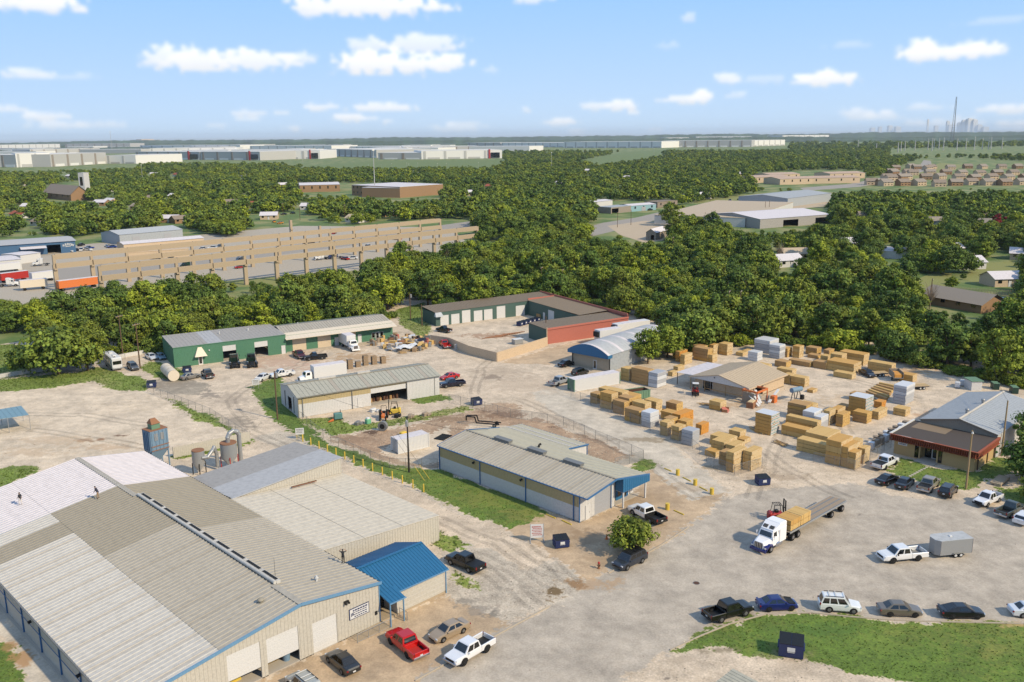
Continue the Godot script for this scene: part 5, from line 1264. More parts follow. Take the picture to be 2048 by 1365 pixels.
func box_part(parent: Node,called: String,m: Material,p: Vector3,s: Vector3,k := 0.04) -> MeshInstance3D:
	var mb := MB.new();mb.bevel(p,s,k);return part(called,mb,m,parent)

func truck_cab(t: Node3D,m: Material,z0: float,W: float,hood: float,top: float,sleeper: float,fender: Material) -> void:
	# conventional cab: hood from z0 back, cab, optional sleeper
	var mb := MB.new()
	mb.loft([ring(z0 + hood,W*0.86,0.8,1.75,0.1),ring(z0 + 0.5,W*0.74,0.75,1.62,0.14),ring(z0,W*0.6,0.7,1.5,0.1)]);part("hood",mb,m,t)
	for s in [-1.0,1.0]:
		mb = MB.new();mb.loft([[V(s*W*0.62,0.55,z0 + 1.5),V(s*W*0.62,1.2,z0 + 1.45),V(s*W,1.05,z0 + 1.5),V(s*W,0.55,z0 + 1.6)],[V(s*W*0.62,1.0,z0 + 0.9),V(s*W*0.62,1.35,z0 + 0.9),V(s*W,1.2,z0 + 0.85),V(s*W,1.05,z0 + 0.85)],[V(s*W*0.6,0.5,z0 + 0.02),V(s*W*0.6,1.15,z0 + 0.02),V(s*W*0.95,0.95,z0 + 0.15),V(s*W*0.95,0.5,z0 + 0.15)]]);part("fender",mb,fender,t)
		box_part(t,"headlight",M.headlight,V(s*W*0.78,0.85,z0 + 0.04),V(0.3,0.22,0.12),0.03)
		box_part(t,"fuel_tank",M.chrome,V(s*(W - 0.25),0.72,z0 + hood + 1.6),V(0.5,0.55,1.5),0.14)
	box_part(t,"grille",M.chrome,V(0,1.1,z0 - 0.02),V(W*1.0,0.85,0.06),0.02)
	mb = MB.new()
	for i in 5: mb.box(V(-W*0.4 + i*W*0.2,1.1,z0 - 0.056),V(W*0.1,0.7,0.012))
	part("grille_slot",mb,M.dark,t)
	box_part(t,"bumper",fender,V(0,0.5,z0 - 0.1),V(W*1.95,0.36,0.25),0.05)
	box_part(t,"cab_lower",m,V(0,1.25,z0 + hood + 0.75),V(W*1.78,1.1,1.6),0.05)
	cabin(t,m,z0 + hood - 0.05,z0 + hood + 1.55,W*0.87,1.78,z0 + hood + 0.25,z0 + hood + 1.5,W*0.76,2.55,[0.15,0.75])
	if sleeper > 0:
		box_part(t,"sleeper",m,V(0,1.85,z0 + hood + 1.58 + sleeper/2),V(W*1.95,top - 1.0,sleeper),0.08)
		mb = MB.new();var zz := z0 + hood
		mb.loft([[V(-W*0.95,2.56,zz + 1.7),V(W*0.95,2.56,zz + 1.7),V(W*0.9,top + 0.35,zz + 1.7),V(-W*0.9,top + 0.35,zz + 1.7)],[V(-W*0.78,2.6,zz + 0.3),V(W*0.78,2.6,zz + 0.3),V(W*0.72,2.75,zz + 0.35),V(-W*0.72,2.75,zz + 0.35)]]);part("roof_fairing",mb,m,t)
		box_part(t,"sleeper_roof",m,V(0,(2.85 + top + 0.35)/2 ,zz + 1.71 + sleeper/2),V(W*1.8,top + 0.35 - 2.75,sleeper),0.1)
		for s in [-1.0,1.0]: pane(t,"fairing_window",[V(s*0.1,2.75,zz + 0.42),V(s*W*0.68,2.75,zz + 0.42),V(s*W*0.7,3.15,zz + 1.0),V(s*0.1,3.15,zz + 1.0)] if s < 0 else [V(W*0.68,2.75,zz + 0.42),V(0.1,2.75,zz + 0.42),V(0.1,3.15,zz + 1.0),V(W*0.7,3.15,zz + 1.0)])
	for s in [-1.0,1.0]: box_part(t,"mirror",m,V(s*(W + 0.12),2.0,z0 + hood + 0.1),V(0.1,0.5,0.2),0.03)

func semi() -> void:
	var f := gp(1542.7,1107);var r := gp(1597.2,1076.3);var d := (f - r).normalized();var side := d.cross(Vector3.UP)
	if side.dot(f) < 0: side = -side
	var at := f + side * 1.2 + V(0, 0.016, 0)      # under the steer axle
	var t := thing("semi_truck","white sleeper semi truck with blue fenders in the turnaround","truck",at,atan2(-d.x,-d.z))
	var wm := paint(Color(0.86,0.86,0.87),0.0);var bm := paint(Color(0.03,0.07,0.36),0.1)
	truck_cab(t,wm,-1.15,1.22,1.5,3.0,1.6,bm)
	var wb := (f - r).length()
	box_part(t,"frame",M.black,V(0,0.75,wb/2 + 0.8),V(0.9,0.25,wb + 0.6))
	for x in [-1.22,1.22]:
		wheel(t,x,0,0.5,0.3,M.chrome,0.55)
		for z in [wb - 1.35,wb]: wheel(t,x,z,0.5,0.6,M.chrome,0.55)
	for x in [-1.0,1.0]:
		var mb := MB.new();mb.cyl(V(x,0.9,3.6),V(x,3.2,3.6),0.08,0.08,8);part("exhaust_stack",mb,M.chrome,t)
	# flatbed trailer behind
	var q := gp(1685.4,1024.6);var l := (q - f).length()
	var d2 := (f - q).normalized();var sd := d2.cross(Vector3.UP)
	if sd.dot(f) < 0: sd = -sd
	var tr := thing("flatbed_trailer","long flatbed trailer with timber deck behind the white semi","trailer",q + sd*1.2 + V(0,0.016,0),atan2(-d2.x,-d2.z))
	var z0 := -(l - 4.3);var z1 := 0.9;var n := 11
	for i in n: box_part(tr,"deck_plank",M.lumber_grey if i % 4 else M.galv_dull,V(-1.17 + i*0.234,1.42,(z0 + z1)/2),V(0.225,0.08,z1 - z0),0.01)
	for x in [-1.29,1.29]: box_part(tr,"side_rail",M.galv,V(x,1.38,(z0 + z1)/2),V(0.06,0.22,z1 - z0),0.02)
	for x in [-0.45,0.45]: box_part(tr,"frame_beam",M.galv_dull,V(x,1.1,(z0 + z1)/2),V(0.16,0.45,z1 - z0 - 0.3),0.02)
	for x in [-1.22,1.22]: for z in [0.0,-3.0]: wheel(tr,x,z,0.5,0.6,M.chrome,0.55)
	for x in [-0.9,0.9]: box_part(tr,"landing_leg",M.galv_dull,V(x,0.6,z0 + 3.0),V(0.14,1.1,0.14),0.02)
	for z in [0.0,-3.0]: box_part(tr,"axle",M.black,V(0,0.5,z),V(2.0,0.14,0.14),0.02)
	box_part(tr,"tool_box",M.black,V(1.0,0.85,z0 + 5.0),V(0.5,0.5,1.2),0.03)
	# the load: banded packs of fresh lumber
	var x := tr.transform
	for i in 2:
		for k in 2:
			var b := thing("lumber_bundle","fresh banded lumber pack %s on the flatbed trailer" % ["lower front","upper front","lower rear","upper rear"][i*2 + k],"lumber",x*V(0,1.47 + k*0.74,z0 + 1.6 + i*2.62),tr.rotation.y,"lumber packs on the flatbed")
			bundle(b,2.3,2.56,0.72,"w")

func trailer() -> void:
	var f := gp(1910.2,1116.5);var r := gp(1921.7,1115);var d := (f - r).normalized();d = (gp(1785.3,1129.4) - gp(1841.3,1123.6)).normalized();var side := d.cross(Vector3.UP)
	if side.dot(f) < 0: side = -side
	var t := thing("enclosed_trailer","silver enclosed cargo trailer hitched to the white pickup","trailer",(f + r)/2 + side*1.0 + V(0,0.016,0),atan2(-d.x,-d.z))
	var mb := MB.new();var z0 := -3.1;var z1 := 1.9;var y0 := 0.5;var y1 := 2.45;var W := 1.08
	mb.prism([Vector2(-W,z1),Vector2(W,z1),Vector2(W,z0 + 0.5),Vector2(0.55,z0),Vector2(-0.55,z0),Vector2(-W,z0 + 0.5)],y0,y1);part("body",mb,M.galv,t)
	mb = MB.new();mb.prism([Vector2(-W - 0.03,z1 + 0.03),Vector2(W + 0.03,z1 + 0.03),Vector2(W + 0.03,z0 + 0.5),Vector2(0.56,z0 - 0.03),Vector2(-0.56,z0 - 0.03),Vector2(-W - 0.03,z0 + 0.5)],y1,y1 + 0.06);part("roof",mb,M.roof_galv,t)
	box_part(t,"roof_vent",M.white,V(0,y1 + 0.12,-0.6),V(0.36,0.12,0.36),0.03)
	for x in [-W - 0.02,W + 0.02]: for z in [-0.38,0.38]: wheel(t,x,z,0.33,0.2,M.white)
	for s in [-1.0,1.0]:
		box_part(t,"fender",M.galv_dull,V(s*(W + 0.1),0.72,0),V(0.24,0.06,1.7),0.02)
		box_part(t,"corner_trim",M.chrome,V(s*W,1.5,z1),V(0.06,1.9,0.06),0.01);box_part(t,"corner_trim",M.chrome,V(s*W,1.5,z0 + 0.52),V(0.06,1.9,0.06),0.01)
	bar(t,"tow_bar",M.black,V(0,0.5,z0),V(0,0.48,z0 - 1.1),0.12,0.12)
	box_part(t,"rear_door",M.galv,V(0,1.45,z1 + 0.03),V(1.9,1.8,0.05),0.02)

func box_truck(t: Node3D,blen: float,bh: float) -> void:
	var wm := paint(Color(0.85,0.85,0.85),0.0)
	truck_cab(t,wm,-1.0,1.1,1.2,2.4,0,wm)
	box_part(t,"cargo_box",M.white,V(0,1.05 + bh/2,2.1 + blen/2),V(2.45,bh,blen),0.03)
	box_part(t,"box_roof",M.roof_white,V(0,1.07 + bh,2.1 + blen/2),V(2.4,0.05,blen - 0.06),0.02)
	box_part(t,"frame",M.black,V(0,0.8,1.5 + blen/2),V(0.9,0.3,blen + 1.6),0.03)
	for x in [-1.1,1.1]:
		wheel(t,x,0,0.46,0.28,M.white,0.55);wheel(t,x,2.1 + blen*0.68,0.46,0.5,M.white,0.55)
	box_part(t,"rear_door",M.door_white,V(0,1.05 + bh/2,2.12 + blen),V(2.2,bh - 0.2,0.05),0.01)

func box_trucks() -> void:
	var t := by_wheels("box_truck","white box truck parked at the green building's canopy","truck",710,708.5,692,698.6,1.1)
	box_truck(t,6.2,2.6)
	var b := thing("box_truck","white box truck with a long body behind the long shed","truck",gp(607,767) ,PI/2 + TILT)
	box_truck(b,7.6,2.6)
	# refrigerated van trailers beyond the red wall
	for q in [[1216,687,"white van trailer parked beside the red storage wall"],[1262,672,"white van trailer with a dark cooling unit by the trees"]]:
		var c := thing("van_trailer",q[2],"trailer",gp(q[0],q[1]),PI/2 + TILT)
		box_part(c,"body",M.white,V(0,2.5,0),V(2.5,2.8,11.0 if q[0] > 1230 else 7.0),0.03);box_part(c,"roof",M.roof_white,V(0,3.92,0),V(2.45,0.04,6.9),0.01)
		var e := 5.5 if q[0] > 1230 else 3.5
		box_part(c,"cooling_unit",M.dark,V(0,2.9,-e - 0.3),V(1.9,1.3,0.6),0.06)
		for x in [-1.2,1.2]: for z in [e - 1.0,e - 2.2]: wheel(c,x,z,0.48,0.5,M.white,0.55)
		for x in [-0.9,0.9]: box_part(c,"landing_leg",M.galv_dull,V(x,0.56,-e + 1.8),V(0.14,1.1,0.14),0.02)
		var mb := MB.new();mb.t = Transform3D(Basis(V(0,1,0),PI/2),V(1.26,2.9,-0.6));mb.quad(V(-0.5,0.35,0.004),V(-0.1,-0.35,0.004),V(0.02,-0.1,0.004),V(-0.2,0.4,0.004));mb.quad(V(0.05,0.0,0.004),V(0.12,-0.2,0.004),V(0.55,0.3,0.004),V(0.3,0.38,0.004));part("emblem",mb,M.navy,c)

func motorhome() -> void:
	var t := by_wheels("motorhome","white and grey motorhome parked by the overgrown fence","motorhome",226,745,206,728.5,1.2)
	var mb := MB.new()
	mb.loft([ring(4.2,1.2,0.5,3.15,0.12),ring(-3.9,1.2,0.5,3.15,0.12),ring(-4.3,1.1,0.5,2.9,0.14)]);part("body",mb,M.white,t)
	for s in [-1.0,1.0]:
		mb = MB.new();mb.box(V(s*1.215,0.95,0),V(0.02,0.5,8.0));part("stripe",mb,M.galv_dull,t)
		for z in [-2.2,-0.6,1.2,3.0]: mb = MB.new();mb.box(V(s*1.215,1.95,z),V(0.03,0.65,1.0));part("side_window",mb,M.glass,t)
	mb = MB.new();mb.box(V(0,1.95,-4.27),V(1.9,0.85,0.12));part("windshield",mb,M.glass,t)
	for z in [-1.8,1.6]: box_part(t,"air_conditioner",M.white,V(0,3.26,z),V(0.8,0.24,1.0),0.06)
	for z in [-3.2,3.2]: box_part(t,"roof_hatch",M.dark,V(0.3,3.19,z),V(0.5,0.1,0.5),0.02)
	for x in [-1.22,1.22]: for z in [-2.75,2.2]: wheel(t,x,z,0.44,0.3,M.steel)
	for s in [-1.0,1.0]: box_part(t,"headlight",M.headlight,V(s*0.85,0.85,-4.3),V(0.35,0.2,0.1),0.02)
	box_part(t,"bumper",M.galv_dull,V(0,0.55,-4.38),V(2.3,0.25,0.15),0.03)

func tractors() -> void:
	for q in [[470,738,466,716,"dark green day-cab tractor unit backed out of the first bay"],[505,737,500,715,"dark green day-cab tractor unit beside the second open bay"]]:
		var r := gp(q[0],q[1]);var f := gp(q[2],q[3]);var d := (f - r).normalized()
		var t := thing("tractor_unit",q[4],"truck",r + d*4.0,atan2(-d.x,-d.z))
		truck_cab(t,paint(Color(0.03,0.13,0.09),0.1),-2.6,1.2,1.3,2.6,0,paint(Color(0.03,0.13,0.09),0.1))
		box_part(t,"frame",M.black,V(0,0.75,1.6),V(0.9,0.25,5.2));box_part(t,"fifth_wheel",M.black,V(0,0.98,2.9),V(0.9,0.12,0.9),0.04)
		for x in [-1.2,1.2]:
			wheel(t,x,-1.5,0.5,0.3,M.chrome,0.5)
			for z in [2.3,3.6]: wheel(t,x,z,0.5,0.6,M.rust,0.5)
			box_part(t,"mudguard",M.black,V(x*0.9,1.06,3.0),V(0.55,0.05,2.3),0.02)
		var mb := MB.new();mb.cyl(V(0.9,0.9,0.7),V(0.9,3.2,0.7),0.08,0.08,8);part("exhaust_stack",mb,M.chrome,t)

func forklift(t: Node3D,m: Material,mast_h: float) -> void:
	box_part(t,"body",m,V(0,0.75,0.5),V(1.3,0.8,1.7),0.12);box_part(t,"counterweight",m,V(0,0.8,1.45),V(1.3,1.0,0.6),0.18)
	box_part(t,"seat",M.black,V(0,1.3,0.55),V(0.55,0.5,0.5),0.08)
	for x in [-0.55,0.55]:
		bar(t,"guard_post",M.black,V(x,1.1,-0.25),V(x*0.9,2.35,-0.05),0.07,0.07);bar(t,"guard_post",M.black,V(x,1.15,1.2),V(x*0.9,2.35,1.0),0.07,0.07)
	var g := Node3D.new();g.name = "overhead_guard";t.add_child(g)
	for z in [0.0,0.25,0.5,0.75,1.0]: bar(g,"guard_bar",M.black,V(-0.55,2.38,z),V(0.55,2.38,z),0.06,0.05)
	for x in [-0.55,0.55]: bar(g,"guard_rail",M.black,V(x,2.39,-0.08),V(x,2.39,1.08),0.06,0.06)
	for x in [-0.4,0.4]:
		bar(t,"mast",M.black,V(x,0.15,-0.62),V(x,mast_h,-0.55),0.12,0.16);box_part(t,"fork",M.steel,V(x*0.9,0.3,-1.25),V(0.14,0.06,1.2),0.01)
	for y in [0.5,mast_h*0.6,mast_h - 0.1]: bar(t,"mast_bar",M.black,V(-0.4,y,-0.6),V(0.4,y,-0.6),0.06,0.1)
	box_part(t,"carriage",M.black,V(0,0.6,-0.72),V(1.1,0.5,0.08),0.02)
	for x in [-0.72,0.72]: wheel(t,x,-0.3,0.4,0.3,m,0.5);wheel(t,x,1.35,0.32,0.28,m,0.5)

func forklifts() -> void:
	var p := gp(1560,1040);var t := thing("forklift","red forklift with raised black mast loading the flatbed trailer","forklift",p,-PI/2 - 0.75)
	forklift(t,M.red,3.0)
	t = thing("forklift","yellow and black forklift at the open bay of the long shed","forklift",gp(784,829),0.9);forklift(t,M.yellow,2.9)
	t = thing("forklift","white-roofed forklift beside the lumber office porch","forklift",gp(1391,791),2.2);forklift(t,M.red,2.4)
	box_part(t,"canopy",M.white,V(0,2.47,0.5),V(1.3,0.06,1.3),0.02)
	# orange tractor with a big rear tyre in the shed yard
	t = thing("farm_tractor","orange tractor with large black tyres in front of the long shed","tractor",gp(767,838),2.4)
	box_part(t,"hood",M.orange,V(0,0.95,-0.9),V(0.6,0.6,1.5),0.1);box_part(t,"seat",M.black,V(0,1.15,0.6),V(0.5,0.5,0.5),0.08);box_part(t,"fender",M.orange,V(0,1.2,0.75),V(1.5,0.12,0.7),0.04)
	for x in [-0.85,0.85]: wheel(t,x,0.6,0.85,0.4,M.orange,0.5);wheel(t,x*0.8,-1.3,0.42,0.25,M.orange,0.5)
	bar(t,"roll_bar",M.black,V(-0.5,1.2,1.0),V(-0.5,2.3,1.0),0.08,0.08);bar(t,"roll_bar",M.black,V(0.5,1.2,1.0),V(0.5,2.3,1.0),0.08,0.08);bar(t,"roll_bar",M.black,V(-0.5,2.3,1.0),V(0.5,2.3,1.0),0.08,0.08)

const STACKS := [
	[134.3,-110.6,2.1,1.9,2.12,"b",3,"nearest the green-ended container along the lane"],
	[133.2,-106.0,2.1,3.0,3.24,"w",4,"second from the green-ended container along the lane"],
	[135.5,-105.2,2.1,3.6,3.26,"w",3,"behind the second lane stack"],
	[132.2,-102.1,1.5,2.8,2.62,"b",3,"third from the green-ended container along the lane"],
	[133.7,-102.1,2.1,2.8,3.04,"b",3,"behind the third lane stack"],
	[129.8,-96.7,2.1,3.5,2.54,"b",3,"fourth from the green-ended container along the lane"],
	[134.0,-98.5,2.1,3.2,2.64,"w",3,"behind the fourth lane stack"],
	[129.3,-93.8,2.7,2.1,2.90,"W",3,"wrapped fifth along the lane fence"],
	[127.6,-88.7,2.1,1.7,2.56,"w",3,"right after the wrapped lane stack"],
	[131.1,-90.4,2.1,1.8,2.02,"b",3,"behind the stack next to the wrapped one"],
	[127.0,-85.8,2.1,1.7,2.56,"w",3,"beside the torn wrap on the lane"],
	[126.2,-82.5,2.2,2.3,2.74,"W",4,"torn-wrapped by the lane fence"],
	[134.6,-90.8,4.4,1.9,1.96,"o",2,"orange and low in the second lane row"],
	[135.4,-93.3,2.1,2.5,1.60,"w",2,"low beside the orange lane one"],
	[132.6,-88.0,2.1,2.0,1.74,"b",2,"brown and low behind the torn-wrapped stack"],
	[132.4,-84.7,2.5,1.3,1.90,"o",2,"orange rack behind the torn-wrapped stack"],
	[124.0,-76.4,2.0,2.2,1.02,"w",1,"single low by the lane past the torn wrap"],
	[122.0,-72.8,2.1,1.8,2.26,"b",3,"brown beside the tall corner stack"],
	[120.2,-70.7,4.0,1.4,3.34,"w",5,"tall at the fence corner by the blue dumpster"],
	[122.7,-69.0,3.3,1.6,3.24,"w",5,"tall behind the fence corner stack"],
	[126.0,-76.1,2.1,2.5,2.28,"w",3,"in the second row behind the low lane pack"],
	[125.7,-73.8,3.2,1.8,2.30,"w",3,"in the second row behind the corner stacks"],
	[129.5,-77.2,2.6,3.9,1.72,"w",2,"wide and low behind the corner rows"],
	[134.9,-78.4,2.1,2.3,1.42,"w",2,"small behind the wide low corner row"],
	[133.5,-76.5,2.1,1.5,0.78,"w",1,"lowest pack behind the corner rows"],
	[140.5,-75.4,2.9,3.3,3.84,"c",6,"tall with white printed ends beside loose planks"],
	[152.7,-75.1,2.8,3.8,3.00,"b",5,"dark tall beside the stepped white stack"],
	[150.2,-72.2,3.3,2.3,2.82,"W",3,"stepped in the middle of the yard"],
	[149.8,-70.6,3.0,1.3,2.36,"W",2,"lower step of the white one"],
	[148.1,-70.5,1.6,6.2,1.90,"w",2,"long and low before the stepped white stack"],
	[142.9,-69.9,2.1,4.9,1.74,"w",2,"long and low beside the tall printed stack"],
	[142.3,-65.6,5.0,4.2,1.70,"w",2,"widest low with a sheet on top"],
	[136.9,-63.2,2.1,5.4,2.12,"w",3,"long by the yard gate"],
	[134.5,-59.7,4.3,2.6,4.12,"g",4,"tallest golden beside the gate fence"],
	[134.6,-58.5,4.3,1.2,3.50,"g",3,"middle step of the golden gate stack"],
	[134.6,-57.2,2.1,1.3,2.88,"g",3,"lowest step of the golden gate stack"],
	[138.1,-57.3,2.1,1.1,2.68,"g",3,"golden by the pickup and the gate fence"],
	[142.2,-60.3,2.1,1.3,2.20,"w",3,"small behind the golden gate stacks"],
	[153.8,-68.3,3.0,1.4,2.42,"b",4,"brown behind the stepped white stack"],
	[153.1,-70.6,2.5,1.3,2.78,"w",4,"pale behind the stepped white stack"],
	[155.7,-70.3,3.3,1.5,2.52,"w",4,"pale rearmost behind the white steps"],
	[161.9,-67.7,3.4,3.4,3.86,"c",6,"tall and printed beside the long beams"],
	[162.3,-71.3,2.1,2.3,1.34,"b",2,"low brown next to the printed tall one"],
	[175.4,-65.5,4.2,2.6,3.86,"W",6,"white wrapped tower beside the long beams"],
	[162.6,-65.4,4.0,1.4,1.56,"w",2,"broad and low behind the brick office"],
	[170.0,-68.0,2.1,1.6,1.32,"o",2,"orange behind the printed tall one"],
	[195.8,-106.7,4.4,4.3,3.26,"W",3,"grey wrapped at the tree line"],
	[192.6,-102.3,2.7,2.8,3.32,"W",5,"white wrapped at the tree line"],
	[195.5,-101.8,2.3,1.3,2.18,"b",3,"brown beside the white wrapped one at the trees"],
	[196.8,-99.4,2.2,1.9,2.84,"w",4,"upright beside the wrapped pile at the trees"],
	[190.3,-93.3,2.1,5.4,1.12,"p",1,"of fence pickets along the rear yard"],
	[190.8,-89.6,2.1,3.3,1.66,"p",1,"of fence pickets next to the long rear stack"],
	[191.1,-83.3,4.0,6.4,2.30,"w",3,"long at the rear of the yard"],
	[186.5,-81.6,2.1,4.3,1.20,"w",1,"single before the long rear stack"],
	[195.2,-88.1,2.7,2.8,2.92,"w",3,"behind the long rear stack"],
	[197.7,-92.6,2.1,1.9,1.42,"w",2,"low behind the pickets"],
	[201.7,-94.2,2.8,1.5,1.88,"b",3,"brown under the trees behind the pickets"],
	[199.0,-95.8,2.1,2.7,0.80,"p",1,"low pickets under the trees"],
	[180.9,-92.8,2.1,3.9,1.22,"w",2,"behind the yard office roof"],
	[173.9,-89.6,2.1,1.7,2.10,"w",3,"narrow against the yard office"],
	[173.9,-86.2,2.1,3.3,2.00,"w",3,"beside the sawdust machine"],
	[171.0,-82.8,2.1,1.4,0.64,"w",1,"small pack by the sawdust machine"],
	[174.2,-118.3,3.3,1.2,2.52,"o",3,"orange under the trees beside the lean-to"],
	[172.7,-115.8,3.2,1.3,2.42,"w",3,"before the orange one under the trees"],
	[178.7,-113.4,2.1,4.1,3.10,"b",4,"dark under the trees behind the lean-to"],
	[178.9,-112.2,2.2,1.2,1.84,"w",2,"pale next to the lean-to roof"],
	[185.0,-115.9,2.3,1.3,2.64,"w",3,"narrow at the trees behind the lean-to"],
	[187.3,-113.4,2.6,2.5,2.82,"w",4,"tall at the trees behind the yard office"],
	[189.0,-110.1,2.1,2.0,0.92,"w",1,"low at the trees behind the yard office"],
	[191.4,-110.5,2.6,1.3,0.92,"w",1,"small pale pack behind the yard office"],
	[162.1,-111.8,2.1,1.3,1.02,"w",1,"single next to the lean-to shadow"],
	[165.7,-112.9,2.7,1.3,1.38,"w",2,"small beside the lean-to shadow"],
	[152.2,-111.3,2.2,4.5,3.40,"b",5,"brown and tall behind the roll-off bin"],
	[152.1,-108.7,3.3,2.4,3.26,"W",4,"white wrapped behind the roll-off bin"],
	[152.2,-116.4,2.1,2.4,2.82,"w",3,"narrow behind the white container"],
	[176.5,-119.5,2.2,2.5,2.20,"w",3,"rearmost near the leaning shed trees"],
	[182.0,-117.0,2.2,3.0,2.60,"b",4,"dark against the brush behind the office"],
	[189.5,-116.5,2.4,2.5,1.50,"w",2,"short at the brush behind the office"],
	[137.5,-110.0,2.2,3.0,2.40,"w",3,"in the inner lane row by the bin"],
	[138.0,-104.0,2.2,3.2,2.20,"b",3,"brown in the inner lane row"],
	[137.2,-98.2,2.1,3.0,2.40,"w",3,"inner row behind the wrapped one"],
	[139.5,-61.0,2.2,2.4,2.00,"w",3,"inside the gate corner"],
	[146.5,-79.0,2.4,3.0,1.20,"w",2,"low beside the dark tall one"],
	[157.5,-76.0,2.2,3.0,1.80,"w",2,"behind the dark tall one"],
	[158.8,-66.0,2.2,2.8,2.00,"b",3,"brown near the printed beams side"],
	[168.0,-62.5,2.4,2.4,1.40,"w",2,"low behind the office roof"],
	[197.5,-77.5,2.4,5.5,2.00,"w",3,"second row of the long rear lot"],
	[200.0,-85.0,3.0,6.0,2.60,"w",3,"third row of the long rear lot"],
	[202.0,-97.5,2.4,3.0,1.80,"b",2,"brown at the rear brush"],
	[186.0,-97.0,2.4,3.0,1.40,"p",1,"as pickets in the rear aisle"],
	[181.0,-99.0,2.2,3.0,1.20,"w",2,"low in the rear aisle"],
	[187.0,-105.0,2.4,2.6,2.20,"W",3,"wrapped in the rear aisle"],
	[193.0,-71.0,2.4,3.0,1.60,"w",2,"by the ramp trailer"],
	[172.0,-72.5,2.2,3.0,1.40,"b",2,"brown by the long beams"],
	[147.0,-90.0,2.2,2.6,1.80,"w",2,"alone before the saw line"],
	[141.0,-96.0,2.2,2.6,1.60,"b",2,"brown inside the lane rows"]]

# ---------- lumber ----------
const LUM := {"w": ["lumber","lumber_b","lumber_end"],"b": ["lumber_old","lumber_b","lumber"],"o": ["lumber_orange","lumber_b","lumber_orange"],"g": ["lumber_b","lumber","lumber_end"],"c": ["lumber_b","lumber_b","wrap"],"W": ["wrap","wrap_grey","wrap"],"p": ["lumber_old","lumber_grey","lumber"]}
const LWORD := {"w": "yellow lumber","b": "brown lumber","o": "orange lumber","g": "golden lumber","c": "white-ended lumber","W": "white-wrapped lumber","p": "picket"}

func bundle(t: Node3D, dx: float, dz: float, h: float, ty: String) -> void:   # base centre at the origin, boards run along z
	var k: Array = LUM[ty];var mb := MB.new();var y := 0.06;var hh := h - 0.06
	for i in 3: mb.bx(-dx/2 + 0.02,0,-dz/2 + dz*(0.12 + 0.36*i),dx/2 - 0.02,0.06,-dz/2 + dz*(0.12 + 0.36*i) + 0.1)
	part("sticker",mb,M.lumber_old,t)
	if ty == "W":
		mb = MB.new();mb.bevel(V(0,y + hh/2,0),V(dx,hh,dz),0.05);part("wrapping",mb,M[k[rng.randi() % 2]],t)
		mb = MB.new();mb.bx(-dx/2 + 0.1,y + 0.05,dz/2 + 0.002,dx/2 - 0.3,y + 0.1,dz/2 + 0.006);mb.bx(-dx/2 - 0.006,y + hh*0.4,-dz/2 + 0.2,-dx/2 - 0.002,y + hh*0.46,dz/2 - 0.2);part("wrap_fold",mb,M.wrap_grey,t)
		return
	var n := clampi(int(round(hh/0.13)),2,9);mb = MB.new()
	for i in n:
		var j := rng.randf_range(-0.012,0.012);var e := rng.randf_range(-0.03,0.0)
		mb.bx(-dx/2 + 0.015 + j,y + hh*i/n,-dz/2 + 0.02 - e,dx/2 - 0.015 + j,y + hh*(i + 0.93)/n,dz/2 - 0.05 + e)
	part("boards",mb,M[k[0 if rng.randf() < 0.7 else 1]],t)
	mb = MB.new();var c := clampi(int(dx/0.22),3,14)
	for i in c:
		for r in n:
			if rng.randf() < 0.9: mb.bx(-dx/2 + 0.02 + (dx - 0.04)*i/c,y + hh*r/n,dz/2 - 0.08,-dx/2 + 0.02 + (dx - 0.04)*(i + 0.92)/c,y + hh*(r + 0.9)/n,dz/2 - rng.randf_range(0.0,0.035))
	part("board_ends",mb,M[k[2]],t)
	for f in [-0.28,0.28]:
		mb = MB.new();var z: float = dz*f
		mb.bx(-dx/2 - 0.006,y,z,-dx/2 + 0.002,y + hh + 0.004,z + 0.04);mb.bx(-dx/2 - 0.006,y + hh + 0.001,z,dx/2 + 0.006,y + hh + 0.009,z + 0.04);mb.bx(dx/2 - 0.002,y,z,dx/2 + 0.006,y + hh + 0.004,z + 0.04)
		part("strap",mb,M.lumber_old,t)
	if ty == "c":
		mb = MB.new();mb.bx(-dx/2 + 0.05,y + hh*0.42,dz/2 + 0.002,dx/2 - 0.05,y + hh*0.6,dz/2 + 0.006);part("print_stripe",mb,M.wrap_print,t)

const LEVEL := ["bottom","second","third","fourth","fifth","topmost"]

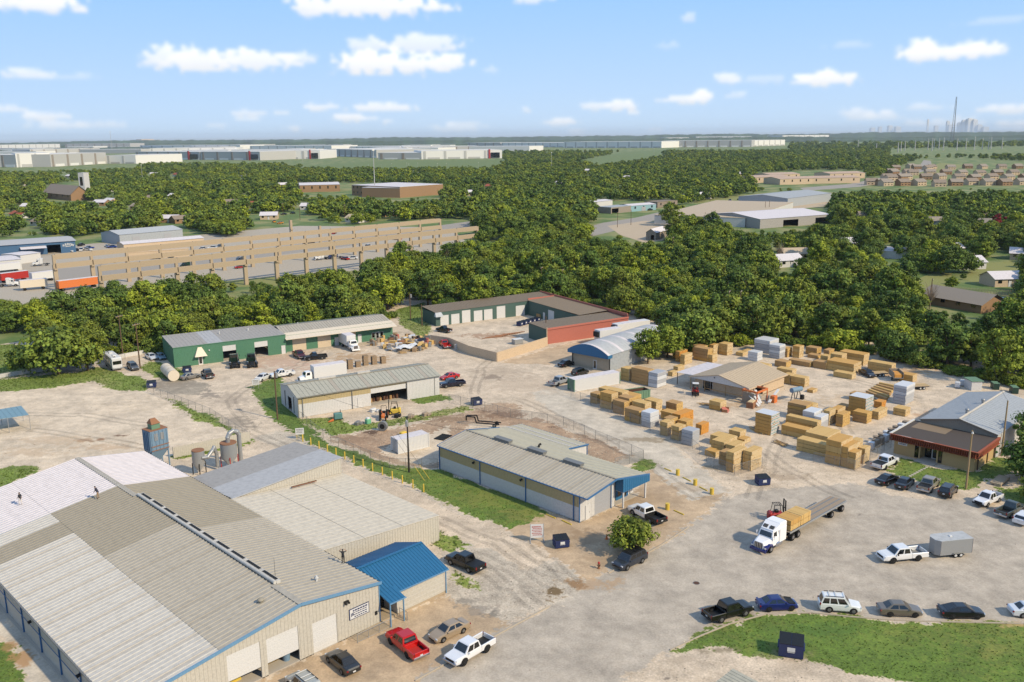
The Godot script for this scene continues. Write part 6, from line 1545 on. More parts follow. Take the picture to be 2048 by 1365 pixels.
func lumber_yard() -> void:
	for s in STACKS:
		var n: int = s[6];var h: float = s[4]/n
		for i in n:
			var lv: String = "topmost" if i == n - 1 and n > 1 else LEVEL[mini(i,4)]
			var lab := "%s bundle, %s of the stack %s" % [LWORD[s[5]],lv,s[7]] if n > 1 else "%s bundle lying %s" % [LWORD[s[5]],s[7]]
			var t := thing("lumber_bundle",lab,"lumber",V(s[0] + s[2]/2 + rng.randf_range(-0.04,0.04),0.006 + i*h,s[1] - s[3]/2 + rng.randf_range(-0.05,0.05)),rng.randf_range(-0.012,0.012),"lumber bundles in the yard")
			bundle(t,s[2],s[3],h,s[5])
			if i == n - 1 and s[5] == "c":
				var mb := MB.new();mb.bx(-s[2]/2,h,-s[3]/2,s[2]/2,h + 0.02,s[3]/2);part("cover_sheet",mb,M.wrap,t)
	# long squared beams laid in rows
	for i in 6:
		var a := gp(1734 + i*5,787 - i*3.4);var b := gp(1774 + i*3.6,802 - i*5.0);var d := (b - a)
		var t := thing("timber_beam","long squared timber beam in the row before the white wrapped tower","lumber",(a + b)/2,atan2(d.x,d.z),"timber beams in a row")
		box_part(t,"beam",M.lumber if i % 2 else M.lumber_old,V(0,0.35,0),V(0.55,0.5,d.length()),0.02);box_part(t,"skid",M.lumber_grey,V(0,0.05,-d.length()*0.3),V(0.6,0.1,0.1),0.01);box_part(t,"skid",M.lumber_grey,V(0,0.05,d.length()*0.3),V(0.6,0.1,0.1),0.01)
	# piles of loose planks
	for q in [[1517,863,1,5.5,"beside the tall printed stack"],[1325,822,0,4.0,"by the roll-off bin"],[1415,810,2,3.5,"before the yard office porch"],[1560,888,1,3.0,"near the gate"],[1600,852,1,4.0,"between the white stacks"],[1745,800,1,3.5,"by the long beams"]]:
		var p := gp(q[0],q[1]);var t := thing("plank_pile","loose weathered planks lying %s" % q[4],"planks",p,[0.1,-0.35,0.5][q[2]])
		for i in 16:
			var mb := MB.new();mb.t = Transform3D(Basis(V(0,1,0),rng.randf_range(-0.25,0.25)),V(rng.randf_range(-0.8,0.8),0.04 + 0.05*(i/4),rng.randf_range(-0.5,0.5)))
			mb.box(Vector3.ZERO,V(0.16,0.05,q[3]*rng.randf_range(0.6,1.0)));part("plank",mb,[M.lumber_old,M.lumber,M.lumber_grey][i % 3],t)

# ---------- yard furniture ----------
func dumpster(px: float,py: float,turn: float,label: String,k := 1.0) -> void:
	var t := thing("dumpster",label,"dumpster",gp(px,py) + V(0,0.012,0),turn)
	var mb := MB.new();var w := 0.95*k;var d := 0.75*k;var h := 1.25*k
	mb.loft([[V(-w,0.1,d),V(w,0.1,d),V(w,0.1,-d),V(-w,0.1,-d)],[V(-w,h,d*1.1),V(w,h,d*1.1),V(w,h*1.12,-d),V(-w,h*1.12,-d)]]);part("body",mb,M.navy,t)
	for s in [-1.0,1.0]:
		mb = MB.new();mb.quad(V(s*w*0.5 - w*0.48,h + 0.03,d*1.12),V(s*w*0.5 + w*0.48,h + 0.03,d*1.12),V(s*w*0.5 + w*0.48,h*1.12 + 0.04,-d),V(s*w*0.5 - w*0.48,h*1.12 + 0.04,-d));mb.bx(s*w*0.5 - w*0.48,h - 0.02,d*1.1,s*w*0.5 + w*0.48,h + 0.03,d*1.13);part("lid",mb,M.black,t)
		box_part(t,"fork_pocket",M.navy,V(s*(w + 0.06),h*0.6,0),V(0.12,0.16,d*1.5),0.02)
	for s in [-0.7,0.7]: for z in [-0.6,0.6]: box_part(t,"caster",M.black,V(s*k,0.05,z*k),V(0.1,0.1,0.14),0.01)
	mb = MB.new();mb.bx(-0.3*k,h*0.5,d*1.07,0.3*k,h*0.78,d*1.09);mb.bx(-0.35,h*0.42,d*1.06,0.35,h*0.46,d*1.075);part("sticker",mb,M.white,t)

func pole(bx_: float,by_: float,h: float,label: String,m: Material,arms := 1,lamp := false,group := "") -> Vector3:
	var p := gp(bx_,by_);var t := thing("utility_pole",label,"pole",p,0.4,group)
	var mb := MB.new();mb.cyl(Vector3.ZERO,V(0,h,0),0.17,0.11,9);part("shaft",mb,m,t)
	for i in arms:
		bar(t,"crossarm",M.pole_pale,V(-1.1,h - 0.4 - i*0.9,0.14),V(1.1,h - 0.4 - i*0.9,0.14),0.1,0.12)
		for x in [-1.0,-0.4,0.4,1.0]: mb = MB.new();mb.cyl(V(x,h - 0.34 - i*0.9,0.14),V(x,h - 0.14 - i*0.9,0.14),0.05,0.03,6);part("insulator",mb,M.white,t)
	if lamp: mb = MB.new();mb.cyl(V(0,h - 0.3,0),V(-0.7,h,0),0.03,0.03,6);mb.cyl(V(-0.7,h + 0.02,0),V(-0.75,h - 0.28,0),0.1,0.2,8);part("lamp_head",mb,M.white,t)
	return p + V(0,h,0)

func transformer(p: Vector3,label: String) -> void:
	var t := thing("transformer",label,"transformer",p)
	var mb := MB.new();mb.cyl(V(0.35,-1.9,0.1),V(0.35,-1.0,0.1),0.26,0.26,10);part("can",mb,M.galv,t)
	mb = MB.new();mb.cyl(V(0.35,-1.0,0.1),V(0.35,-0.8,0.1),0.1,0.04,8);part("bushing",mb,M.white,t)

func wire(a: Vector3,b: Vector3,sag: float,label: String) -> void:
	var t := thing("power_line",label,"wire",a,0,"overhead power lines");var pts := []
	for i in 13: var f := i/12.0;pts.append(a.lerp(b,f) - V(0,sag*4*f*(1 - f),0) - a)
	var mb := MB.new();mb.tube(pts,0.022,4);part("cable",mb,M.dark,t)

func fence(pts: Array, h: float, label: String, slats := false) -> void:      # chain-link along ground points
	var t := thing("chain_link_fence",label,"fence",pts[0])
	for i in pts.size() - 1:
		var a: Vector3 = pts[i] - pts[0];var b: Vector3 = pts[i + 1] - pts[0];var L := (b - a).length();var d := (b - a)/L;var n := maxi(1,int(round(L/3.0)))
		for k in n + (1 if i == pts.size() - 2 else 0):
			var p := a.lerp(b,float(k)/n);var mb := MB.new();mb.cyl(p,p + V(0,h + 0.05,0),0.035,0.035,6);part("post",mb,M.galv_dull,t)
		var mr := MB.new();mr.cyl(a + V(0,h,0),b + V(0,h,0),0.024,0.024,5);part("top_rail",mr,M.galv_dull,t)
		var mb2 := MB.new();var s := -h;var off := d.cross(Vector3.UP)*0.02
		while s < L:
			for up in [1.0,-1.0]:
				var s0 := maxf(s,0.0);var s1 := minf(s + h,L)
				if s1 <= s0: continue
				var y0 := s0 - s;var y1 := s1 - s
				if up < 0: y0 = h - y0;y1 = h - y1
				var p := a + d*s0 + V(0,y0,0) + off;var q := a + d*s1 + V(0,y1,0) + off;var w := V(0,0.006,0)
				mb2.quad(p - w,q - w,q + w,p + w)
			s += 0.12 if not slats else 0.06
		part("wire_mesh",mb2,M.galv,t)

func gl(a: Array) -> Array:
	var o := []
	for i in range(0,a.size(),2): o.append(gp(a[i],a[i + 1]))
	return o

func yard_things() -> void:
	lumber_yard();machines();people()
	# yellow bollards along the drive
	for i in 14:
		var p := V(80.78,0.01,-134.4 + i*2.605)
		var lab := "yellow pipe bollard %s along the lawn strip" % ["at the end under the white sign","next to the sign post","","","","","","","","","","","last but one","last, beside the mown lawn"][i] if i < 2 or i > 11 else "yellow pipe bollard in the row between drive and lawn strip"
		var t := thing("bollard",lab,"bollard",p,0,"yellow bollards along the drive")
		var mb := MB.new();mb.cyl(Vector3.ZERO,V(0,1.3,0),0.11,0.11,10);part("pipe",mb,M.yellow,t)
		mb = MB.new();mb.ball(V(0,1.3,0),V(0.11,0.07,0.11),8);part("cap",mb,M.yellow,t)
	dumpster(1122,1093,-0.55,"blue dumpster with white notice beside the freestanding sign");dumpster(1525,969,-0.6,"blue dumpster at the lumber yard gate");dumpster(1582,1308,-1.1,"tall blue dumpster standing on the grass",1.3)
	dumpster(953,810,-0.3,"blue dumpster by the brown earth and lane");dumpster(303,775,-0.5,"blue dumpster at the corner of the sandy lot");dumpster(374,745,-0.4,"blue bin behind the silver sedan")
	dumpster(845,688,-0.5,"blue bin by the scrap piles")
	for i in 5: dumpster(1040 + i*8.5,652 - i*2.2,0.2,"blue dumpster %s the row inside the storage court" % ["starting","second in","in the middle of","fourth in","ending"][i],0.9)
	# yellow drums and wheel stops on the apron
	for q in [[1355.6,951,"nearest the small grass triangle"],[1390.6,971,"in the middle of the apron edge"],[1423.7,989,"nearest the street"],[1335,1020,"standing alone near the white pickup"]]:
		var t := thing("drum","yellow drum %s" % q[2],"drum",gp(q[0],q[1]) + V(0,0.012,0))
		var mb := MB.new();mb.cyl(Vector3.ZERO,V(0,0.95,0),0.31,0.31,14);part("body",mb,M.yellow,t)
		mb = MB.new()
		for y in [0.02,0.32,0.63,0.93]: mb.cyl(V(0,y,0),V(0,y + 0.03,0),0.328,0.328,14)
		part("hoop",mb,M.yellow,t)
	var ws := ["beside the grass triangle","between the first two drums","between the last two drums","near the lone drum","next to the mown lawn corner","before the white door"]
	var wi := 0
	for q in [[1329,938,1343,944],[1366,956,1382,964],[1399,975,1415,983],[1348,1022,1368,1031],[1092,1030,1111,1038],[1124,1042,1143,1051]]:
		var a := gp(q[0],q[1]);var b := gp(q[2],q[3]);var d := b - a
		var t := thing("wheel_stop","yellow concrete wheel stop %s" % ws[wi],"wheel stop",(a + b)/2 + V(0,0.014,0),atan2(d.x,d.z));wi += 1
		box_part(t,"curb",M.yellow,V(0,0.075,0),V(0.18,0.15,d.length()),0.04);box_part(t,"pin",M.rust,V(0,0.155,d.length()*0.35),V(0.04,0.02,0.04),0.005)
	# signs
	var t := thing("freestanding_sign","white printed notice board on a metal stand near the dumpster","sign",gp(1074,1084) + V(0,0.012,0),-0.7)
	var mb := MB.new();mb.bx(-0.85,0.55,-0.02,0.85,2.5,0.02);part("board",mb,M.white,t)
	print_lines(t,1.4,1.4,6,V(0,1.55,0.022),M.red)
	for s in [-1.0,1.0]: bar(t,"stand",M.galv,V(s*0.9,0.03,0.6),V(s*0.9,0.03,-0.6),0.1,0.06);bar(t,"leg",M.galv,V(s*0.9,0.05,0),V(s*0.9,2.55,0),0.07,0.07);bar(t,"brace",M.galv,V(s*0.9,0.06,0.55),V(s*0.9,1.2,0.02),0.05,0.05)
	for q in [[600,879,"white sign board on yellow posts at the head of the bollards"],[512,778,"white sign board at the drive behind the long shed"]]:
		t = thing("post_sign",q[2],"sign",gp(q[0],q[1]),-0.6);mb = MB.new();mb.bx(-0.75,0.9,-0.02,0.75,2.1,0.02);part("board",mb,M.white,t)
		for x in [-0.55,0.55]: bar(t,"post",M.galv if q[0] < 550 else M.yellow,V(x,0,-0.05),V(x,2.1,-0.05),0.08,0.08)
		print_lines(t,1.2,0.8,3,V(0,1.55,0.022),M.galv_dull)
	# hydrant, cone
	t = thing("fire_hydrant","weathered red fire hydrant on the corner","hydrant",gp(1197.6,1138));mb = MB.new();mb.cyl(V(0,0,0),V(0,0.75,0),0.13,0.11,10);mb.cyl(V(0,0,0),V(0,0.08,0),0.2,0.2,10);part("barrel",mb,M.rust,t)
	mb = MB.new();mb.ball(V(0,0.78,0),V(0.16,0.14,0.16),8);mb.cyl(V(0,0.9,0),V(0,0.98,0),0.04,0.04,6);part("bonnet",mb,M.red,t)
	mb = MB.new();mb.cyl(V(-0.24,0.52,0),V(0.24,0.52,0),0.07,0.07,8);mb.cyl(V(0,0.45,0),V(0,0.45,0.22),0.09,0.09,8);part("outlet",mb,M.rust_dark,t)
	t = thing("traffic_cone","orange traffic cone beside the small street tree","cone",gp(1213.5,1079) + V(0,0.012,0));box_part(t,"base",M.orange,V(0,0.03,0),V(0.4,0.06,0.4),0.02);mb = MB.new();mb.cyl(V(0,0.06,0),V(0,0.75,0),0.15,0.03,10);part("cone",mb,M.orange,t)
	# poles and lines
	var p1 := pole(555,839.5,9.7,"brown utility pole beside the long shed",M.pole_wood,0);transformer(p1 + V(0,0.6,0),"small transformer on the brown pole by the long shed")
	var p2 := pole(818,945.5,9.4,"slim black pole with a transformer on the lawn strip",M.pole_black,0);transformer(p2 + V(-0.5,0.4,0),"transformer on the slim black pole")
	pole(1932.5,978,9.3,"pale wooden lamp pole on the brick office lawn",M.pole_pale,0,true);var p4 := pole(2003.5,912,9.6,"pale wooden pole beside the white wall of the metal hall",M.pole_pale,0)
	var b1 := pole(245.5,712,10.5,"tall pole with crossarm behind the motorhome",M.pole_wood,1);var b2 := pole(280,737,11.0,"tall pole with crossarm beside the parked cars",M.pole_wood,1)
	var b3 := pole(821,641,8.2,"pole with a white transformer at the forest clearing",M.pole_wood,0);transformer(b3 + V(0,0.5,0),"white transformer on the clearing pole");pole(844,652,6.2,"short weathered pole before the storage row",M.pole_wood,0);pole(1092,676,6.0,"thin pole at the corner of the storage court",M.pole_wood,0)
	var b4 := pole(1083,596,10.5,"pole with crossarm behind the storage court",M.pole_wood,1);var b5 := pole(1125,601,10.5,"second crossarm pole behind the storage court",M.pole_wood,1)
	var b6 := pole(1455,668,12.0,"crossarm pole at the trees behind the lumber yard",M.pole_wood,1);var b7 := pole(1478,668,12.0,"twin crossarm pole at the trees behind the lumber yard",M.pole_wood,1)
	for q in [[b1,b3,1.6],[b3,b4,1.6],[b2,b3,2.2],[b5,b6,1.8],[b4,b5,0.3],[b6,b7,0.2],[p1,p2,1.4],[p2,p2 + V(14,-4.6,4),0.8],[p4,p4 + V(30,0,-12),1.0],[b1,b1 + V(-80,0,-22),1.8]]: wire(q[0],q[1],q[2],"thin dark overhead cable between the poles")
	for k in 2:
		var g := thing("guy_guard","yellow guy-wire guard leaning on the lawn strip","guy wire",gp(849 + k*10,962 - k*3),0,"yellow guy-wire guards");mb = MB.new();mb.cyl(Vector3.ZERO,V(-1.3,2.6,-0.8),0.04,0.04,6);part("sleeve",mb,M.yellow,g)
		mb = MB.new();mb.cyl(V(-1.3,2.6,-0.8),V(-4.2,8.3,-2.6),0.015,0.015,4);part("guy_wire",mb,M.dark,g)
	# fences
	fence(gl([294,785,350,806,420,833,499,883]),1.7,"wire fence between the sandy lot and the drive")
	fence(gl([597,839,605,843,631,867,662,888,692,901,722,914,780,937,875,938]),1.7,"chain-link fence beside the yellow bollards")
	fence(gl([898,806,945,816,1021,836,1064,842,1127,852,1191,880,1263,910,1287,921]),1.8,"chain-link fence along the lane behind the blue-trimmed workshop")
	fence(gl([1230,937,1287,921]),1.7,"slatted chain-link gate by the small grass triangle",true)
	fence(gl([1142,795,1223,826,1281,855,1385,899,1428,936,1469,952,1524,937]),1.8,"chain-link fence in front of the lane lumber stacks")
	fence(gl([1627,926,1710,943,1740,921,1782,896]),1.8,"chain-link fence round the golden gate stacks")
	fence(gl([-40,768,72,749,192,733,250,719]),1.6,"wire fence at the back of the sandy lot")
	var wl := thing("low_wall","low white wall behind the sandy lot","wall",gp(-40,764))
	var wp := gl([-40,764,72,745,192,729,250,715,300,706])
	for i in 4:
		var a: Vector3 = wp[i] - wp[0];var b: Vector3 = wp[i + 1] - wp[0];var n := int((b - a).length()/3.0)
		for k in n: bar(wl,"wall_panel",M.wall_white,a.lerp(b,(k + 0.005)/n) + V(0,0.5,0),a.lerp(b,(k + 0.995)/n) + V(0,0.5,0),0.12,1.0)
	var cf := thing("metal_fence","cream ribbed metal fence behind the dust collector","fence",V(60.9,0,-143.1))
	ribwall(cf,"panel",M.wall_cream,Vector2(0,0),Vector2(13.4,1.8),[[0.0,1.9],[13.5,1.9]])
	for k in 5: bar(cf,"post",M.galv_dull,V(k*3.35,0,k*0.45 - 0.08),V(k*3.35,2.0,k*0.45 - 0.08),0.08,0.08)
	# stepping stones, culvert
	for i in 9:
		var sp := gp(1821 + i*4.6,953 - i*2.5);var st := MB.new();st.bevel(V(sp.x,0.03,sp.z),V(0.55,0.05,0.4),0.02);struct("stepping_stone",st,M.concrete)
	var cu := thing("culvert","concrete culvert slab over the ditch by the lawn","culvert",gp(2000,965));box_part(cu,"slab",M.concrete_old,V(0,0.35,0),V(4.2,0.25,1.6),0.04);box_part(cu,"headwall",M.concrete_old,V(-1.9,0.11,0.3),V(0.4,0.22,1.0),0.03);box_part(cu,"headwall",M.concrete_old,V(1.9,0.11,0.3),V(0.4,0.22,1.0),0.03);box_part(cu,"opening",M.dark,V(0,0.11,0.1),V(3.2,0.2,1.0),0.02)  # solid dark block paints the shade under the slab
	var mh := thing("manhole_cover","round iron manhole cover in the street","manhole",gp(1393,1167) + V(0,0.009,0));mb = MB.new();mb.cyl(V(0,0,0),V(0,0.012,0),0.36,0.36,16);part("lid",mb,M.rust_dark,mh);mb = MB.new();mb.cyl(V(0,0,0),V(0,0.008,0),0.44,0.44,16);part("frame",mb,M.galv_dull,mh)

func machines() -> void:
	var mb: MB;var t: Node3D
	# dust collector
	t = thing("dust_collector","faded blue dust collector tower with a rusty hood","dust collector",V(57.3,0,-141.0),0.1)
	for x in [-1.4,1.4]: for z in [-1.1,1.1]: bar(t,"leg",M.blue_faded,V(x,0,z),V(x,3.2,z),0.18,0.18)
	mb = MB.new();mb.loft([[V(-0.3,1.2,0.3),V(0.3,1.2,0.3),V(0.3,1.2,-0.3),V(-0.3,1.2,-0.3)],[V(-1.5,3.2,1.2),V(1.5,3.2,1.2),V(1.5,3.2,-1.2),V(-1.5,3.2,-1.2)]]);part("hopper",mb,M.blue_faded,t)
	box_part(t,"housing",M.blue_faded,V(0,4.95,0),V(3.1,3.5,2.5),0.05)
	for i in 5: box_part(t,"stiffener",M.blue_faded,V(-1.3 + i*0.65,4.95,1.29),V(0.12,3.3,0.1),0.02);box_part(t,"stiffener",M.blue_faded,V(-1.6,4.95,-1.0 + i*0.5),V(0.1,3.3,0.1),0.02)
	for y in [3.4,4.1]: box_part(t,"rusty_band",M.rust,V(0,y,1.35),V(3.1,0.12,0.06),0.02)
	for x in [-0.6,0.5]: box_part(t,"access_door",M.galv,V(x,5.6,1.3),V(0.6,1.2,0.08),0.02)
	box_part(t,"top_plate",M.rust,V(0,6.74,0),V(3.2,0.08,2.6),0.02)
	box_part(t,"outlet",M.green_pale,V(-0.1,7.2,0),V(1.5,0.9,1.3),0.04)
	mb = MB.new();mb.loft([[V(-0.9,7.66,0.8),V(0.7,7.66,0.8),V(0.7,7.66,-0.8),V(-0.9,7.66,-0.8)],[V(-0.7,8.5,0.1),V(0.2,8.5,0.1),V(0.2,8.5,-0.1),V(-0.7,8.5,-0.1)]]);part("hood",mb,M.rust,t)
	# cyclones with bent ducts
	for q in [[60.6,-133.0,1.0,4.0,"smaller grey cyclone with rusted top beside the annex"],[65.4,-132.0,1.35,4.3,"larger grey cyclone with an arched duct"]]:
		t = thing("cyclone_separator",q[4],"cyclone",V(q[0],0,q[1]));var r: float = q[2];var h: float = q[3]
		for k in 4: var a := TAU*k/4 + 0.4;bar(t,"leg",M.red if r > 1.2 else M.dark,V(cos(a)*r,0,sin(a)*r),V(cos(a)*r,h*0.5,sin(a)*r),0.12,0.12)
		mb = MB.new();mb.cyl(V(0,h*0.45,0),V(0,h,0),r,r,20);part("drum",mb,M.galv,t)
		mb = MB.new();mb.cyl(V(0,0.6,0),V(0,h*0.45,0),r*0.25,r,20,false);part("cone",mb,M.galv,t)
		mb = MB.new();mb.cyl(V(0,h,0),V(0,h + 0.12,0),r*1.02,r*0.98,20);part("rusted_top",mb,M.rust,t)
		var pts := [];var c := V(0.55*r,h + 0.9,0) if r > 1.2 else V(r,h - 0.4,0.6)
		if r > 1.2: pts = [V(0,h + 0.1,0),V(0,h + 0.9,0),V(0.35,h + 1.5,0),V(1.0,h + 1.8,0),V(1.7,h + 1.5,0),V(2.0,h + 0.9,0),V(2.0,0.6,0)]
		else: pts = [V(0.2,h*0.72,0.9),V(1.0,h*0.72,1.2),V(1.9,h*0.9,1.0),V(2.5,h,0.6),V(2.9,h*0.7,0.5),V(2.9,0.6,0.5)]
		mb = MB.new();mb.tube(pts,0.36 if r > 1.2 else 0.3,12)
		for p in pts.slice(1,-1): mb.ball(p,Vector3.ONE*(0.39 if r > 1.2 else 0.33),8)
		part("duct",mb,M.galv,t)
	# horizontal tank
	var a := gp(331,737,1.3);var b := gp(347,752,1.3);t = thing("storage_tank","pale cylindrical steel tank lying by the green building","tank",(a + b)/2*V(1,0,1));a -= t.position;b -= t.position
	mb = MB.new();mb.cyl(a,b,1.25,1.25,24);part("shell",mb,M.cream,t)
	mb = MB.new()
	for f in [0.02,0.33,0.66,0.98]: mb.cyl(a.lerp(b,f - 0.008),a.lerp(b,f + 0.008),1.28,1.28,24,false)
	part("band",mb,M.wall_sand,t)
	for f in [0.2,0.8]: box_part(t,"saddle",M.rust_dark,(a.lerp(b,f))*V(1,0,1) + V(0,0.2,0),V(1.6,0.4,0.5),0.03)
	# white container by the fence
	t = thing("cargo_container","white shipping container standing alone on the churned earth","container",V(91.7,0.006,-117.4),-0.16)
	container(t,6.06,2.44,2.5,M.white)
	t = thing("cargo_container","long white container with a green-grey end by the lane stacks","container",V(144.0,0.006,-119.5),TILT);container(t,12.0,2.44,2.6,M.white,M.green_pale)
	# green roll-off bin, open on top
	t = thing("rolloff_bin","green open-top roll-off bin with dark rusty inside","skip",gp(1268,798),TILT - 0.1)
	for z in [-1.2,1.2]: ribwall(t,"side",M.green_pale,Vector2(-3.2,z) if z > 0 else Vector2(3.2,z),Vector2(3.2,z) if z > 0 else Vector2(-3.2,z),[[0.0,1.8],[6.4,1.8]],[],0.15,0.6,0.08)
	for x in [-3.2,3.2]: ribwall(t,"end",M.green_pale,Vector2(x,-1.2) if x < 0 else Vector2(x,1.2),Vector2(x,1.2) if x < 0 else Vector2(x,-1.2),[[0.0,1.8],[2.4,1.8]],[],0.15,0.6,0.08)
	mb = MB.new();mb.bx(-3.15,0.15,-1.15,3.15,0.2,1.15);mb.bx(-3.17,0.2,-1.17,-3.12,1.75,1.17);mb.bx(3.12,0.2,-1.17,3.17,1.75,1.17);mb.bx(-3.1,0.2,-1.17,3.1,1.75,-1.12);mb.bx(-3.1,0.2,1.12,3.1,1.75,1.17);part("lining",mb,M.rust_dark,t)
	for z in [-1.2,1.2]: bar(t,"top_rail",M.green_pale,V(-3.25,1.82,z),V(3.25,1.82,z),0.14,0.12)
	for z in [-0.6,0.6]: bar(t,"skid",M.black,V(-3.2,0.08,z),V(3.2,0.08,z),0.15,0.15)
	# sawdust machine: orange frame, white conveyors, blue-grey drum
	t = thing("wood_saw_line","orange-framed saw line with white conveyors beside the yard office","machine",gp(1512,805),0.0)
	for x in [-1.8,2.2]: for z in [-2.0,1.2]: bar(t,"frame_post",M.orange,V(x,0,z),V(x,2.6,z),0.16,0.16)
	for z in [-2.0,1.2]: bar(t,"frame_beam",M.orange,V(-1.8,2.6,z),V(2.2,2.6,z),0.3,0.35)
	for x in [-1.8,2.2]: bar(t,"frame_beam",M.orange,V(x,2.6,-2.0),V(x,2.6,1.2),0.3,0.35)
	for k in 3: bar(t,"conveyor",M.white,V(-3.0 + k*1.1,0.3,2.4 - k*0.4),V(-1.6 + k*1.3,2.2,-1.2 + k*0.2),0.45,0.16)
	bar(t,"conveyor",M.white,V(0.5,0.4,2.6),V(6.4,1.6,1.4),0.5,0.2)
	box_part(t,"hopper",M.orange,V(2.4,0.7,2.6),V(1.2,1.4,1.0),0.05);box_part(t,"saw_bed",M.galv,V(0.2,0.8,-0.3),V(2.6,0.6,1.4),0.05);box_part(t,"side_sheet",M.lumber_grey,V(-2.1,1.2,-0.6),V(0.08,2.4,2.6),0.01)
	t = thing("dust_drum","blue-grey cylinder on legs beside the orange saw line","tank",gp(1590,800));mb = MB.new();mb.cyl(V(-1.6,2.3,0),V(1.6,2.1,0.4),0.5,0.5,16);part("drum",mb,M.blue_faded,t)
	for x in [-1.1,1.2]: bar(t,"leg",M.dark,V(x,0,-0.3),V(x,1.8,0),0.12,0.12);bar(t,"leg",M.dark,V(x,0,0.7),V(x,1.8,0.3),0.12,0.12)
	box_part(t,"motor",M.black,V(1.3,0.5,0.9),V(0.8,0.9,0.7),0.1)
	t = thing("scoop_bucket","rusty pink loader bucket lying in the lumber yard","bucket",gp(1452,823),0.4);mb = MB.new();mb.loft([[V(-1.0,0,0.6),V(-1.0,0,-0.5),V(-1.0,0.8,-0.7),V(-1.0,0.72,-0.6)],[V(1.0,0,0.6),V(1.0,0,-0.5),V(1.0,0.8,-0.7),V(1.0,0.72,-0.6)]]);part("blade",mb,M.wall_red,t);box_part(t,"cheek",M.rust,V(-1.0,0.3,-0.1),V(0.06,0.6,1.1),0.01);box_part(t,"cheek",M.rust,V(1.0,0.3,-0.1),V(0.06,0.6,1.1),0.01)
	t = thing("crate","rust-red crate full of offcuts beside the saw line","crate",gp(1503,815),0.2);box_part(t,"box",M.rust,V(0,0.6,0),V(2.2,1.2,1.4),0.03);box_part(t,"offcuts",M.lumber_end,V(0,1.25,0),V(1.9,0.2,1.1),0.06)
	# trailers, hut and car at the far side of the lumber yard
	t = thing("dump_trailer","grey high-sided dump trailer with a load of boards","trailer",gp(1792,760),-0.9)
	box_part(t,"bed",M.galv_dull,V(0,0.85,0),V(2.0,0.15,3.8),0.02)
	for x in [-1.0,1.0]: box_part(t,"side",M.lumber_grey,V(x,1.5,0),V(0.08,1.2,3.8),0.01);wheel(t,x*1.12,0.4,0.36,0.22,M.white)
	box_part(t,"headboard",M.lumber_grey,V(0,1.5,-1.9),V(2.0,1.2,0.08),0.01);box_part(t,"load",M.lumber_orange,V(0,1.3,0.2),V(1.7,0.8,3.0),0.1);bar(t,"tow_bar",M.black,V(0,0.6,-1.9),V(0,0.5,-3.2),0.12,0.12)
	for q in [[1752,752,0.9,"timber-decked ramp trailer by the dark car"],[1832,778,0.9,"low flat trailer carrying boards near the wrapped tower"]]:
		t = thing("flat_trailer",q[3],"trailer",gp(q[0],q[1]),q[2])
		for k in 6: box_part(t,"plank",M.lumber if k % 2 else M.lumber_grey,V(-0.9 + k*0.36,0.75,0),V(0.34,0.08,5.2),0.01)
		for x in [-1.12,1.12]: wheel(t,x,0.4,0.34,0.2,M.white);wheel(t,x,1.2,0.34,0.2,M.white)
		box_part(t,"frame",M.black,V(0,0.6,0),V(1.6,0.18,5.0),0.02);bar(t,"tow_bar",M.black,V(0,0.6,-2.6),V(0,0.5,-4.0),0.14,0.14)
	t = by_wheels("parked_car","dark purple car beside the ramp trailer at the rear yard","car",1733,755,1722,750);car(t,"sedan",Color(0.06,0.045,0.08))
	t = thing("tool_hut","small white hut with green roof at the rear fence","hut",gp(1946,778),0.8);box_part(t,"wall",M.wall_white,V(0,1.0,0),V(3.0,2.0,2.2),0.02);mb = MB.new();mb.prism([Vector2(-1.7,-1.3),Vector2(1.7,-1.3),Vector2(1.7,1.3),Vector2(-1.7,1.3)],2.0,2.15);part("roof",mb,M.green_pale,t);box_part(t,"door",M.white,V(0.6,0.9,1.12),V(0.8,1.8,0.06),0.01)
	for q in [[1925,772,0.9],[1915,776,0.7]]:
		t = thing("plastic_tote","white plastic tote tank by the tool hut","tank",gp(q[0],q[1]),0.3,"tote tanks by the hut");box_part(t,"tank",M.wrap,V(0,0.75,0),V(1.1,1.1,1.0),0.08);box_part(t,"pallet",M.lumber_grey,V(0,0.08,0),V(1.2,0.16,1.1),0.01)
	for q in [[1990,778],[2028,786]]:
		t = thing("green_bin","green metal bin at the rear fence","bin",gp(q[0],q[1]),0.6,"green bins at the rear fence");box_part(t,"box",M.green_dark,V(0,0.7,0),V(2.0,1.3,1.2),0.04);box_part(t,"lid",M.green_pale,V(0,1.38,0),V(2.04,0.06,1.24),0.02)
	# block and wrapped pallets by the brick office wall
	for i in 14:
		var p := gp(1742 + (i % 7)*9.5 + (i/7)*12,899 - (i % 7)*5.2 - (i/7)*12);var wr := i % 3 == 0
		t = thing("pallet_load",["white wrapped pallet load beside the brick office","dark weathered pallet load beside the brick office"][0 if wr else 1],"pallet load",p,rng.randf_range(-0.1,0.1),"pallet loads by the brick office")
		box_part(t,"load",M.wrap if wr else M.lumber_grey,V(0,0.75,0),V(1.0,1.15,1.0),0.05);box_part(t,"pallet",M.pallet,V(0,0.08,0),V(1.1,0.15,1.1),0.01)
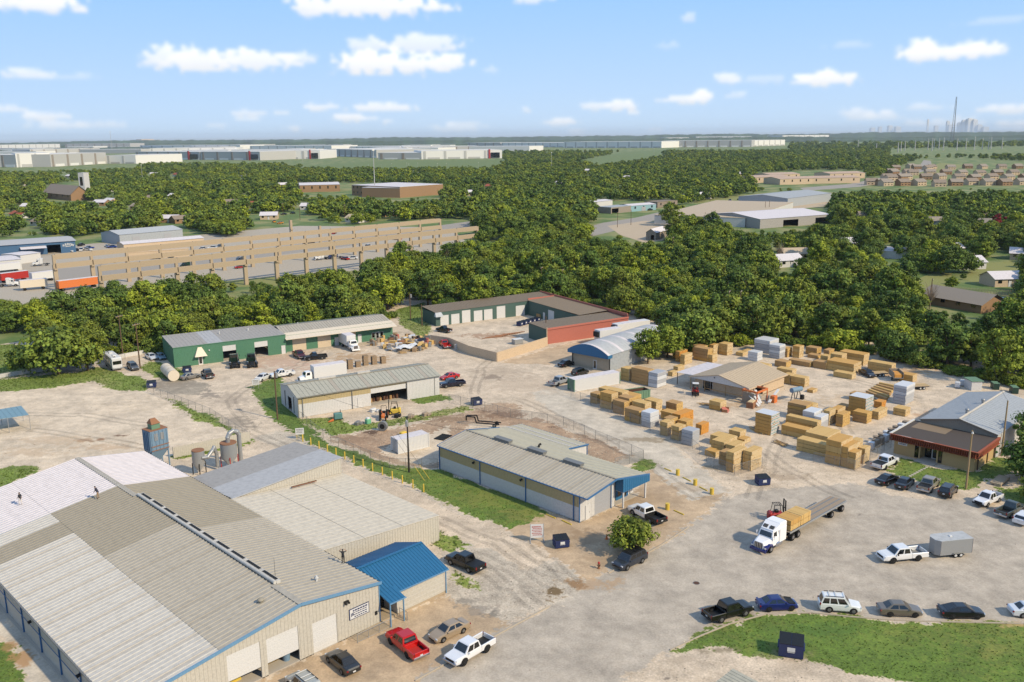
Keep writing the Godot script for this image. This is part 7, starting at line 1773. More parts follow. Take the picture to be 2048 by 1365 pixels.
	# pallet stacks and scrap by the green building
	for q in [[700,738,16],[731,731,17],[766,727,12],[716,734,10],[748,729,14]]:
		var g := gp(q[0],q[1])
		t = thing("pallet_stack","stack of %d worn wooden pallets behind the long shed" % q[2],"pallets",g,TILT + rng.randf_range(-0.1,0.1),"pallet stacks behind the long shed")
		for k in q[2]:
			mb = MB.new();var y: float = k*0.145;var jx := rng.randf_range(-0.04,0.04)
			for e in 3: mb.bx(-0.6 + jx,y,-0.5 + e*0.45,0.6 + jx,y + 0.1,-0.4 + e*0.45)
			for e in 5: mb.bx(-0.6 + jx + e*0.255,y + 0.1,-0.5,-0.42 + jx + e*0.255,y + 0.125,0.5)
			part("pallet",mb,M.pallet if k % 3 else M.lumber_grey,t)
	var scrap := [[700,690],[862,720]]
	var cols := ["lumber_grey","white","pallet","galv_dull","rust","lumber","dark","wall_red","galv","wrap"]
	for i in 120:
		var fx := rng.randf();var fy := rng.randf();var px := 742.0 + 118.0*fx;var py := 676.0 + 10.0*fx + (6.0 + 32.0*(1 - absf(fx - 0.45)))*fy - 8.0
		var ck: String = cols[rng.randi() % 10];var kind := i % 4
		t = thing("scrap_piece","%s in the scrap heap by the green building" % ["broken crate","bent sheet","bundled offcuts","old appliance"][kind],"scrap",gp(px,py),rng.randf_range(0,3.0),"scrap heap by the green building")
		if kind == 0: box_part(t,"crate",M[ck],V(0,0.45,0),V(rng.randf_range(0.9,2.0),1.1,rng.randf_range(0.6,1.1)),0.04);box_part(t,"lid",M.pallet,V(0.1,0.93,0),V(0.9,0.05,0.8),0.01)
		elif kind == 1:
			mb = MB.new();mb.t = Transform3D(Basis(V(1,0,0.3).normalized(),rng.randf_range(-0.7,0.7)),V(0,0.6,0));mb.box(Vector3.ZERO,V(rng.randf_range(1.4,3.2),0.04,rng.randf_range(0.9,1.8)));part("sheet",mb,M[ck],t);box_part(t,"support",M.lumber_old,V(0,0.25,0),V(0.8,0.5,0.5),0.03)
		elif kind == 2:
			for k in 6: mb = MB.new();mb.t = Transform3D(Basis(V(0,1,0),rng.randf_range(-0.3,0.3)),V(rng.randf_range(-0.3,0.3),0.06 + 0.09*k,0));mb.box(Vector3.ZERO,V(rng.randf_range(1.2,2.4),0.09,0.2));part("board",mb,M[["lumber_grey","lumber","pallet"][k % 3]],t)
		else: box_part(t,"cabinet",M[ck],V(0,0.6,0),V(0.75,1.2,0.7),0.05);box_part(t,"door",M.white,V(0.38,0.6,0),V(0.03,1.0,0.6),0.01)
	var tp := thing("tarp","large white tarpaulin spread over the scrap heap","tarp",gp(812,701));mb = MB.new()
	for i in 8:
		for j in 6:
			var q := []
			for e in [[0,0],[1,0],[1,1],[0,1]]: var u: float = (i + e[0])/8.0;var w: float = (j + e[1])/6.0;q.append(V(-3.0 + 6*u,1.0 + 0.35*sin(u*9.0 + w*4.0)*cos(w*7.0) + 0.3*sin(w*3.1),1.6 - 3.2*w))
			mb.quad(q[0],q[1],q[2],q[3])
	part("sheet",mb,M.wrap,tp);box_part(tp,"pile",M.lumber_grey,V(0,0.35,0),V(4.6,0.7,2.2),0.1)
	# odds and ends in front of the long shed
	t = thing("loader_tyre","huge worn loader tyre standing on the grass strip","tyre",gp(766,862),0.5);mb = MB.new();mb.cyl(V(-0.35,0.92,0),V(0.35,0.92,0),0.92,0.92,20);part("tread",mb,M.galv_dull,t)
	mb = MB.new();mb.cyl(V(-0.37,0.92,0),V(-0.36,0.92,0),0.5,0.5,16);mb.cyl(V(0.36,0.92,0),V(0.37,0.92,0),0.5,0.5,16);part("hole",mb,M.dark,t)  # dark discs paint the shaded hollow on a solid tyre
	t = thing("generator","teal generator on skids before the long shed","generator",gp(676,839),-0.4);box_part(t,"body",mat("teal",ph(92,140,140),0.6),V(0,0.75,0),V(1.6,1.1,1.0),0.1);box_part(t,"skid",M.dark,V(0,0.1,0),V(1.8,0.2,1.0),0.03);mb = MB.new();mb.cyl(V(0.5,1.3,0),V(0.5,1.9,0),0.06,0.06,6);part("exhaust",mb,M.dark,t)
	for i in 4: t = thing("pipe_length","orange pipe length in the bundle before the long shed","pipe",gp(661 + i*2,843 - i*0.6),0.5 + 0.1*i,"orange pipes before the long shed");mb = MB.new();mb.cyl(V(-0.9,0.12,0),V(0.9,0.12,0),0.11,0.11,8);part("pipe",mb,M.orange,t);mb = MB.new();mb.cyl(V(0.88,0.12,0),V(0.98,0.12,0),0.14,0.14,8);part("collar",mb,M.rust,t)
	t = thing("chemical_tote","small pale green tank with white lid before the long shed","tank",gp(736,848));box_part(t,"tank",mat("mint",ph(120,190,150),0.5),V(0,0.55,0),V(1.0,0.9,0.9),0.12);box_part(t,"lid",M.white,V(0,1.1,0),V(0.7,0.3,0.6),0.1)
	for q in [[746,824,"white","white engine parts heap by the open bay"],[793,835,"black","black drum and scrap by the grass strip"],[715,850,"galv_dull","grey machine part on the grass strip"],[850,832,"lumber_grey","grey planks on the grass strip"],[820,836,"lumber_grey","weathered board pile by the grass strip"],[806,871,"yellow","yellow digger arm behind the white container"]]:
		t = thing("scrap_piece",q[3],"scrap",gp(q[0],q[1]),rng.randf());box_part(t,"piece",M[q[2]],V(0,0.35,0),V(1.3,0.7,0.8),0.12);box_part(t,"piece",M[q[2]],V(0.6,0.2,0.5),V(1.2,0.35,0.5),0.08)
	t = thing("gooseneck_trailer","black gooseneck trailer frame behind the blue-trimmed workshop","trailer",gp(975,852),0.5)
	for x in [-0.6,0.6]: bar(t,"rail",M.black,V(x,0.6,2.5),V(x,0.6,-2.0),0.16,0.2);bar(t,"riser",M.black,V(x,0.6,-2.0),V(x,1.7,-2.3),0.16,0.2);bar(t,"neck",M.black,V(x,1.7,-2.3),V(x*0.4,1.6,-4.2),0.16,0.2)
	bar(t,"coupler",M.black,V(0,1.6,-4.2),V(0,0.7,-4.2),0.2,0.2)
	for x in [-0.9,0.9]: wheel(t,x,1.6,0.38,0.25,M.steel)
	t = thing("grate_panel","black steel grate lying on the churned earth","grate",gp(886,876),0.3)
	for k in 9: bar(t,"bar",M.black,V(-1.4,0.12,-1.0 + k*0.25),V(1.4,0.12,-1.0 + k*0.25),0.08,0.1)
	for x in [-1.4,1.4]: bar(t,"rim",M.black,V(x,0.12,-1.05),V(x,0.12,1.05),0.1,0.14)
	# rusty pipes and lumber in the storage court
	for i in 10: t = thing("steel_pipe","rusty steel pipe in the heap inside the storage court","pipe",gp(985 + i*5,676 - i*1.0),-0.25 + rng.randf_range(-0.12,0.12),"rusty pipes in the storage court");mb = MB.new();mb.cyl(V(-3,0.12 + 0.05*(i % 3),0),V(3,0.12 + 0.05*(i % 3),0),0.1,0.1,7);part("pipe",mb,M.rust,t);mb = MB.new();mb.cyl(V(2.9,0.12 + 0.05*(i % 3),0),V(3.06,0.12 + 0.05*(i % 3),0),0.14,0.14,7);part("flange",mb,M.rust_dark,t)
	t = thing("lumber_bundle","stacked boards against the rear storage block","lumber",gp(1085,636),TILT);bundle(t,3.2,2.0,1.3,"b")
	t = thing("utility_cart","white ribbed utility box inside the court wall","box",gp(1035,688),TILT);box_part(t,"box",M.galv,V(0,0.7,0),V(2.6,1.2,1.6),0.04);box_part(t,"lid",M.white,V(0,1.34,0),V(2.7,0.06,1.7),0.02)
	t = thing("panel_stack","white slatted panels leaning by the faded red pickup","panels",gp(918,699),TILT + 0.15)
	for k in 3: box_part(t,"panel",M.white,V(0,0.3 + 0.5*k,0),V(2.6,0.36,0.2),0.02)
	for x in [-1.2,1.2]: bar(t,"post",M.galv,V(x,0,-0.12),V(x,1.6,-0.12),0.08,0.08)

func container(t: Node3D,L: float,W: float,H: float,m: Material,endm: Material = null) -> void:
	for z in [-W/2,W/2]: ribwall(t,"side",m,Vector2(-L/2,z) if z > 0 else Vector2(L/2,z),Vector2(L/2,z) if z > 0 else Vector2(-L/2,z),[[0.0,H],[L,H]],[],0.12,0.28,0.035)
	for x in [-L/2,L/2]: ribwall(t,"end",endm if endm else m,Vector2(x,-W/2) if x < 0 else Vector2(x,W/2),Vector2(x,W/2) if x < 0 else Vector2(x,-W/2),[[0.0,H],[W,H]],[],0.12,0.28,0.035)
	var mb := MB.new();mb.bx(-L/2,H,-W/2,L/2,H + 0.03,W/2);part("roof",mb,M.roof_white,t)
	for x in [-L/2,L/2]: for z in [-W/2,W/2]: bar(t,"corner_post",endm if endm else m,V(x,0,z),V(x,H + 0.04,z),0.16,0.16)
	for z in [-W/2,W/2]: bar(t,"bottom_rail",m,V(-L/2,0.09,z),V(L/2,0.09,z),0.1,0.16)
	for z in [-0.5,-0.15,0.15,0.5]: bar(t,"lock_rod",M.galv,V(-L/2 - 0.06,0.2,z),V(-L/2 - 0.06,H - 0.1,z),0.04,0.04)

# ---------- people: one skin over a skeleton, meshed as surface nets ----------
func figure(called: String, label: String, at: Vector3, turn: float, bones: Array) -> void:    # bones: [a, b, ra, rb, colour]
	var cs := 0.04;var lo := Vector3.INF;var hi := -Vector3.INF
	for b in bones:
		for e in [0,1]: lo = lo.min(b[e] - Vector3.ONE*(b[2 + e] + 0.08));hi = hi.max(b[e] + Vector3.ONE*(b[2 + e] + 0.08))
	var n := Vector3i((hi - lo)/cs) + Vector3i.ONE;var f := PackedFloat32Array();f.resize(n.x*n.y*n.z)
	var id := func(x,y,z): return (z*n.y + y)*n.x + x
	for z in n.z:
		for y in n.y:
			for x in n.x:
				var p := lo + V(x,y,z)*cs;var d := 9.0
				for b in bones:
					var ab: Vector3 = b[1] - b[0];var h := clampf((p - b[0]).dot(ab)/maxf(ab.length_squared(),1e-6),0,1)
					var e: float = (p - b[0] - ab*h).length() - lerpf(b[2],b[3],h);var k := clampf(0.5 + 0.5*(d - e)/0.035,0,1)
					d = lerpf(d,e,k) - 0.035*k*(1 - k)
				f[id.call(x,y,z)] = d
	var vi := {};var vs := [];var mb := MB.new();mb.colored = true
	var cn := [Vector3i(0,0,0),Vector3i(1,0,0),Vector3i(0,1,0),Vector3i(1,1,0),Vector3i(0,0,1),Vector3i(1,0,1),Vector3i(0,1,1),Vector3i(1,1,1)]
	for z in n.z - 1:
		for y in n.y - 1:
			for x in n.x - 1:
				var s := 0;var g := []
				for c in cn: var q := f[id.call(x + c.x,y + c.y,z + c.z)];g.append(q);s += 1 if q < 0 else 0
				if s == 0 or s == 8: continue
				var acc := Vector3.ZERO;var k := 0
				for i in 8:
					for j in range(i + 1,8):
						var df: Vector3i = cn[j] - cn[i]
						if absi(df.x) + absi(df.y) + absi(df.z) == 1 and (g[i] < 0) != (g[j] < 0): acc += Vector3(cn[i]).lerp(Vector3(cn[j]),g[i]/(g[i] - g[j]));k += 1
				vi[id.call(x,y,z)] = vs.size();vs.append(lo + (V(x,y,z) + acc/k)*cs)
	for z in range(1,n.z - 1):
		for y in range(1,n.y - 1):
			for x in range(1,n.x - 1):
				var a := f[id.call(x,y,z)]
				for ax in 3:
					var o := Vector3i(1,0,0) if ax == 0 else (Vector3i(0,1,0) if ax == 1 else Vector3i(0,0,1))
					var b := f[id.call(x + o.x,y + o.y,z + o.z)]
					if (a < 0) == (b < 0): continue
					var u := Vector3i(o.z,o.x,o.y);var w := Vector3i(o.y,o.z,o.x);var q := []
					for e in [[0,0],[1,0],[1,1],[0,1]]:
						var k: int = id.call(x - u.x*e[0] - w.x*e[1],y - u.y*e[0] - w.y*e[1],z - u.z*e[0] - w.z*e[1])
						if vi.has(k): q.append(vs[vi[k]])
					if q.size() < 4: continue
					var c: Vector3 = (q[0] + q[2])/2;var best := 9.0
					for bn in bones:
						var ab: Vector3 = bn[1] - bn[0];var h := clampf((c - bn[0]).dot(ab)/maxf(ab.length_squared(),1e-6),0,1);var e: float = absf((c - bn[0] - ab*h).length() - lerpf(bn[2],bn[3],h))
						if e < best: best = e;mb.col = bn[4]
					if a < 0: mb.quad(q[0],q[1],q[2],q[3])
					else: mb.quad(q[3],q[2],q[1],q[0])
	if not M.has("body"): var m := StandardMaterial3D.new();m.vertex_color_use_as_albedo = true;m.roughness = 0.8;M["body"] = m
	var t := thing(called,label,"person",at,turn);part("body",mb,M.body,t)
	var hd: Vector3 = bones[0][1];var hair := MB.new();hair.ball(hd + V(0,0.035,0.02),V(0.098,0.10,0.112),8);part("hair",hair,M.black,t)

func people() -> void:
	var sk := Color(0.35,0.2,0.13);var bk := Color(0.02,0.02,0.025);var tan := Color(0.26,0.17,0.1);var nv := Color(0.03,0.03,0.05);var pale := Color(0.55,0.5,0.46)
	var mk := func(shirt,legs,la: Array,ra: Array,ll: Array,rl: Array,lean: float):
		var hip := V(0,0.92,0);var ch := V(0,1.38,-lean);var nk := V(0,1.5,-lean*1.2);var hd := V(0,1.66,-lean*1.5)
		return [[V(0,1.62,-lean*1.45),hd,0.085,0.1,sk],[nk,hd,0.055,0.06,sk],[hip,ch,0.15,0.17,shirt],[V(-0.17,1.42,-lean),V(0.17,1.42,-lean),0.075,0.075,shirt],
			[V(-0.2,1.42,-lean),la[0],0.06,0.048,shirt],[la[0],la[1],0.045,0.035,sk],[la[1],la[1] + (la[1] - la[0]).normalized()*0.14,0.038,0.022,sk],[V(0.2,1.42,-lean),ra[0],0.06,0.048,shirt],[ra[0],ra[1],0.045,0.035,sk],[ra[1],ra[1] + (ra[1] - ra[0]).normalized()*0.14,0.038,0.022,sk],
			[V(-0.1,0.9,0),ll[0],0.095,0.065,legs],[ll[0],ll[1],0.062,0.045,legs],[ll[1],ll[1] + V(0,-0.03,-0.17),0.045,0.04,bk],[V(0.1,0.9,0),rl[0],0.095,0.065,legs],[rl[0],rl[1],0.062,0.045,legs],[rl[1],rl[1] + V(0,-0.03,-0.17),0.045,0.04,bk]]
	var hz := func(x): return 3.78 + (x - 24.5)*0.1439
	var p := gp(41.5,1014,4.7);figure("person","person in black top and pale shorts walking on the white roof",V(p.x,hz.call(p.x) + 0.03,p.z),0.6,mk.call(bk,pale,[V(-0.27,1.15,-0.05),V(-0.22,0.98,-0.25)],[V(0.28,1.15,0.05),V(0.3,0.92,0.0)],[V(-0.11,0.5,-0.12),V(-0.11,0.07,-0.05)],[V(0.11,0.48,0.05),V(0.11,0.07,0.15)],0.02))
	p = gp(197,1004,5.6);figure("person","person in dark shirt and tan trousers bending over the roof sheets",V(p.x,hz.call(p.x) + 0.06,p.z),0.9,mk.call(nv,tan,[V(-0.25,1.12,-0.3),V(-0.12,0.95,-0.48)],[V(0.25,1.12,-0.3),V(0.12,0.95,-0.48)],[V(-0.16,0.48,-0.08),V(-0.2,0.07,0.02)],[V(0.16,0.48,-0.05),V(0.2,0.07,0.05)],0.2))
	p = gp(697,1128,4.75);figure("person","person in black standing between the warehouse and blue roof, hands raised",V(53.1,5.06,p.z),-0.8,mk.call(bk,bk,[V(-0.42,1.5,-0.1),V(-0.2,1.66,-0.12)],[V(0.42,1.5,-0.1),V(0.2,1.66,-0.12)],[V(-0.11,0.48,-0.02),V(-0.12,0.07,0.0)],[V(0.11,0.48,-0.02),V(0.12,0.07,0.0)],0.0))

# ---------- beyond the lots ----------
func h_at(p: Vector3, ytop: float) -> float:      # height of what reaches photo row ytop above the ground point p
	var x := to_px(p).x;var d := ray(x,ytop);var l := Vector2(p.x,p.z).length()/Vector2(d.x,d.z).length()
	return CAM_H + d.y*l

# a building whose front foot runs from pixel a to pixel b: walls, roof, doors and windows
func block(called: String,label: String,cat: String,a: Vector3,b: Vector3,depth: float,h: float,rise: float,wall: Material,rf: Material,o := {}) -> Node3D:
	var d := b - a;var L := d.length();var t := thing(called,label,cat,a,atan2(-d.z,d.x),o.get("group",""))
	var mb := MB.new();var at_u := 0.0
	for bay in o.get("bays", []):      # real openings: [from, to, height]
		mb.quad(V(at_u,0,0),V(bay[0],0,0),V(bay[0],h,0),V(at_u,h,0));mb.quad(V(bay[0],bay[2],0),V(bay[1],bay[2],0),V(bay[1],h,0),V(bay[0],h,0));at_u = bay[1]
	mb.quad(V(at_u,0,0),V(L,0,0),V(L,h,0),V(at_u,h,0));part("front_wall",mb,wall,t)
	mb = MB.new();mb.quad(V(L,0,-depth),V(0,0,-depth),V(0,h,-depth),V(L,h,-depth));part("rear_wall",mb,wall,t)
	var gab: bool = o.get("gable_front",false)
	for s in [0.0,L]:
		mb = MB.new();var q := [V(s,0,-depth),V(s,0,0),V(s,h,0),V(s,h,-depth)]
		if s > 0: q.reverse()
		mb.quad(q[0],q[1],q[2],q[3])
		if rise > 0.2 and not gab: mb.tri(V(s,h,-depth),V(s,h,0),V(s,h + rise,-depth/2)) if s == 0.0 else mb.tri(V(s,h,0),V(s,h,-depth),V(s,h + rise,-depth/2))
		part("side_wall",mb,o.get("side",wall),t)
	var e: float = o.get("eave",0.3)
	if rise > 0.2 and gab:
		for z in [0.0,-depth]: mb = MB.new();mb.tri(V(0,h,z),V(L,h,z),V(L/2,h + rise,z));part("gable",mb,wall,t)
		for s in [-1.0,1.0]: mb = MB.new();var x0: float = L/2 + s*(L/2 + e);var lo := h - rise*e/(L/2);mb.quad(V(x0,lo,e),V(L/2,h + rise,e),V(L/2,h + rise,-depth - e),V(x0,lo,-depth - e));part("roof_slope",mb,rf,t)
	elif rise > 0.2:
		for s in [1.0,-1.0]: mb = MB.new();var z0: float = -depth/2 + s*(depth/2 + e);var lo := h - rise*e/(depth/2);mb.quad(V(-e,lo,z0),V(L + e,lo,z0),V(L + e,h + rise,-depth/2),V(-e,h + rise,-depth/2));part("roof_slope",mb,rf,t)
	else: mb = MB.new();mb.bx(-0.1,h,-depth - 0.1,L + 0.1,h + 0.25,0.1);part("flat_roof",mb,rf,t)
	var nd: int = o.get("doors",0)
	for i in nd:
		var w := minf(L/nd*0.5,o.get("door_w",4.0));var u := L*(i + 0.5)/nd;mb = MB.new();mb.bx(u - w/2,0.02,0.0,u + w/2,h*o.get("door_h",0.7),0.12);part("door",mb,o.get("door_m",M.door_white),t)
	var nw: int = o.get("windows",0);var rows: int = o.get("rows",1)
	for i in nw:
		for r in rows:
			var u := L*(i + 0.5)/nw;var w: float = minf(L/nw*0.55,o.get("win_w",1.4));var y := h*(r + 0.45)/rows;mb = MB.new();mb.bx(u - w/2,y,0.0,u + w/2,y + h/rows*0.38,0.08);part("window",mb,M.glass,t)
	return t

func pblock(called: String,label: String,cat: String,ax: float,ay: float,bx_: float,by_: float,depth: float,h: float,rise: float,wall: Material,rf: Material,o := {}) -> Node3D:
	return block(called,label,cat,gp(ax,ay),gp(bx_,by_),depth,h,rise,wall,rf,o)

func midground() -> void:
	var mb: MB
	mat("pave",ph(198,187,170),0.9,0.0,"fine",0.1);mat("road",ph(176,168,158),0.9,0.0,"fine",0.12);mat("turf",ph(150,152,84),0.95,0.0,"fine",0.1);mat("field",ph(112,130,66),0.95,0.0,"soft",0.01);mat("gravel",ph(210,190,162),0.95,0.0,"fine",0.1)
	mat("blue_wall",ph(66,110,152,1.6),0.6,0.0,"streak",0.1);mat("brick_far",ph(176,140,104,1.6),0.9,0.0,"fine",0.2)
	sheet("truck_yard",poly_px([-80,610,120,612,490,572,735,560,930,482,900,455,600,452,480,462,400,470,180,488,-80,515]),0.02,M.pave,false)
	sheet("highway",poly_px([-80,556,400,512,700,476,960,440,985,446,700,492,400,531,-80,580]),0.026,M.road,false)
	sheet("verge",poly_px([420,566,560,552,740,540,745,560,560,572,430,576]),0.03,M.turf,false)
	sheet("road",poly_px([1150,462,1205,446,1270,436,1330,422,1420,408,1540,396,1660,388,1660,394,1540,404,1430,418,1340,434,1280,448,1230,462,1180,474]),0.02,M.road,false)
	sheet("gravel_lot",poly_px([1215,452,1290,442,1370,448,1350,478,1290,486,1240,470]),0.024,M.gravel,false)
	sheet("gravel_lot",poly_px([1375,430,1440,418,1500,410,1660,404,1660,412,1520,425,1430,450]),0.024,M.gravel,false)
	sheet("turf",poly_px([1385,400,1460,392,1540,385,1540,394,1420,406,1390,408]),0.022,M.turf,false)
	sheet("road",poly_px([1600,376,1700,368,1780,352,1838,334,1848,320,1862,322,1866,336,1800,360,1720,374,1610,382]),0.02,M.road,false)
	sheet("turf",poly_px([1700,374,1790,360,1850,340,1880,326,1930,330,1900,345,1800,372]),0.018,M.turf,false)
	sheet("field",poly_px([480,336,640,330,760,322,1000,320,1060,330,960,340,700,344,500,346]),0.05,M.field,false)
	sheet("field",poly_px([1110,330,1180,318,1250,304,1330,300,1580,296,1600,300,1330,308,1260,322,1150,334]),0.05,M.field,false)
	sheet("turf",poly_px([1810,570,1860,548,1905,545,1900,572,1850,578]),0.02,M.turf,false);sheet("lawn",poly_px([1930,560,1950,528,2060,520,2060,565,1980,575]),0.02,M.turf,false)
	# the bare concrete frame: two long rows of posts with two tiers of beams
	for q in [[-303.0,110.5,13,12.6,"nearer"],[-344.0,110.0,14,12.9,"farther"]]:
		var t := thing("concrete_skeleton","%s row of bare concrete posts and twin beams along the highway" % q[4],"concrete frame",V(q[1],0,q[0]));var H: float = q[3];var bay := 13.05
		for i in q[2] + 1:
			mb = MB.new();mb.bx(i*bay - 0.7,0,-0.6,i*bay + 0.7,H - 3.6,0.5);mb.bx(i*bay - 0.5,H - 3.6,-0.42,i*bay + 0.5,H - 0.02,0.42);mb.bx(i*bay - 0.55,H - 5.5,0.501,i*bay + 0.55,H - 4.85,1.1);part("post",mb,M.concrete_old,t)
			if i < q[2]:
				box_part(t,"beam",M.concrete_old,V((i + 0.5)*bay,H - 0.75,0.1),V(bay - 0.76,1.95,0.7),0.05);box_part(t,"beam",M.concrete_old,V((i + 0.5)*bay,H - 4.0,0.82),V(bay - 0.3,1.85,0.7),0.05)
	for q in [[584,470],[641,462]]: var p := gp(q[0],q[1] + 25);var t := thing("concrete_post","single tall concrete post behind the long frame","post",p,0,"lone concrete posts");mb = MB.new();mb.bx(-0.6,0,-0.6,0.6,13.5 if q[0] < 600 else 9.0,0.6);part("shaft",mb,M.concrete_old,t);box_part(t,"bracket",M.concrete_old,V(0,9.0 if q[0] < 600 else 6.0,0.8),V(1.3,0.6,0.4),0.05)
	# buildings beyond the highway
	var L := (gp(152,504.5) - gp(-60,520)).length()
	var b := pblock("repair_shop","blue truck repair shop with white arched lettering","shop",-60,520,152,504.5,26,5.6,0.8,M.blue_wall,M.roof_grey2,{eave = 0.6,bays = [[L - 12.5,L - 6.6,4.3]]})
	mb = MB.new();mb.quad(V(L - 24,3.4,4.0),V(L - 13,3.4,4.0),V(L - 13,4.2,0.1),V(L - 24,4.2,0.1));part("awning",mb,M.roof_white,b)
	for i in 5: var f := (i - 2)/2.0;var c := text_on(b,"lettering","ARROW"[i],1.5,M.white,V(L - 3.3 + f*2.0,4.1 - 0.5*f*f,0.12),0);c.rotation.z = -f*0.3
	print_lines(b,2.4,0.6,1,V(L - 3.3,3.1,0.12),M.white)
	pblock("metal_hall","long grey metal hall beyond the highway","building",240,490,366,478,22,5.2,1.6,M.roof_steel,M.roof_galv,{doors = 2,door_m = M.door_grey})
	pblock("open_shed","long low cream shed with skylights beyond the frame","shed",248,504,408,490,10,3.6,0.9,M.wall_sand,M.roof_white,{doors = 0})
	pblock("cream_wall_building","low cream block walls behind the concrete frame","building",257,521,378,513,5,3.4,0.0,M.wall_sand,M.wall_sand)
	pblock("canopy_building","white-roofed fuel canopy at the truck yard","canopy",-40,548,44,540,18,4.6,0.4,M.wall_white,M.roof_white);pblock("canopy_building","second white canopy beside the truck yard fence","canopy",42,528,82,522,12,3.8,0.3,M.wall_white,M.roof_white)
	# trucks in that yard
	var tn := 0
	for q in [[0,567,55,560,"red","red van trailer in the truck yard"],[116,583,195,573,"orange","orange van trailer beside the concrete frame"],[62,566,108,560,"white","white van trailer in the truck yard"],[-20,548,40,542,"white","long white trailer beside the fuel canopy"],[40,582,95,577,"cream","open cream car hauler by the trees"]]:
		var a := gp(q[0],q[1]);var e := gp(q[2],q[3]);var d := e - a;var t := thing("van_trailer",q[5],"trailer",(a + e)/2,atan2(-d.z,d.x));var LL := d.length()
		box_part(t,"body",M[q[4]],V(0,2.4,0),V(LL,2.7,2.5),0.04);box_part(t,"roof",M.roof_white,V(0,3.78,0),V(LL,0.06,2.5),0.02)
		for x in [-LL/2 + 1.5,LL/2 - 1.5]: for z in [-1.1,1.1]: mb = MB.new();mb.cyl(V(x,0.5,z - 0.2),V(x,0.5,z + 0.2),0.5,0.5,10);part("wheel",mb,M.rubber,t)
	for q in [[78,532,1.2,"white"],[22,573,4.3,"white"],[640,520,1.4,"white"],[480,527,1.5,"galv"],[668,518,1.2,"navy"],[372,538,0.4,"green_dark"]]:
		var t := thing("semi_truck","%s tractor unit among the parked trucks" % q[3].replace("_dark","").replace("galv","grey"),"truck",gp(q[0],q[1]),q[2],"tractor units beyond the woods");truck_cab(t,M[q[3]],-2.6,1.2,1.3,2.8,1.2,M[q[3]])
		box_part(t,"frame",M.black,V(0,0.75,1.6),V(0.9,0.25,5.2))
		for x in [-1.2,1.2]: wheel(t,x,-1.5,0.5,0.3,M.chrome,0.5);wheel(t,x,3.0,0.5,0.6,M.chrome,0.5)
	tn = 0
	for q in [[137,505,0],[150,503,1],[162,502,0],[175,501,0],[178,498,2],[162,492,1],[215,495,0],[224,496,2],[205,528,3],[228,525,3],[250,522,4],[312,518,3],[345,515,5],[405,500,0],[425,498,0],[440,495,5],[412,503,3],[470,498,0],[480,537,4],[668,468,4],[690,520,4],[705,519,0],[735,495,0],[800,476,0],[795,480,4],[620,488,3],[610,490,5],[585,428,3],[567,430,3],[560,448,6],[548,445,6],[1335,425,3],[1300,421,3],[1460,402,2],[1480,400,1],[1500,398,0],[1520,397,3],[1560,392,3],[1445,405,2],[1870,330,3],[1850,345,0],[2000,605,3],[2010,640,0]]:
		var c: Color = [Color(0.85,0.85,0.85),Color(0.1,0.1,0.12),Color(0.1,0.2,0.5),Color(0.12,0.12,0.13),Color(0.6,0.08,0.07),Color(0.4,0.42,0.44),Color(0.85,0.55,0.08)][q[2]];tn += 1
		var t := thing("parked_car","%s car %s" % [["white","black","blue","dark","red","grey","yellow"][q[2]],"among the vehicles beyond the highway" if q[0] < 1000 else "on the roads beyond the woods"],"car",gp(q[0],q[1]) + V(0,0.03,0),tn*0.9,"vehicles beyond the woods");var pm := paint(c)
		mb = MB.new();mb.loft([ring(2.3,0.85,0.3,0.95,0.06),ring(-2.3,0.8,0.3,0.85,0.06)]);part("body",mb,pm,t)
		mb = MB.new();mb.loft([[V(-0.8,0.9,-1.2),V(0.8,0.9,-1.2),V(0.8,0.9,1.6),V(-0.8,0.9,1.6)],[V(-0.6,1.5,-0.4),V(0.6,1.5,-0.4),V(0.6,1.5,1.1),V(-0.6,1.5,1.1)]].map(func(r): return [r[3],r[2],r[1],r[0]]));part("windows",mb,M.glass,t);box_part(t,"roof",pm,V(0,1.5,0.35),V(1.2,0.06,1.5),0.02)
		for x in [-0.85,0.85]: for z in [-1.4,1.4]: mb = MB.new();mb.cyl(V(x - 0.1,0.32,z),V(x + 0.1,0.32,z),0.32,0.32,10);part("wheel",mb,M.rubber,t)
	# school, church, roadside buildings, halls to the right
	pblock("school","long brown brick school with rows of windows among the trees","school",704,391,800,396,55,9.5,0.0,M.brick_far,M.roof_white,{windows = 12,rows = 2});pblock("school_wing","pale-roofed brick wing of the school","school",800,396,878,386,40,8.5,0.0,M.brick_far,M.roof_white,{windows = 9,rows = 2});pblock("gymnasium","white-roofed hall beside the school","hall",600,385,680,383,45,7.0,1.5,M.brick_far,M.roof_white,{windows = 5})
	pblock("church","church with a long brown roof among the trees","church",88,396,142,402,16,6.0,7.0,M.brick_far,M.shingle_brown,{eave = 1.0,windows = 5});var ct := pblock("church_tower","pale square bell tower beside the brown-roofed church","tower",160,392,171,392,8.5,22,0.0,M.wall_white,M.wall_white,{windows = 1,win_w = 3.0})
	pblock("blue_shop","white-roofed shop with a pale blue wall at the junction","shop",1262,424,1312,420,14,4.2,0.8,mat("wall_sky",ph(150,190,200,1.6),0.6),M.roof_white,{windows = 3,doors = 1,door_m = M.door_grey});pblock("canopy_building","grey-roofed open canopy at the junction","canopy",1222,428,1262,424,12,4.2,0.2,M.shingle_grey,M.roof_steel,{bays = [[1.0,8.0,3.4]]})
	pblock("shop","dark-fronted shop beside the road junction","shop",1315,416,1355,412,12,4.0,0.0,M.shingle_brown,M.roof_brown,{windows = 3});pblock("shed","white roadside building at the junction","building",1188,418,1225,414,14,5.0,0.6,M.wall_white,M.roof_white)
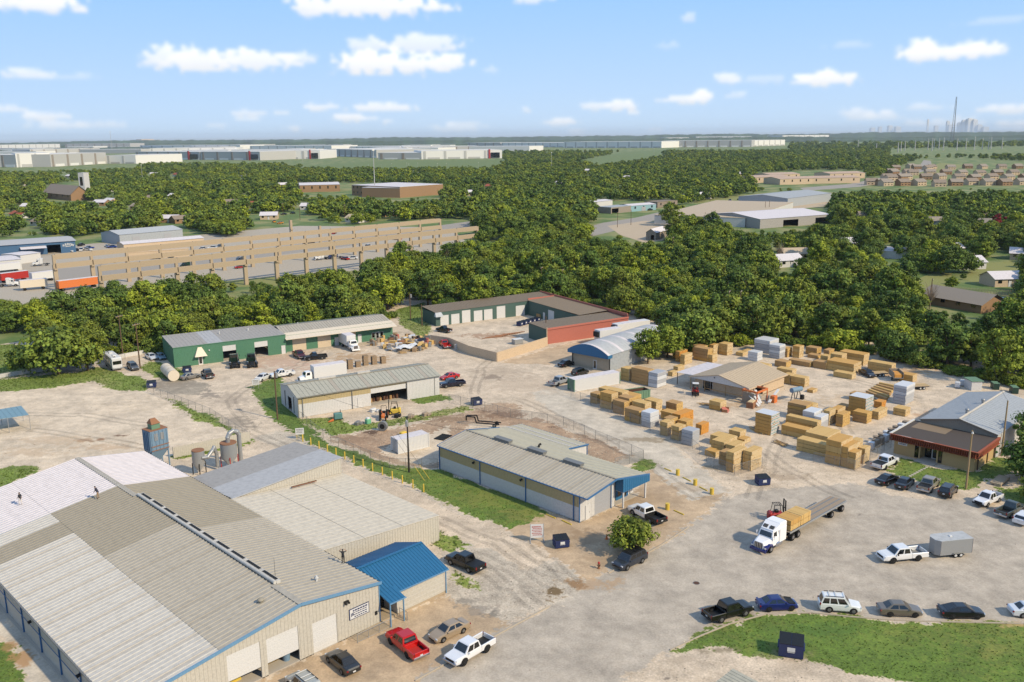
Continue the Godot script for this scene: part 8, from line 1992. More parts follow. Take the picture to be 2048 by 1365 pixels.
	pblock("farmhouse","white house with pale roof above the road","house",1380,401,1430,397,12,3.6,2.0,M.wall_white,M.roof_white,{windows = 4});pblock("barn","grey gabled barn on the gravel lot","barn",1292,480,1312,481,16,4.0,1.8,M.shingle_grey,M.roof_white,{gable_front = true,bays = [[2.6,4.4,2.6]]})
	pblock("warehouse","wide flat tan-roofed warehouse with a long white wall","warehouse",1490,455,1586,420,55,5.2,0.0,M.wall_white,M.roof_sand);pblock("arched_hall","white-roofed hall with low curved front beside the tan warehouse","warehouse",1520,458,1662,447,45,5.5,2.2,M.roof_grey,M.roof_white,{bays = [[18.0,30.0,4.0],[44.0,56.0,4.0]]});pblock("metal_hall","grey gabled hall behind the tan-roofed warehouse","warehouse",1575,415,1662,403,40,6.5,2.0,M.roof_steel,M.roof_steel)
	for i in 5: pblock("pink_roof_building","%s of the low pinkish-roofed buildings beyond the woods" % ["largest","middle","narrow","rearmost","longest"][i],"building",[1510,1560,1620,1540,1660][i],[366,370,368,360,358][i],[1580,1625,1720,1600,1730][i],[364,368,366,358,356][i],30,6,1.6,M.wall_sand,mat("roof_pink",ph(206,178,156),0.8,0.0,"soft",0.02),{windows = 4})
	# subdivision of brown roofs, one house each
	for i in 44:
		var x := 1700 + (i % 11)*34.0 + (i/11)*9.0;var y := 372 - (i/11)*11.0 + rng.randf_range(-2,2)
		if x < 1720 + (i/11)*26: x += 60
		var a := gp(x,y);var an := rng.randf_range(-0.3,0.3);var d := V(cos(an),0,sin(an))*11
		block("suburban_house","two-storey house with hipped brown roof in the dense subdivision","house",a,a + d.rotated(Vector3.UP,-0.6),10,4.2,2.8,M.wall_sand if i % 3 else M.brick_far,M.shingle_brown if i % 2 else M.shingle_grey,{windows = 3,rows = 2,eave = 0.6,group = "houses of the brown-roofed subdivision"})
	# houses glimpsed among the trees: pixel, roof, label
	for q in HOUSES:
		var a := gp(q[0],q[1]);var an := fmod(q[0]*1.7,1.4) - 0.7 + 0.78;var d := V(cos(an),0,sin(an))*(11.0 + fmod(q[0],5.0))
		block("house","small house with a %s roof %s" % [q[2].split("_")[-1] if q[2] != "roof_white" else "white",q[3]],"house",a,a + d,9,3.0,2.0,M[["wall_white","wall_sand","brick_far"][int(q[0]) % 3]],M[q[2]],{windows = 3,doors = 1,door_w = 1.1,eave = 0.5,group = "houses among the trees"})
	pblock("house","ranch house with hipped grey shingle roof beyond the lumber yard","house",1842,606,1962,628,11,3.0,2.4,M.brick_far,M.shingle_grey,{windows = 4,eave = 0.8});pblock("barn","low white-roofed barn in the woods beyond the lumber yard","barn",1755,516,1822,520,16,3.2,1.0,M.wall_white,M.roof_white);pblock("garage","grey shingle garage at the edge beyond the lumber yard","garage",2012,628,2080,640,9,2.8,1.6,M.wall_white,M.shingle_grey)
	var fb := thing("board_fence","dark board fence behind the ranch house","fence",gp(1858,582))
	for i in 60: var p := gp(1858 + i*3.0,582 + i*0.18) - fb.position;box_part(fb,"board",M.shingle_brown,p + V(0,0.9,0),V(0.35,1.8,0.05),0.01)
	for q in [[1235,455,9],[1262,450,9],[1420,415,9],[1530,432,10],[1538,431,10],[600,440,9],[566,432,9],[690,440,10],[1345,520,10],[1480,520,10],[1860,615,9],[1700,460,9]]: pole(q[0],q[1],q[2],"roadside utility pole with crossarm beyond the woods",M.pole_wood,1,false,"utility poles beyond the woods")
	var rt := thing("red_tree","round tree with crimson leaves among the far houses","tree",gp(1994,462));leaf_tree(rt,5.0,0)

const HOUSES := [[45,378,"roof_sand","beside the church trees"],[216,384,"shingle_grey","right of the bell tower"],[205,408,"roof_white","below the bell tower"],[292,402,"shingle_brown","near the gas station"],[335,398,"roof_white","with the white porch"],[365,372,"shingle_brown","beyond the grey metal hall"],[445,412,"shingle_brown","left of the red gable house"],[488,416,"shingle_red","with white gable front"],[60,452,"shingle_brown","behind the blue repair shop"],[18,436,"shingle_red","at the edge of the western trees"],[40,420,"roof_white","in the western trees"],[185,412,"roof_white","with a carport in the trees"],[320,446,"roof_white","behind the grey metal hall"],[350,448,"shingle_brown","beside the metal hall trees"],[520,440,"roof_white","near the yellow bus"],[640,425,"roof_sand","behind the lone posts"],[600,420,"roof_white","at the highway trees"],[690,445,"roof_sand","beside the northern frame end"],[770,434,"roof_white","behind the frame end"],[300,352,"roof_white","by the red fuel station"],[345,353,"shingle_red","with red canopy"],[420,372,"roof_white","in the middle woods"],[560,375,"roof_white","left of the gymnasium"],[985,418,"shingle_grey","on the wooded rise"],[970,378,"shingle_red","with red roof behind the school"],[925,392,"roof_white","behind the school wing"],[1110,372,"roof_white","in the central woods"],[1240,360,"roof_white","beyond the central woods"],[1170,345,"roof_white","at the long field"],[1480,440,"roof_sand","behind the tan warehouse"],[1570,522,"roof_sand","deep in the eastern woods"],[1560,536,"roof_white","in a gap of the eastern woods"],[1690,500,"roof_white","above the eastern woods"],[1860,452,"shingle_grey","below the crimson tree"],[1955,455,"shingle_grey","left of the crimson tree"],[1970,440,"roof_sand","behind the crimson tree"],[1920,540,"roof_white","at the green clearing"],[1990,575,"roof_white","beside the board fence"],[1900,512,"roof_white","near the low white barn"],[2020,520,"roof_white","with a van outside"],[1480,352,"roof_white","on the far wooded ridge"],[1720,440,"shingle_brown","under the eastern oaks"],[830,352,"roof_sand","near the ball field"],[735,352,"roof_sand","behind the school lights"],[130,356,"roof_white","before the warehouses"],[480,356,"roof_white","before the long warehouses"],[500,395,"shingle_brown","in the oak belt"],[260,420,"shingle_grey","in the western oaks"]]

# ---------- trees ----------
var crown_mesh := []      # [kind][tint]
var trunk_mesh := []
var far_mesh := []
const TINTS := [[1.0,1.0,1.0],[1.3,1.2,0.85],[0.75,0.82,0.92],[1.12,1.0,0.85],[0.6,0.7,0.75],[1.6,1.4,0.75],[1.3,1.1,1.5]]

func leaf_mat(c: Color) -> StandardMaterial3D:
	var m := StandardMaterial3D.new();m.albedo_color = c.linear_to_srgb();m.vertex_color_use_as_albedo = true;m.roughness = 0.65;m.metallic_specular = 0.3
	m.backlight_enabled = true;m.backlight = Color(0.10,0.14,0.02).linear_to_srgb();m.cull_mode = BaseMaterial3D.CULL_DISABLED
	return m

# a crown of many small leaf faces spread over clumps of different sizes; unit: metres, base of crown at y0
func crown(r: RandomNumberGenerator,R: float,h: float,y0: float,clumps: int,leaves: int,size: float,red := false) -> MB:
	var mb := MB.new();mb.colored = true
	var cl := []
	for i in clumps:
		var a := r.randf()*TAU;var f := pow(r.randf(),0.6);var y := r.randf()
		var w := R*0.86*f*sqrt(maxf(0.15,1.0 - pow(2*y - 0.9,2)*0.8))
		cl.append([V(cos(a)*w,y0 + h*(0.12 + 0.74*y),sin(a)*w),R*r.randf_range(0.09,0.27),r.randf_range(0.7,1.4)])
	for i in leaves:
		var c: Array = cl[i % clumps]
		var u := V(r.randfn(),r.randfn()*0.8 + 0.25,r.randfn()).normalized()
		var p: Vector3 = c[0] + u*c[1]*pow(r.randf(),0.4)*(1.7 if i % 4 == 0 else 1.1)*V(1,0.8,1)
		if p.y < y0*0.55: continue
		var n := (u + V(r.randfn(),r.randfn(),r.randfn())*0.45 + V(0,0.3,0)).normalized()
		var s := size*r.randf_range(0.55,1.25);var t := n.cross(V(r.randfn(),r.randfn(),r.randfn())).normalized()*s;var b := n.cross(t)*r.randf_range(0.5,0.9)
		var k: float = c[2]*r.randf_range(0.7,1.3);var g := r.randf_range(-0.015,0.02)
		mb.col = Color((0.124 + g)*k,(0.172 + g*0.7)*k,0.030*k) if not red else Color(0.22*k,0.025*k,0.03*k)
		var nn := (u*0.45 + n*0.7).normalized()
		mb.vt(p - t,nn);mb.vt(p + b,nn);mb.vt(p + t,nn)
		mb.vt(p - t,nn);mb.vt(p + t,nn);mb.vt(p - b*0.8,nn)
	return mb

func trunk(r: RandomNumberGenerator,h: float,R: float) -> MB:
	var mb := MB.new();var lean := V(r.randf_range(-0.4,0.4),0,r.randf_range(-0.4,0.4))
	mb.cyl(Vector3.ZERO,V(0,h*0.35,0) + lean*0.4,0.26,0.2,7);var top := V(0,h*0.35,0) + lean*0.4
	for i in 6:
		var a := TAU*i/6 + r.randf();var e := V(cos(a)*R*0.55,h*r.randf_range(0.6,0.9),sin(a)*R*0.55);var md := top.lerp(e,0.5) + V(0,0.4,0)
		mb.cyl(top,md,0.13,0.08,5,false);mb.cyl(md,e,0.08,0.03,5,false)
	return mb

func leaf_tree(t: Node3D,R: float,_k: int) -> void:
	var r := RandomNumberGenerator.new();r.seed = 99
	inst("crown",crown(r,R,R*1.5,2.0,12,2600,0.45,true).mesh(leaf_mat(Color(1,1,1))),t);part("trunk",trunk(r,R*1.7,R),M.pole_wood,t)

func make_trees() -> void:
	var r := RandomNumberGenerator.new();r.seed = 31
	var spec := [[5.0,8.0,1.2,80],[4.0,7.2,1.2,62],[5.8,6.6,1.0,95],[3.6,10.2,1.0,75],[4.8,5.4,0.6,66],[5.2,9.5,1.6,90]]
	for s in spec:
		var mb := crown(r,s[0],s[1],s[2],s[3],5600,0.35);var row := []
		for t in TINTS: row.append(mb.mesh(leaf_mat(Color(t[0],t[1],t[2]))))
		crown_mesh.append(row);trunk_mesh.append(trunk(r,s[1] + s[2],s[0]).mesh(M.pole_wood))
	for i in 4: far_mesh.append(crown(r,[5.2,4.4,6.0,5.0][i],[7.5,7.5,7.0,9.0][i],0.6,40,1000,0.70).mesh(leaf_mat(Color(1,1,1))))
	# a bare grey tree
	var bt := MB.new()
	for i in 46:
		var a := r.randf()*TAU;var e := V(cos(a)*r.randf_range(1,3.6),r.randf_range(4,8.5),sin(a)*r.randf_range(1,3.6));var md := V(e.x*0.35,e.y*0.55,e.z*0.35)
		bt.cyl(V(0,r.randf_range(1,3),0),md,0.1,0.06,4,false);bt.cyl(md,e,0.06,0.02,4,false);bt.cyl(md,e + V(r.randf_range(-1,1),r.randf_range(-0.5,0.8),r.randf_range(-1,1)),0.05,0.015,4,false)
	bt.cyl(Vector3.ZERO,V(0,3.2,0),0.28,0.14,7);bare_mesh = bt.mesh(mat("bark_grey",ph(150,132,116),0.9,0.0,"fine",0.8))

var bare_mesh: ArrayMesh
const NEAR_CLEAR := [-60,-190,-30,-216,20,-222,46,-229,66,-234,84,-228,90,-220.5,147,-206.5,152,-214,163,-206,205,-195,212,-188,208,-152,200,-140,184,-131,178,-124,196,-117.5,206,-110,208,-103,211,-88,204,-66,203,-53,214,-40,235,-10,235,20,-60,20]
# pixel windows that crowns leave open: what shows between the trees
const WINDOWS := [
	[-80,596,0,588,100,582,180,560,250,545,330,540,400,548,470,562,540,560,590,540,640,525,690,540,728,548,738,505,790,488,850,486,900,476,938,470,960,442,872,436,780,446,660,452,640,440,600,430,575,424,490,432,500,455,470,478,420,470,345,455,190,468,150,478,100,472,-80,478],
	[590,366,690,366,880,368,884,390,800,396,700,388,600,386],[85,372,175,360,175,396,85,398],[-80,668,62,672,96,700,50,755,-80,775],[792,598,850,602,866,655,800,660],
	[1184,404,1310,402,1362,408,1360,424,1300,440,1240,465,1150,468,1190,440],[1230,446,1310,440,1350,452,1340,478,1280,484],[1360,412,1500,388,1660,382,1660,402,1500,420,1380,430],
	[1400,418,1480,452,1500,462,1600,455,1664,448,1668,396,1560,398],[1508,346,1640,340,1735,342,1730,370,1620,376,1508,370],[1640,378,1760,352,1840,318,1900,316,2100,325,2100,374,1740,376],
	[560,325,640,322,760,320,1000,320,1020,324,960,330,760,332,600,331],[1130,330,1180,318,1250,304,1320,300,1330,306,1260,318],[-80,290,620,284,1010,296,1006,317,640,322,275,322,270,331,100,338,-80,340],[930,276,1580,270,1580,296,930,298],
	[1838,584,1990,582,2012,622,1960,632,1900,626,1842,606],[1815,560,1890,546,1905,572,1850,578],[1940,530,2048,522,2048,562,1950,566],[1752,494,1830,494,1835,516,1758,518],[1186,636,1275,630,1275,668,1190,690],[1780,299,2060,293,2060,303,1780,306]]

var wins := []
func shut(p: Vector2) -> bool:
	for w in wins: if Geometry2D.is_point_in_polygon(p,w): return true
	return false

func woods() -> void:
	make_trees()
	var clear := PackedVector2Array()
	for i in range(0,NEAR_CLEAR.size(),2): clear.append(Vector2(NEAR_CLEAR[i],NEAR_CLEAR[i + 1]))
	for w in WINDOWS:
		var p := PackedVector2Array()
		for i in range(0,w.size(),2): p.append(Vector2(w[i],w[i + 1]))
		wins.append(p)
	for q in HOUSES: var x: float = q[0];var y: float = q[1];var k := (y - 262.0)/110.0;wins.append(PackedVector2Array([Vector2(x - 9*k,y - 6*k),Vector2(x + 16*k,y - 6*k),Vector2(x + 16*k,y + 1*k),Vector2(x - 9*k,y + 1*k)]))
	var r := RandomNumberGenerator.new();r.seed = 77
	var picks := []       # near candidates with their size in view
	var far := [[],[],[],[]];var midt := {}
	var dist := 60.0
	while dist < 4200.0:
		var sp := 6.0 if dist < 320 else (7.0 if dist < 700 else (9.5 if dist < 1300 else 10.0 + (dist - 1300)*0.012))
		var half := 0.60;var n := int(2*half*dist/sp)
		for i in n:
			var az := deg_to_rad(44.9) - half + 2*half*(i + r.randf())/n;var d := dist + r.randf_range(-0.5,0.5)*sp
			var p := V(sin(az)*d,0,-cos(az)*d);var sc := r.randf_range(0.5,1.25)*(1.0 if dist < 1300 else 1.0 + (dist - 1300)/2600.0)
			var roll := r.randf();var kind := r.randi() % 6;var tint := r.randi() % 5
			if r.randf() < 0.08: tint = 5
			if Geometry2D.is_point_in_polygon(Vector2(p.x,p.z),clear): continue
			if p.x > 88 and p.x < 320 and p.z < -294 and p.z > -420 : continue
			if dist > 380 and roll < (0.06 if dist < 1400 else 0.12): continue
			var hh := 9.5*sc;var a := to_px(p + V(0,hh,0));var b := to_px(p + V(0,hh*0.45,0))
			if a.x < -90 or a.x > 2140: continue
			var low := 1.0
			if shut(a) or shut(b) or shut(to_px(p)):
				if roll > 0.85 and dist < 2000: low = 0.42      # brush and saplings where taller trees would hide things
				else: continue
				if shut(to_px(p + V(0,hh*0.4,0))) or shut(to_px(p)): continue
			sc *= low
			if dist < 330: picks.append([sc/d,p,sc,kind,tint,r.randf()*TAU,r.randf()])
			elif dist < 560: midt.get_or_add(kind*10 + tint,[]).append(Transform3D(Basis(Vector3.UP,r.randf()*TAU).scaled(V(sc,sc*r.randf_range(0.85,1.1),sc)),p))
			else: far[r.randi() % 4].append([Transform3D(Basis(Vector3.UP,r.randf()*TAU).scaled(V(sc,sc*r.randf_range(0.85,1.1),sc)),p),TINTS[tint]])
		dist += sp*0.93
	# single trees that stand out
	var solo := [[118,748,1.5,2,0,"broad bushy tree hiding the low white wall"],[60,744,1.1,4,0,"low bush beside the grassy field"],[175,742,1.15,0,3,"tree beside the motorhome"],[1258,1103,0.62,2,3,"small round street tree beside the dark sport utility"],[1296,728,0.8,5,1,"leafy tree against the barrel-roofed building"],[1335,716,0.95,0,1,"tree between the barrel-roofed building and lumber"],[1385,700,1.35,2,0,"big spreading tree behind the lean-to"],[1430,690,1.2,0,0,"dense tree behind the lumber piles"],[2062,962,0.85,2,4,"dark tree at the lawn beside the brick office"],[2072,908,0.85,0,2,"dark tree against the white hall wall"],[2085,1010,0.7,4,3,"tree by the ditch"],[1340,452,1.35,5,1,"tall tree standing alone at the road junction"],[770,598,1.2,2,0,"dark oak left of the clearing pole"]]
	for q in solo:
		var t := thing("tree",q[5],"tree",gp(q[0],q[1]),q[0]*0.7);inst("crown",crown_mesh[q[3]][q[4]],t);inst("trunk",trunk_mesh[q[3]],t);t.scale = Vector3.ONE*q[2]
	for q in [[590,625],[745,560],[1065,545],[1010,552],[760,548],[1560,505],[1650,640],[1860,600],[1760,610],[900,520]]:
		var t := thing("dead_tree","bare grey tree among the green woods","tree",gp(q[0],q[1] + 18),q[0]*1.0,"bare trees in the woods");inst("branches",bare_mesh,t);t.scale = V(0.7,1.0,0.7)
	picks.sort_custom(func(a,b): return a[0] > b[0])
	for i in picks.size():
		var q: Array = picks[i]
		if i < 285:
			var where := "in the wood behind the green building" if q[1].x < 150 and q[1].z < -200 else ("in the wood behind the storage court" if q[1].z < -150 else ("in the wood behind the lumber yard" if q[1].x < 330 and q[1].z < -60 else "in the wood beyond the brick office"))
			var t := thing("tree","%s %s tree %s" % [["broad","tall narrow","spreading","upright","low bushy","large"][q[3]],["mid-green","yellow-green","dark green","olive","deep green","bright lime","pale"][q[4]],where],"tree",q[1],q[5],"trees of the near woods")
			inst("crown",crown_mesh[q[3]][q[4]],t);inst("trunk",trunk_mesh[q[3]],t);t.scale = V(q[2],q[2]*(0.85 + 0.3*q[6]),q[2])
		else: midt.get_or_add(q[3]*10 + q[4],[]).append(Transform3D(Basis(Vector3.UP,q[5]).scaled(V(q[2],q[2]*(0.85 + 0.3*q[6]),q[2])),q[1]))
	# brush closing the edge of the woods down to the ground
	for i in clear.size() - 4:
		var a := clear[i];var b := clear[i + 1];var n := int((b - a).length()/1.7);var nr := (b - a).normalized().orthogonal()
		for j in n:
			for s in [-1.0,1.0]:
				var c: Vector2 = a.lerp(b,(j + r.randf())/n) + nr*s*r.randf_range(0.8,4.5)
				if Geometry2D.is_point_in_polygon(c,clear): continue
				var sc := r.randf_range(0.25,0.6);var p := V(c.x,-0.3,c.y)
				if shut(to_px(p)) or shut(to_px(p + V(0,3,0))): continue
				midt.get_or_add([4,2,4][j % 3]*10 + r.randi() % 6,[]).append(Transform3D(Basis(Vector3.UP,r.randf()*TAU).scaled(V(sc,sc*0.9,sc)),p))
	var wood := Node3D.new();wood.name = "woodland";add_child(wood);tag(wood,"dense green woodland stretching behind the industrial lots","woodland","","stuff")
	for k in midt:
		var mm := MultiMesh.new();mm.transform_format = MultiMesh.TRANSFORM_3D;mm.mesh = crown_mesh[k/10][k % 10];mm.instance_count = midt[k].size()
		for i in midt[k].size(): mm.set_instance_transform(i,midt[k][i])
		var o := MultiMeshInstance3D.new();o.name = "crowns";o.multimesh = mm;wood.add_child(o,true)
	var fw := Node3D.new();fw.name = "far_woodland";add_child(fw);tag(fw,"far-off woodland reaching to the warehouses and horizon","woodland","","stuff")
	for i in 4:
		var mm := MultiMesh.new();mm.transform_format = MultiMesh.TRANSFORM_3D;mm.use_colors = true;mm.mesh = far_mesh[i];mm.instance_count = far[i].size()
		for j in far[i].size(): mm.set_instance_transform(j,far[i][j][0]);var c: Array = far[i][j][1];mm.set_instance_color(j,Color(c[0],c[1],c[2]))
		var o := MultiMeshInstance3D.new();o.name = "crowns";o.multimesh = mm;fw.add_child(o,true)
	print("trees near ",picks.size()," far ",far[0].size()*4)
	grass_tufts(r);pebbles(r)

func grass_tufts(r: RandomNumberGenerator) -> void:
	var mb := MB.new();mb.colored = true
	for i in 7:
		var a := r.randf()*TAU;var o := V(cos(a),0,sin(a))*r.randf()*0.16;var tip := o + V(r.randfn()*0.1,r.randf_range(0.08,0.2),r.randfn()*0.1);var w := V(sin(a),0,-cos(a))*0.03
		mb.col = Color(0.085,0.125,0.025)*r.randf_range(0.7,1.4);mb.tri(o - w,o + w,tip)
	var me := mb.mesh(leaf_mat(Color(1,1,1)));var xs := []
	for i in 170000:
		var x := r.randf_range(TX0,TX0 + TW);var z := r.randf_range(TZ0,TZ0 + TH);var c := class_map[clampi(int((z - TZ0)*CRES),0,CH - 1)*CW + clampi(int((x - TX0)*CRES),0,CW - 1)]
		if c == 3: xs.append([x,z,r.randf_range(0.5,1.0)])
		elif c == 7 and r.randf() < 0.9: xs.append([x,z,r.randf_range(0.6,1.7)])
	var mm := MultiMesh.new();mm.transform_format = MultiMesh.TRANSFORM_3D;mm.mesh = me;mm.instance_count = xs.size()
	for i in xs.size(): mm.set_instance_transform(i,Transform3D(Basis(Vector3.UP,r.randf()*TAU).scaled(Vector3.ONE*xs[i][2]),V(xs[i][0],0.012,xs[i][1])))
	var o := MultiMeshInstance3D.new();o.name = "grass";o.multimesh = mm;add_child(o);tag(o,"short grass and weeds over the lawns and lot edges","grass","","stuff")

func pebbles(r: RandomNumberGenerator) -> void:      # stones and scraps lying about on the bare ground
	var mb := MB.new();mb.bevel(V(0,0.3,0),V(1,0.6,0.8),0.22);var pm := StandardMaterial3D.new();pm.vertex_color_use_as_albedo = true;pm.roughness = 0.9;mb.colored = true;mb = MB.new();mb.colored = true;mb.bevel(V(0,0.3,0),V(1,0.6,0.8),0.22)
	var xs := []
	for i in 60000:
		var x := r.randf_range(TX0 + 8,TX0 + TW - 10);var z := r.randf_range(TZ0 + 20,TZ0 + TH - 5);var c := class_map[clampi(int((z - TZ0)*CRES),0,CH - 1)*CW + clampi(int((x - TX0)*CRES),0,CW - 1)]
		var keep := 0.5 if c == 0 or c == 4 else (1.0 if c == 5 else (0.25 if c == 8 else (0.03 if c == 1 else 0.0)))
		if r.randf() < keep: xs.append([x,z,r.randf_range(0.03,0.13)*(1.6 if c == 4 else 1.0),r.randf_range(0.12,0.45)])
	var mm := MultiMesh.new();mm.transform_format = MultiMesh.TRANSFORM_3D;mm.use_colors = true;mm.mesh = mb.mesh(pm);mm.instance_count = xs.size()
	for i in xs.size():
		var q: Array = xs[i];mm.set_instance_transform(i,Transform3D(Basis(Vector3.UP,r.randf()*TAU).scaled(V(q[2]*r.randf_range(1,2),q[2]*0.7,q[2])),V(q[0],0.01,q[1])));mm.set_instance_color(i,Color(q[3]*1.1,q[3]*0.95,q[3]*0.78))
	var o := MultiMeshInstance3D.new();o.name = "pebbles";o.multimesh = mm;add_child(o);tag(o,"loose stones and crumbs scattered over the bare ground","pebbles","","stuff")

func far_things() -> void:
	mat("ware_white",ph(240,238,234,1.4),0.7);mat("ware_grey",ph(198,197,194,1.5),0.7);mat("ware_roof",ph(226,224,220),0.8)
	# tilt-up warehouses: pixel foot from a to b, top row at a, tone, whether accented
	var k := 0;var r2 := RandomNumberGenerator.new();r2.seed = 17
	for q in [[-60,334,33,335,310,1,0],[33,335,101.6,333.4,307,0,0],[101.6,334,213,327.6,309,1,0],[213,327.6,271.7,327.6,311,0,0],[271.7,318.7,400,320,303.5,1,1],[402,320,520,321,303.5,1,1],[520,319,640,318,302,0,1],[655,312,753,316,298,1,0],[756,319,843,319,306,1,0],[843,319,1004,316.5,302,0,1],[500,302,663,302,292,0,0],[700,301,800,302,293,0,0],[807,304,959,302,294,1,0],[936,294,1001,294,285.5,1,0],[1003,294,1128,295,285.5,0,0],[1128,296,1323,296,284,0,0],[1323,295,1503,294,282,1,0],[1503,293,1570,291,281,0,0],[1332,281.5,1378,281,275.5,0,0],[1392,281,1503,280,273.5,0,0],[1565,279.5,1658,278,270.5,0,0],[0,300,120,297,290,0,0],[130,296,260,295,288,1,0],[280,298,480,298,291,0,0],[300,308,470,306,297,0,0],[60,309,200,306,299,1,0]]:
		var a := gp(q[0],q[1]);var b := gp(q[2],q[3]);var h := clampf(h_at(a,q[4]),7.0,34.0);k += 1
		var wall: Material = M.ware_grey if q[5] else M.ware_white
		var t := block("distribution_warehouse","%s distribution warehouse %s on the far plain" % [["white","grey"][q[5]],["at the western end","with panelled front","beside the loading yard","past the ball field","behind the long row","at the field edge","near the eastern trees","below the horizon trees"][k % 8] + ("" if k <= 8 else (" of the second row" if k <= 16 else (" of the eastern group" if k <= 21 else " by the airfield")))],"warehouse",a,b,160,h,0,wall,M.ware_roof)
		var L := (b - a).length();var n := clampi(int(L/45.0),2,9)
		for i in n:
			var mb := MB.new();mb.bx(L*(i + 0.1)/n,0.5,0.05,L*(i + 0.1)/n + L/n*0.12,h - 1,0.6);part("wall_panel",mb,M.ware_grey if not q[5] else M.shingle_grey,t)
			mb = MB.new();mb.bx(L*(i + 0.3)/n,0.2,0.05,L*(i + 0.9)/n,h*0.22,0.4);part("dock_doors",mb,M.ware_white if q[5] else M.ware_grey,t)
		if q[6]:
			var mb := MB.new();mb.bx(L*0.86,2,0.7,L*0.97,h*0.7,2.0);part("glass_corner",mb,M.glass,t);mb = MB.new();mb.bx(L*0.83,0,0.7,L*0.85,h + 2,3.0);part("red_fin",mb,M.red,t)
	for i in 34:
		var y := 294.0 + 2.2*(i % 9) + r2.randf_range(-0.8,0.8);var x := r2.randf_range(-60,960);var a := gp(x,y);var b := gp(x + r2.randf_range(45,150),y - 0.4)
		block("distribution_warehouse","pale flat-roofed warehouse in the packed rows of the far plain","warehouse",a,b,140,r2.randf_range(11,17),0,M.ware_grey if i % 3 == 0 else M.ware_white,M.ware_roof,{group = "warehouses of the far plain",doors = 3,door_w = 30.0,door_h = 0.3,door_m = M.ware_grey})
	var t := thing("control_building","tan stepped tower block on the far airfield","tower",gp(269,287));var w := (gp(282,287) - gp(269,287)).length();box_part(t,"block",M.wall_sand,V(w/2,25,0),V(w,50,w),0.5);box_part(t,"penthouse",M.wall_sand,V(w/2,55,0),V(w*0.6,10,w*0.6),0.5)
	t = thing("water_tank","squat white storage tank near the horizon","tank",gp(1827,273));var mb := MB.new();mb.cyl(V(0,0,0),V(0,30,0),32,32,20);part("shell",mb,M.ware_white,t);mb = MB.new();mb.cyl(V(0,30,0),V(0,34,0),32,4,20);part("roof",mb,M.ware_roof,t)
	# lattice mast
	var p := gp(1905,286);t = thing("radio_mast","tall grey lattice radio mast on the horizon","mast",p);var H := h_at(p,194);var B := H*0.045
	for s in 3:
		var a := TAU*s/3;mb = MB.new();mb.cyl(V(cos(a)*B,0,sin(a)*B),V(cos(a)*B*0.25,H,sin(a)*B*0.25),H*0.004,H*0.003,5);part("leg",mb,M.galv_dull,t)
	for i in 12:
		mb = MB.new()
		for s in 3:
			var f0 := i/12.0;var f1 := (i + 1)/12.0;var a := TAU*s/3;var e := TAU*(s + 1)/3;var r0 := B*(1 - 0.75*f0);var r1 := B*(1 - 0.75*f1)
			mb.cyl(V(cos(a)*r0,H*f0,sin(a)*r0),V(cos(e)*r1,H*f1,sin(e)*r1),H*0.0016,H*0.0016,4,false);mb.cyl(V(cos(a)*r1,H*f1,sin(a)*r1),V(cos(e)*r1,H*f1,sin(e)*r1),H*0.003,H*0.003,4,false)
		part("bracing",mb,M.galv_dull,t)
	# transmission poles and floodlights
	for q in [[1796,305,285],[1802,303,283],[1810,302,282],[1830,301,281],[1856,300,278],[1864,302,276],[1868,299,277],[1878,299,276],[1887,301,275],[1914,301,277],[1932,299,276],[1949,300,273],[1965,299,276],[1977,299,275],[1982,299,274],[2004,298,274],[1753,302,287],[1716,300,280]]:
		var a := gp(q[0],q[1]);t = thing("transmission_pole","pale steel transmission pole in the line before the mast","pole",a,0,"transmission poles on the plain");var h := h_at(a,q[2]);mb = MB.new();mb.cyl(Vector3.ZERO,V(0,h,0),1.5,0.8,6);part("shaft",mb,M.ware_grey,t);box_part(t,"crossarm",M.ware_grey,V(0,h*0.93,0),V(h*0.16,0.8,0.8),0.1)
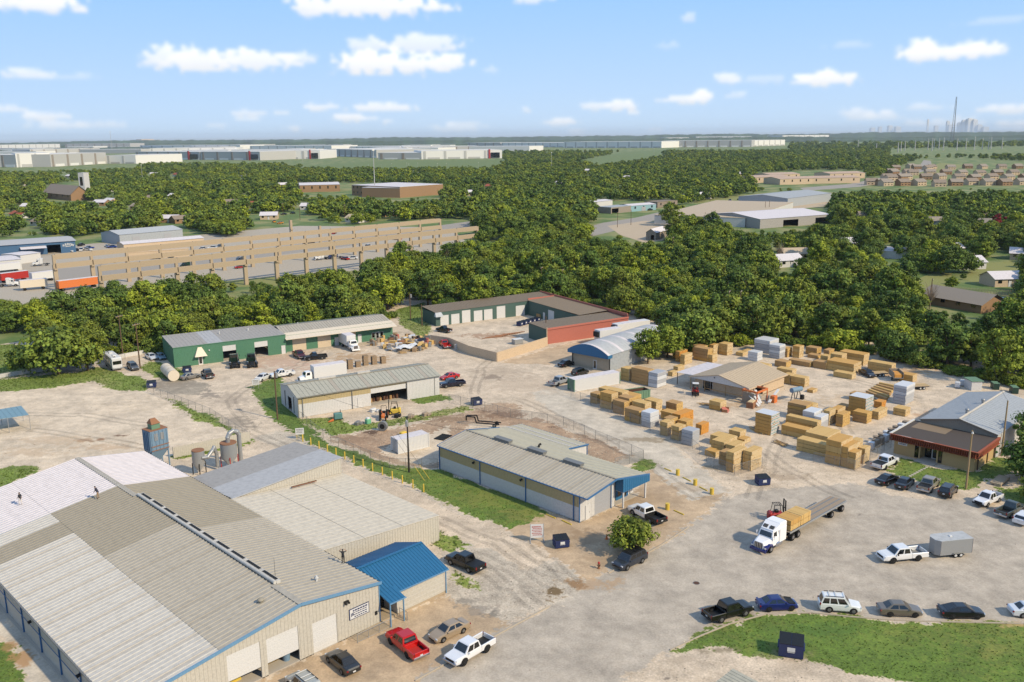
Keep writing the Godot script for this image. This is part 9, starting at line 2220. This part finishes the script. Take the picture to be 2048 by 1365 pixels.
	for q in [[750,392,300],[697,362,348],[737,345,330],[762,342,330],[783,341,327],[814,345,326],[818,345,328],[836,344,326],[875,345,327],[893,343,327],[957,345,325],[606,338,320],[285,365,330],[223.5,300,264],[1103,342,305],[1308,316,297]]:
		var a := gp(q[0],q[1]);var h := h_at(a,q[2]);t = thing("floodlight_mast","slim floodlight mast rising above the trees","mast",a,0,"floodlight masts over the plain");mb = MB.new();mb.cyl(Vector3.ZERO,V(0,h,0),h*0.011,h*0.006,6);part("shaft",mb,M.ware_grey,t);box_part(t,"lamp_bank",M.ware_white,V(0,h,0),V(h*0.06,h*0.03,0.6),0.05)
	# downtown skyline on the horizon
	for q in [[1745,256,8],[1760,254,6],[1780,252,8],[1795,254,10],[1855,240,3],[1872,252,6],[1895,243,5],[1900,250,8],[1918,246,6],[1926,241,6],[1938,238,10],[1948,240,8],[1958,250,8],[1970,254,10]]:
		var d := ray(q[0],262);var a := V(d.x,0,d.z).normalized()*48000;var h := maxf(h_at(a,q[1]),100);t = thing("skyscraper","hazy downtown tower on the horizon","skyscraper",a,0.785,"downtown skyline");var ww: float = q[2]*26.0;box_part(t,"shaft",M.ware_white,V(0,h/2,0),V(ww,h,ww),3.0);box_part(t,"crown",M.ware_white,V(0,h + h*0.03,0),V(ww*0.6,h*0.06,ww*0.6),2.0)
	# low wooded rises to the horizon
	var fn := FastNoiseLite.new();fn.seed = 3;fn.frequency = 0.02;fn.fractal_octaves = 4
	for q in [[5600.0,9.0,8.0,0.9],[7600.0,22.0,16.0,1.0],[11000.0,44.0,22.0,1.05]]:
		mb = MB.new();mb.colored = true;var last: Array = []
		for i in 700:
			var az := deg_to_rad(44.9) - 0.75 + 1.5*i/699.0;var D: float = q[0];var base := V(sin(az)*D,0,-cos(az)*D)
			var hh: float = q[1] + q[2]*fn.get_noise_1d(i*0.35 + D) + 5.0*fn.get_noise_1d(i*9.0 + D)*D/5000.0
			var cur := [base,base*1.012 + V(0,hh*0.8,0),base*1.06 + V(0,hh,0),base*1.4]
			if last:
				mb.col = Color(0.045,0.075,0.025)*(0.85 + 0.5*fn.get_noise_1d(i*5.0 + 40))
				for e in 3: mb.quad(last[e],cur[e],cur[e + 1],last[e + 1])
			last = cur
		var hm := mat("hill",Color(1,1,1),0.95);hm.vertex_color_use_as_albedo = true;struct("hills",mb,hm)
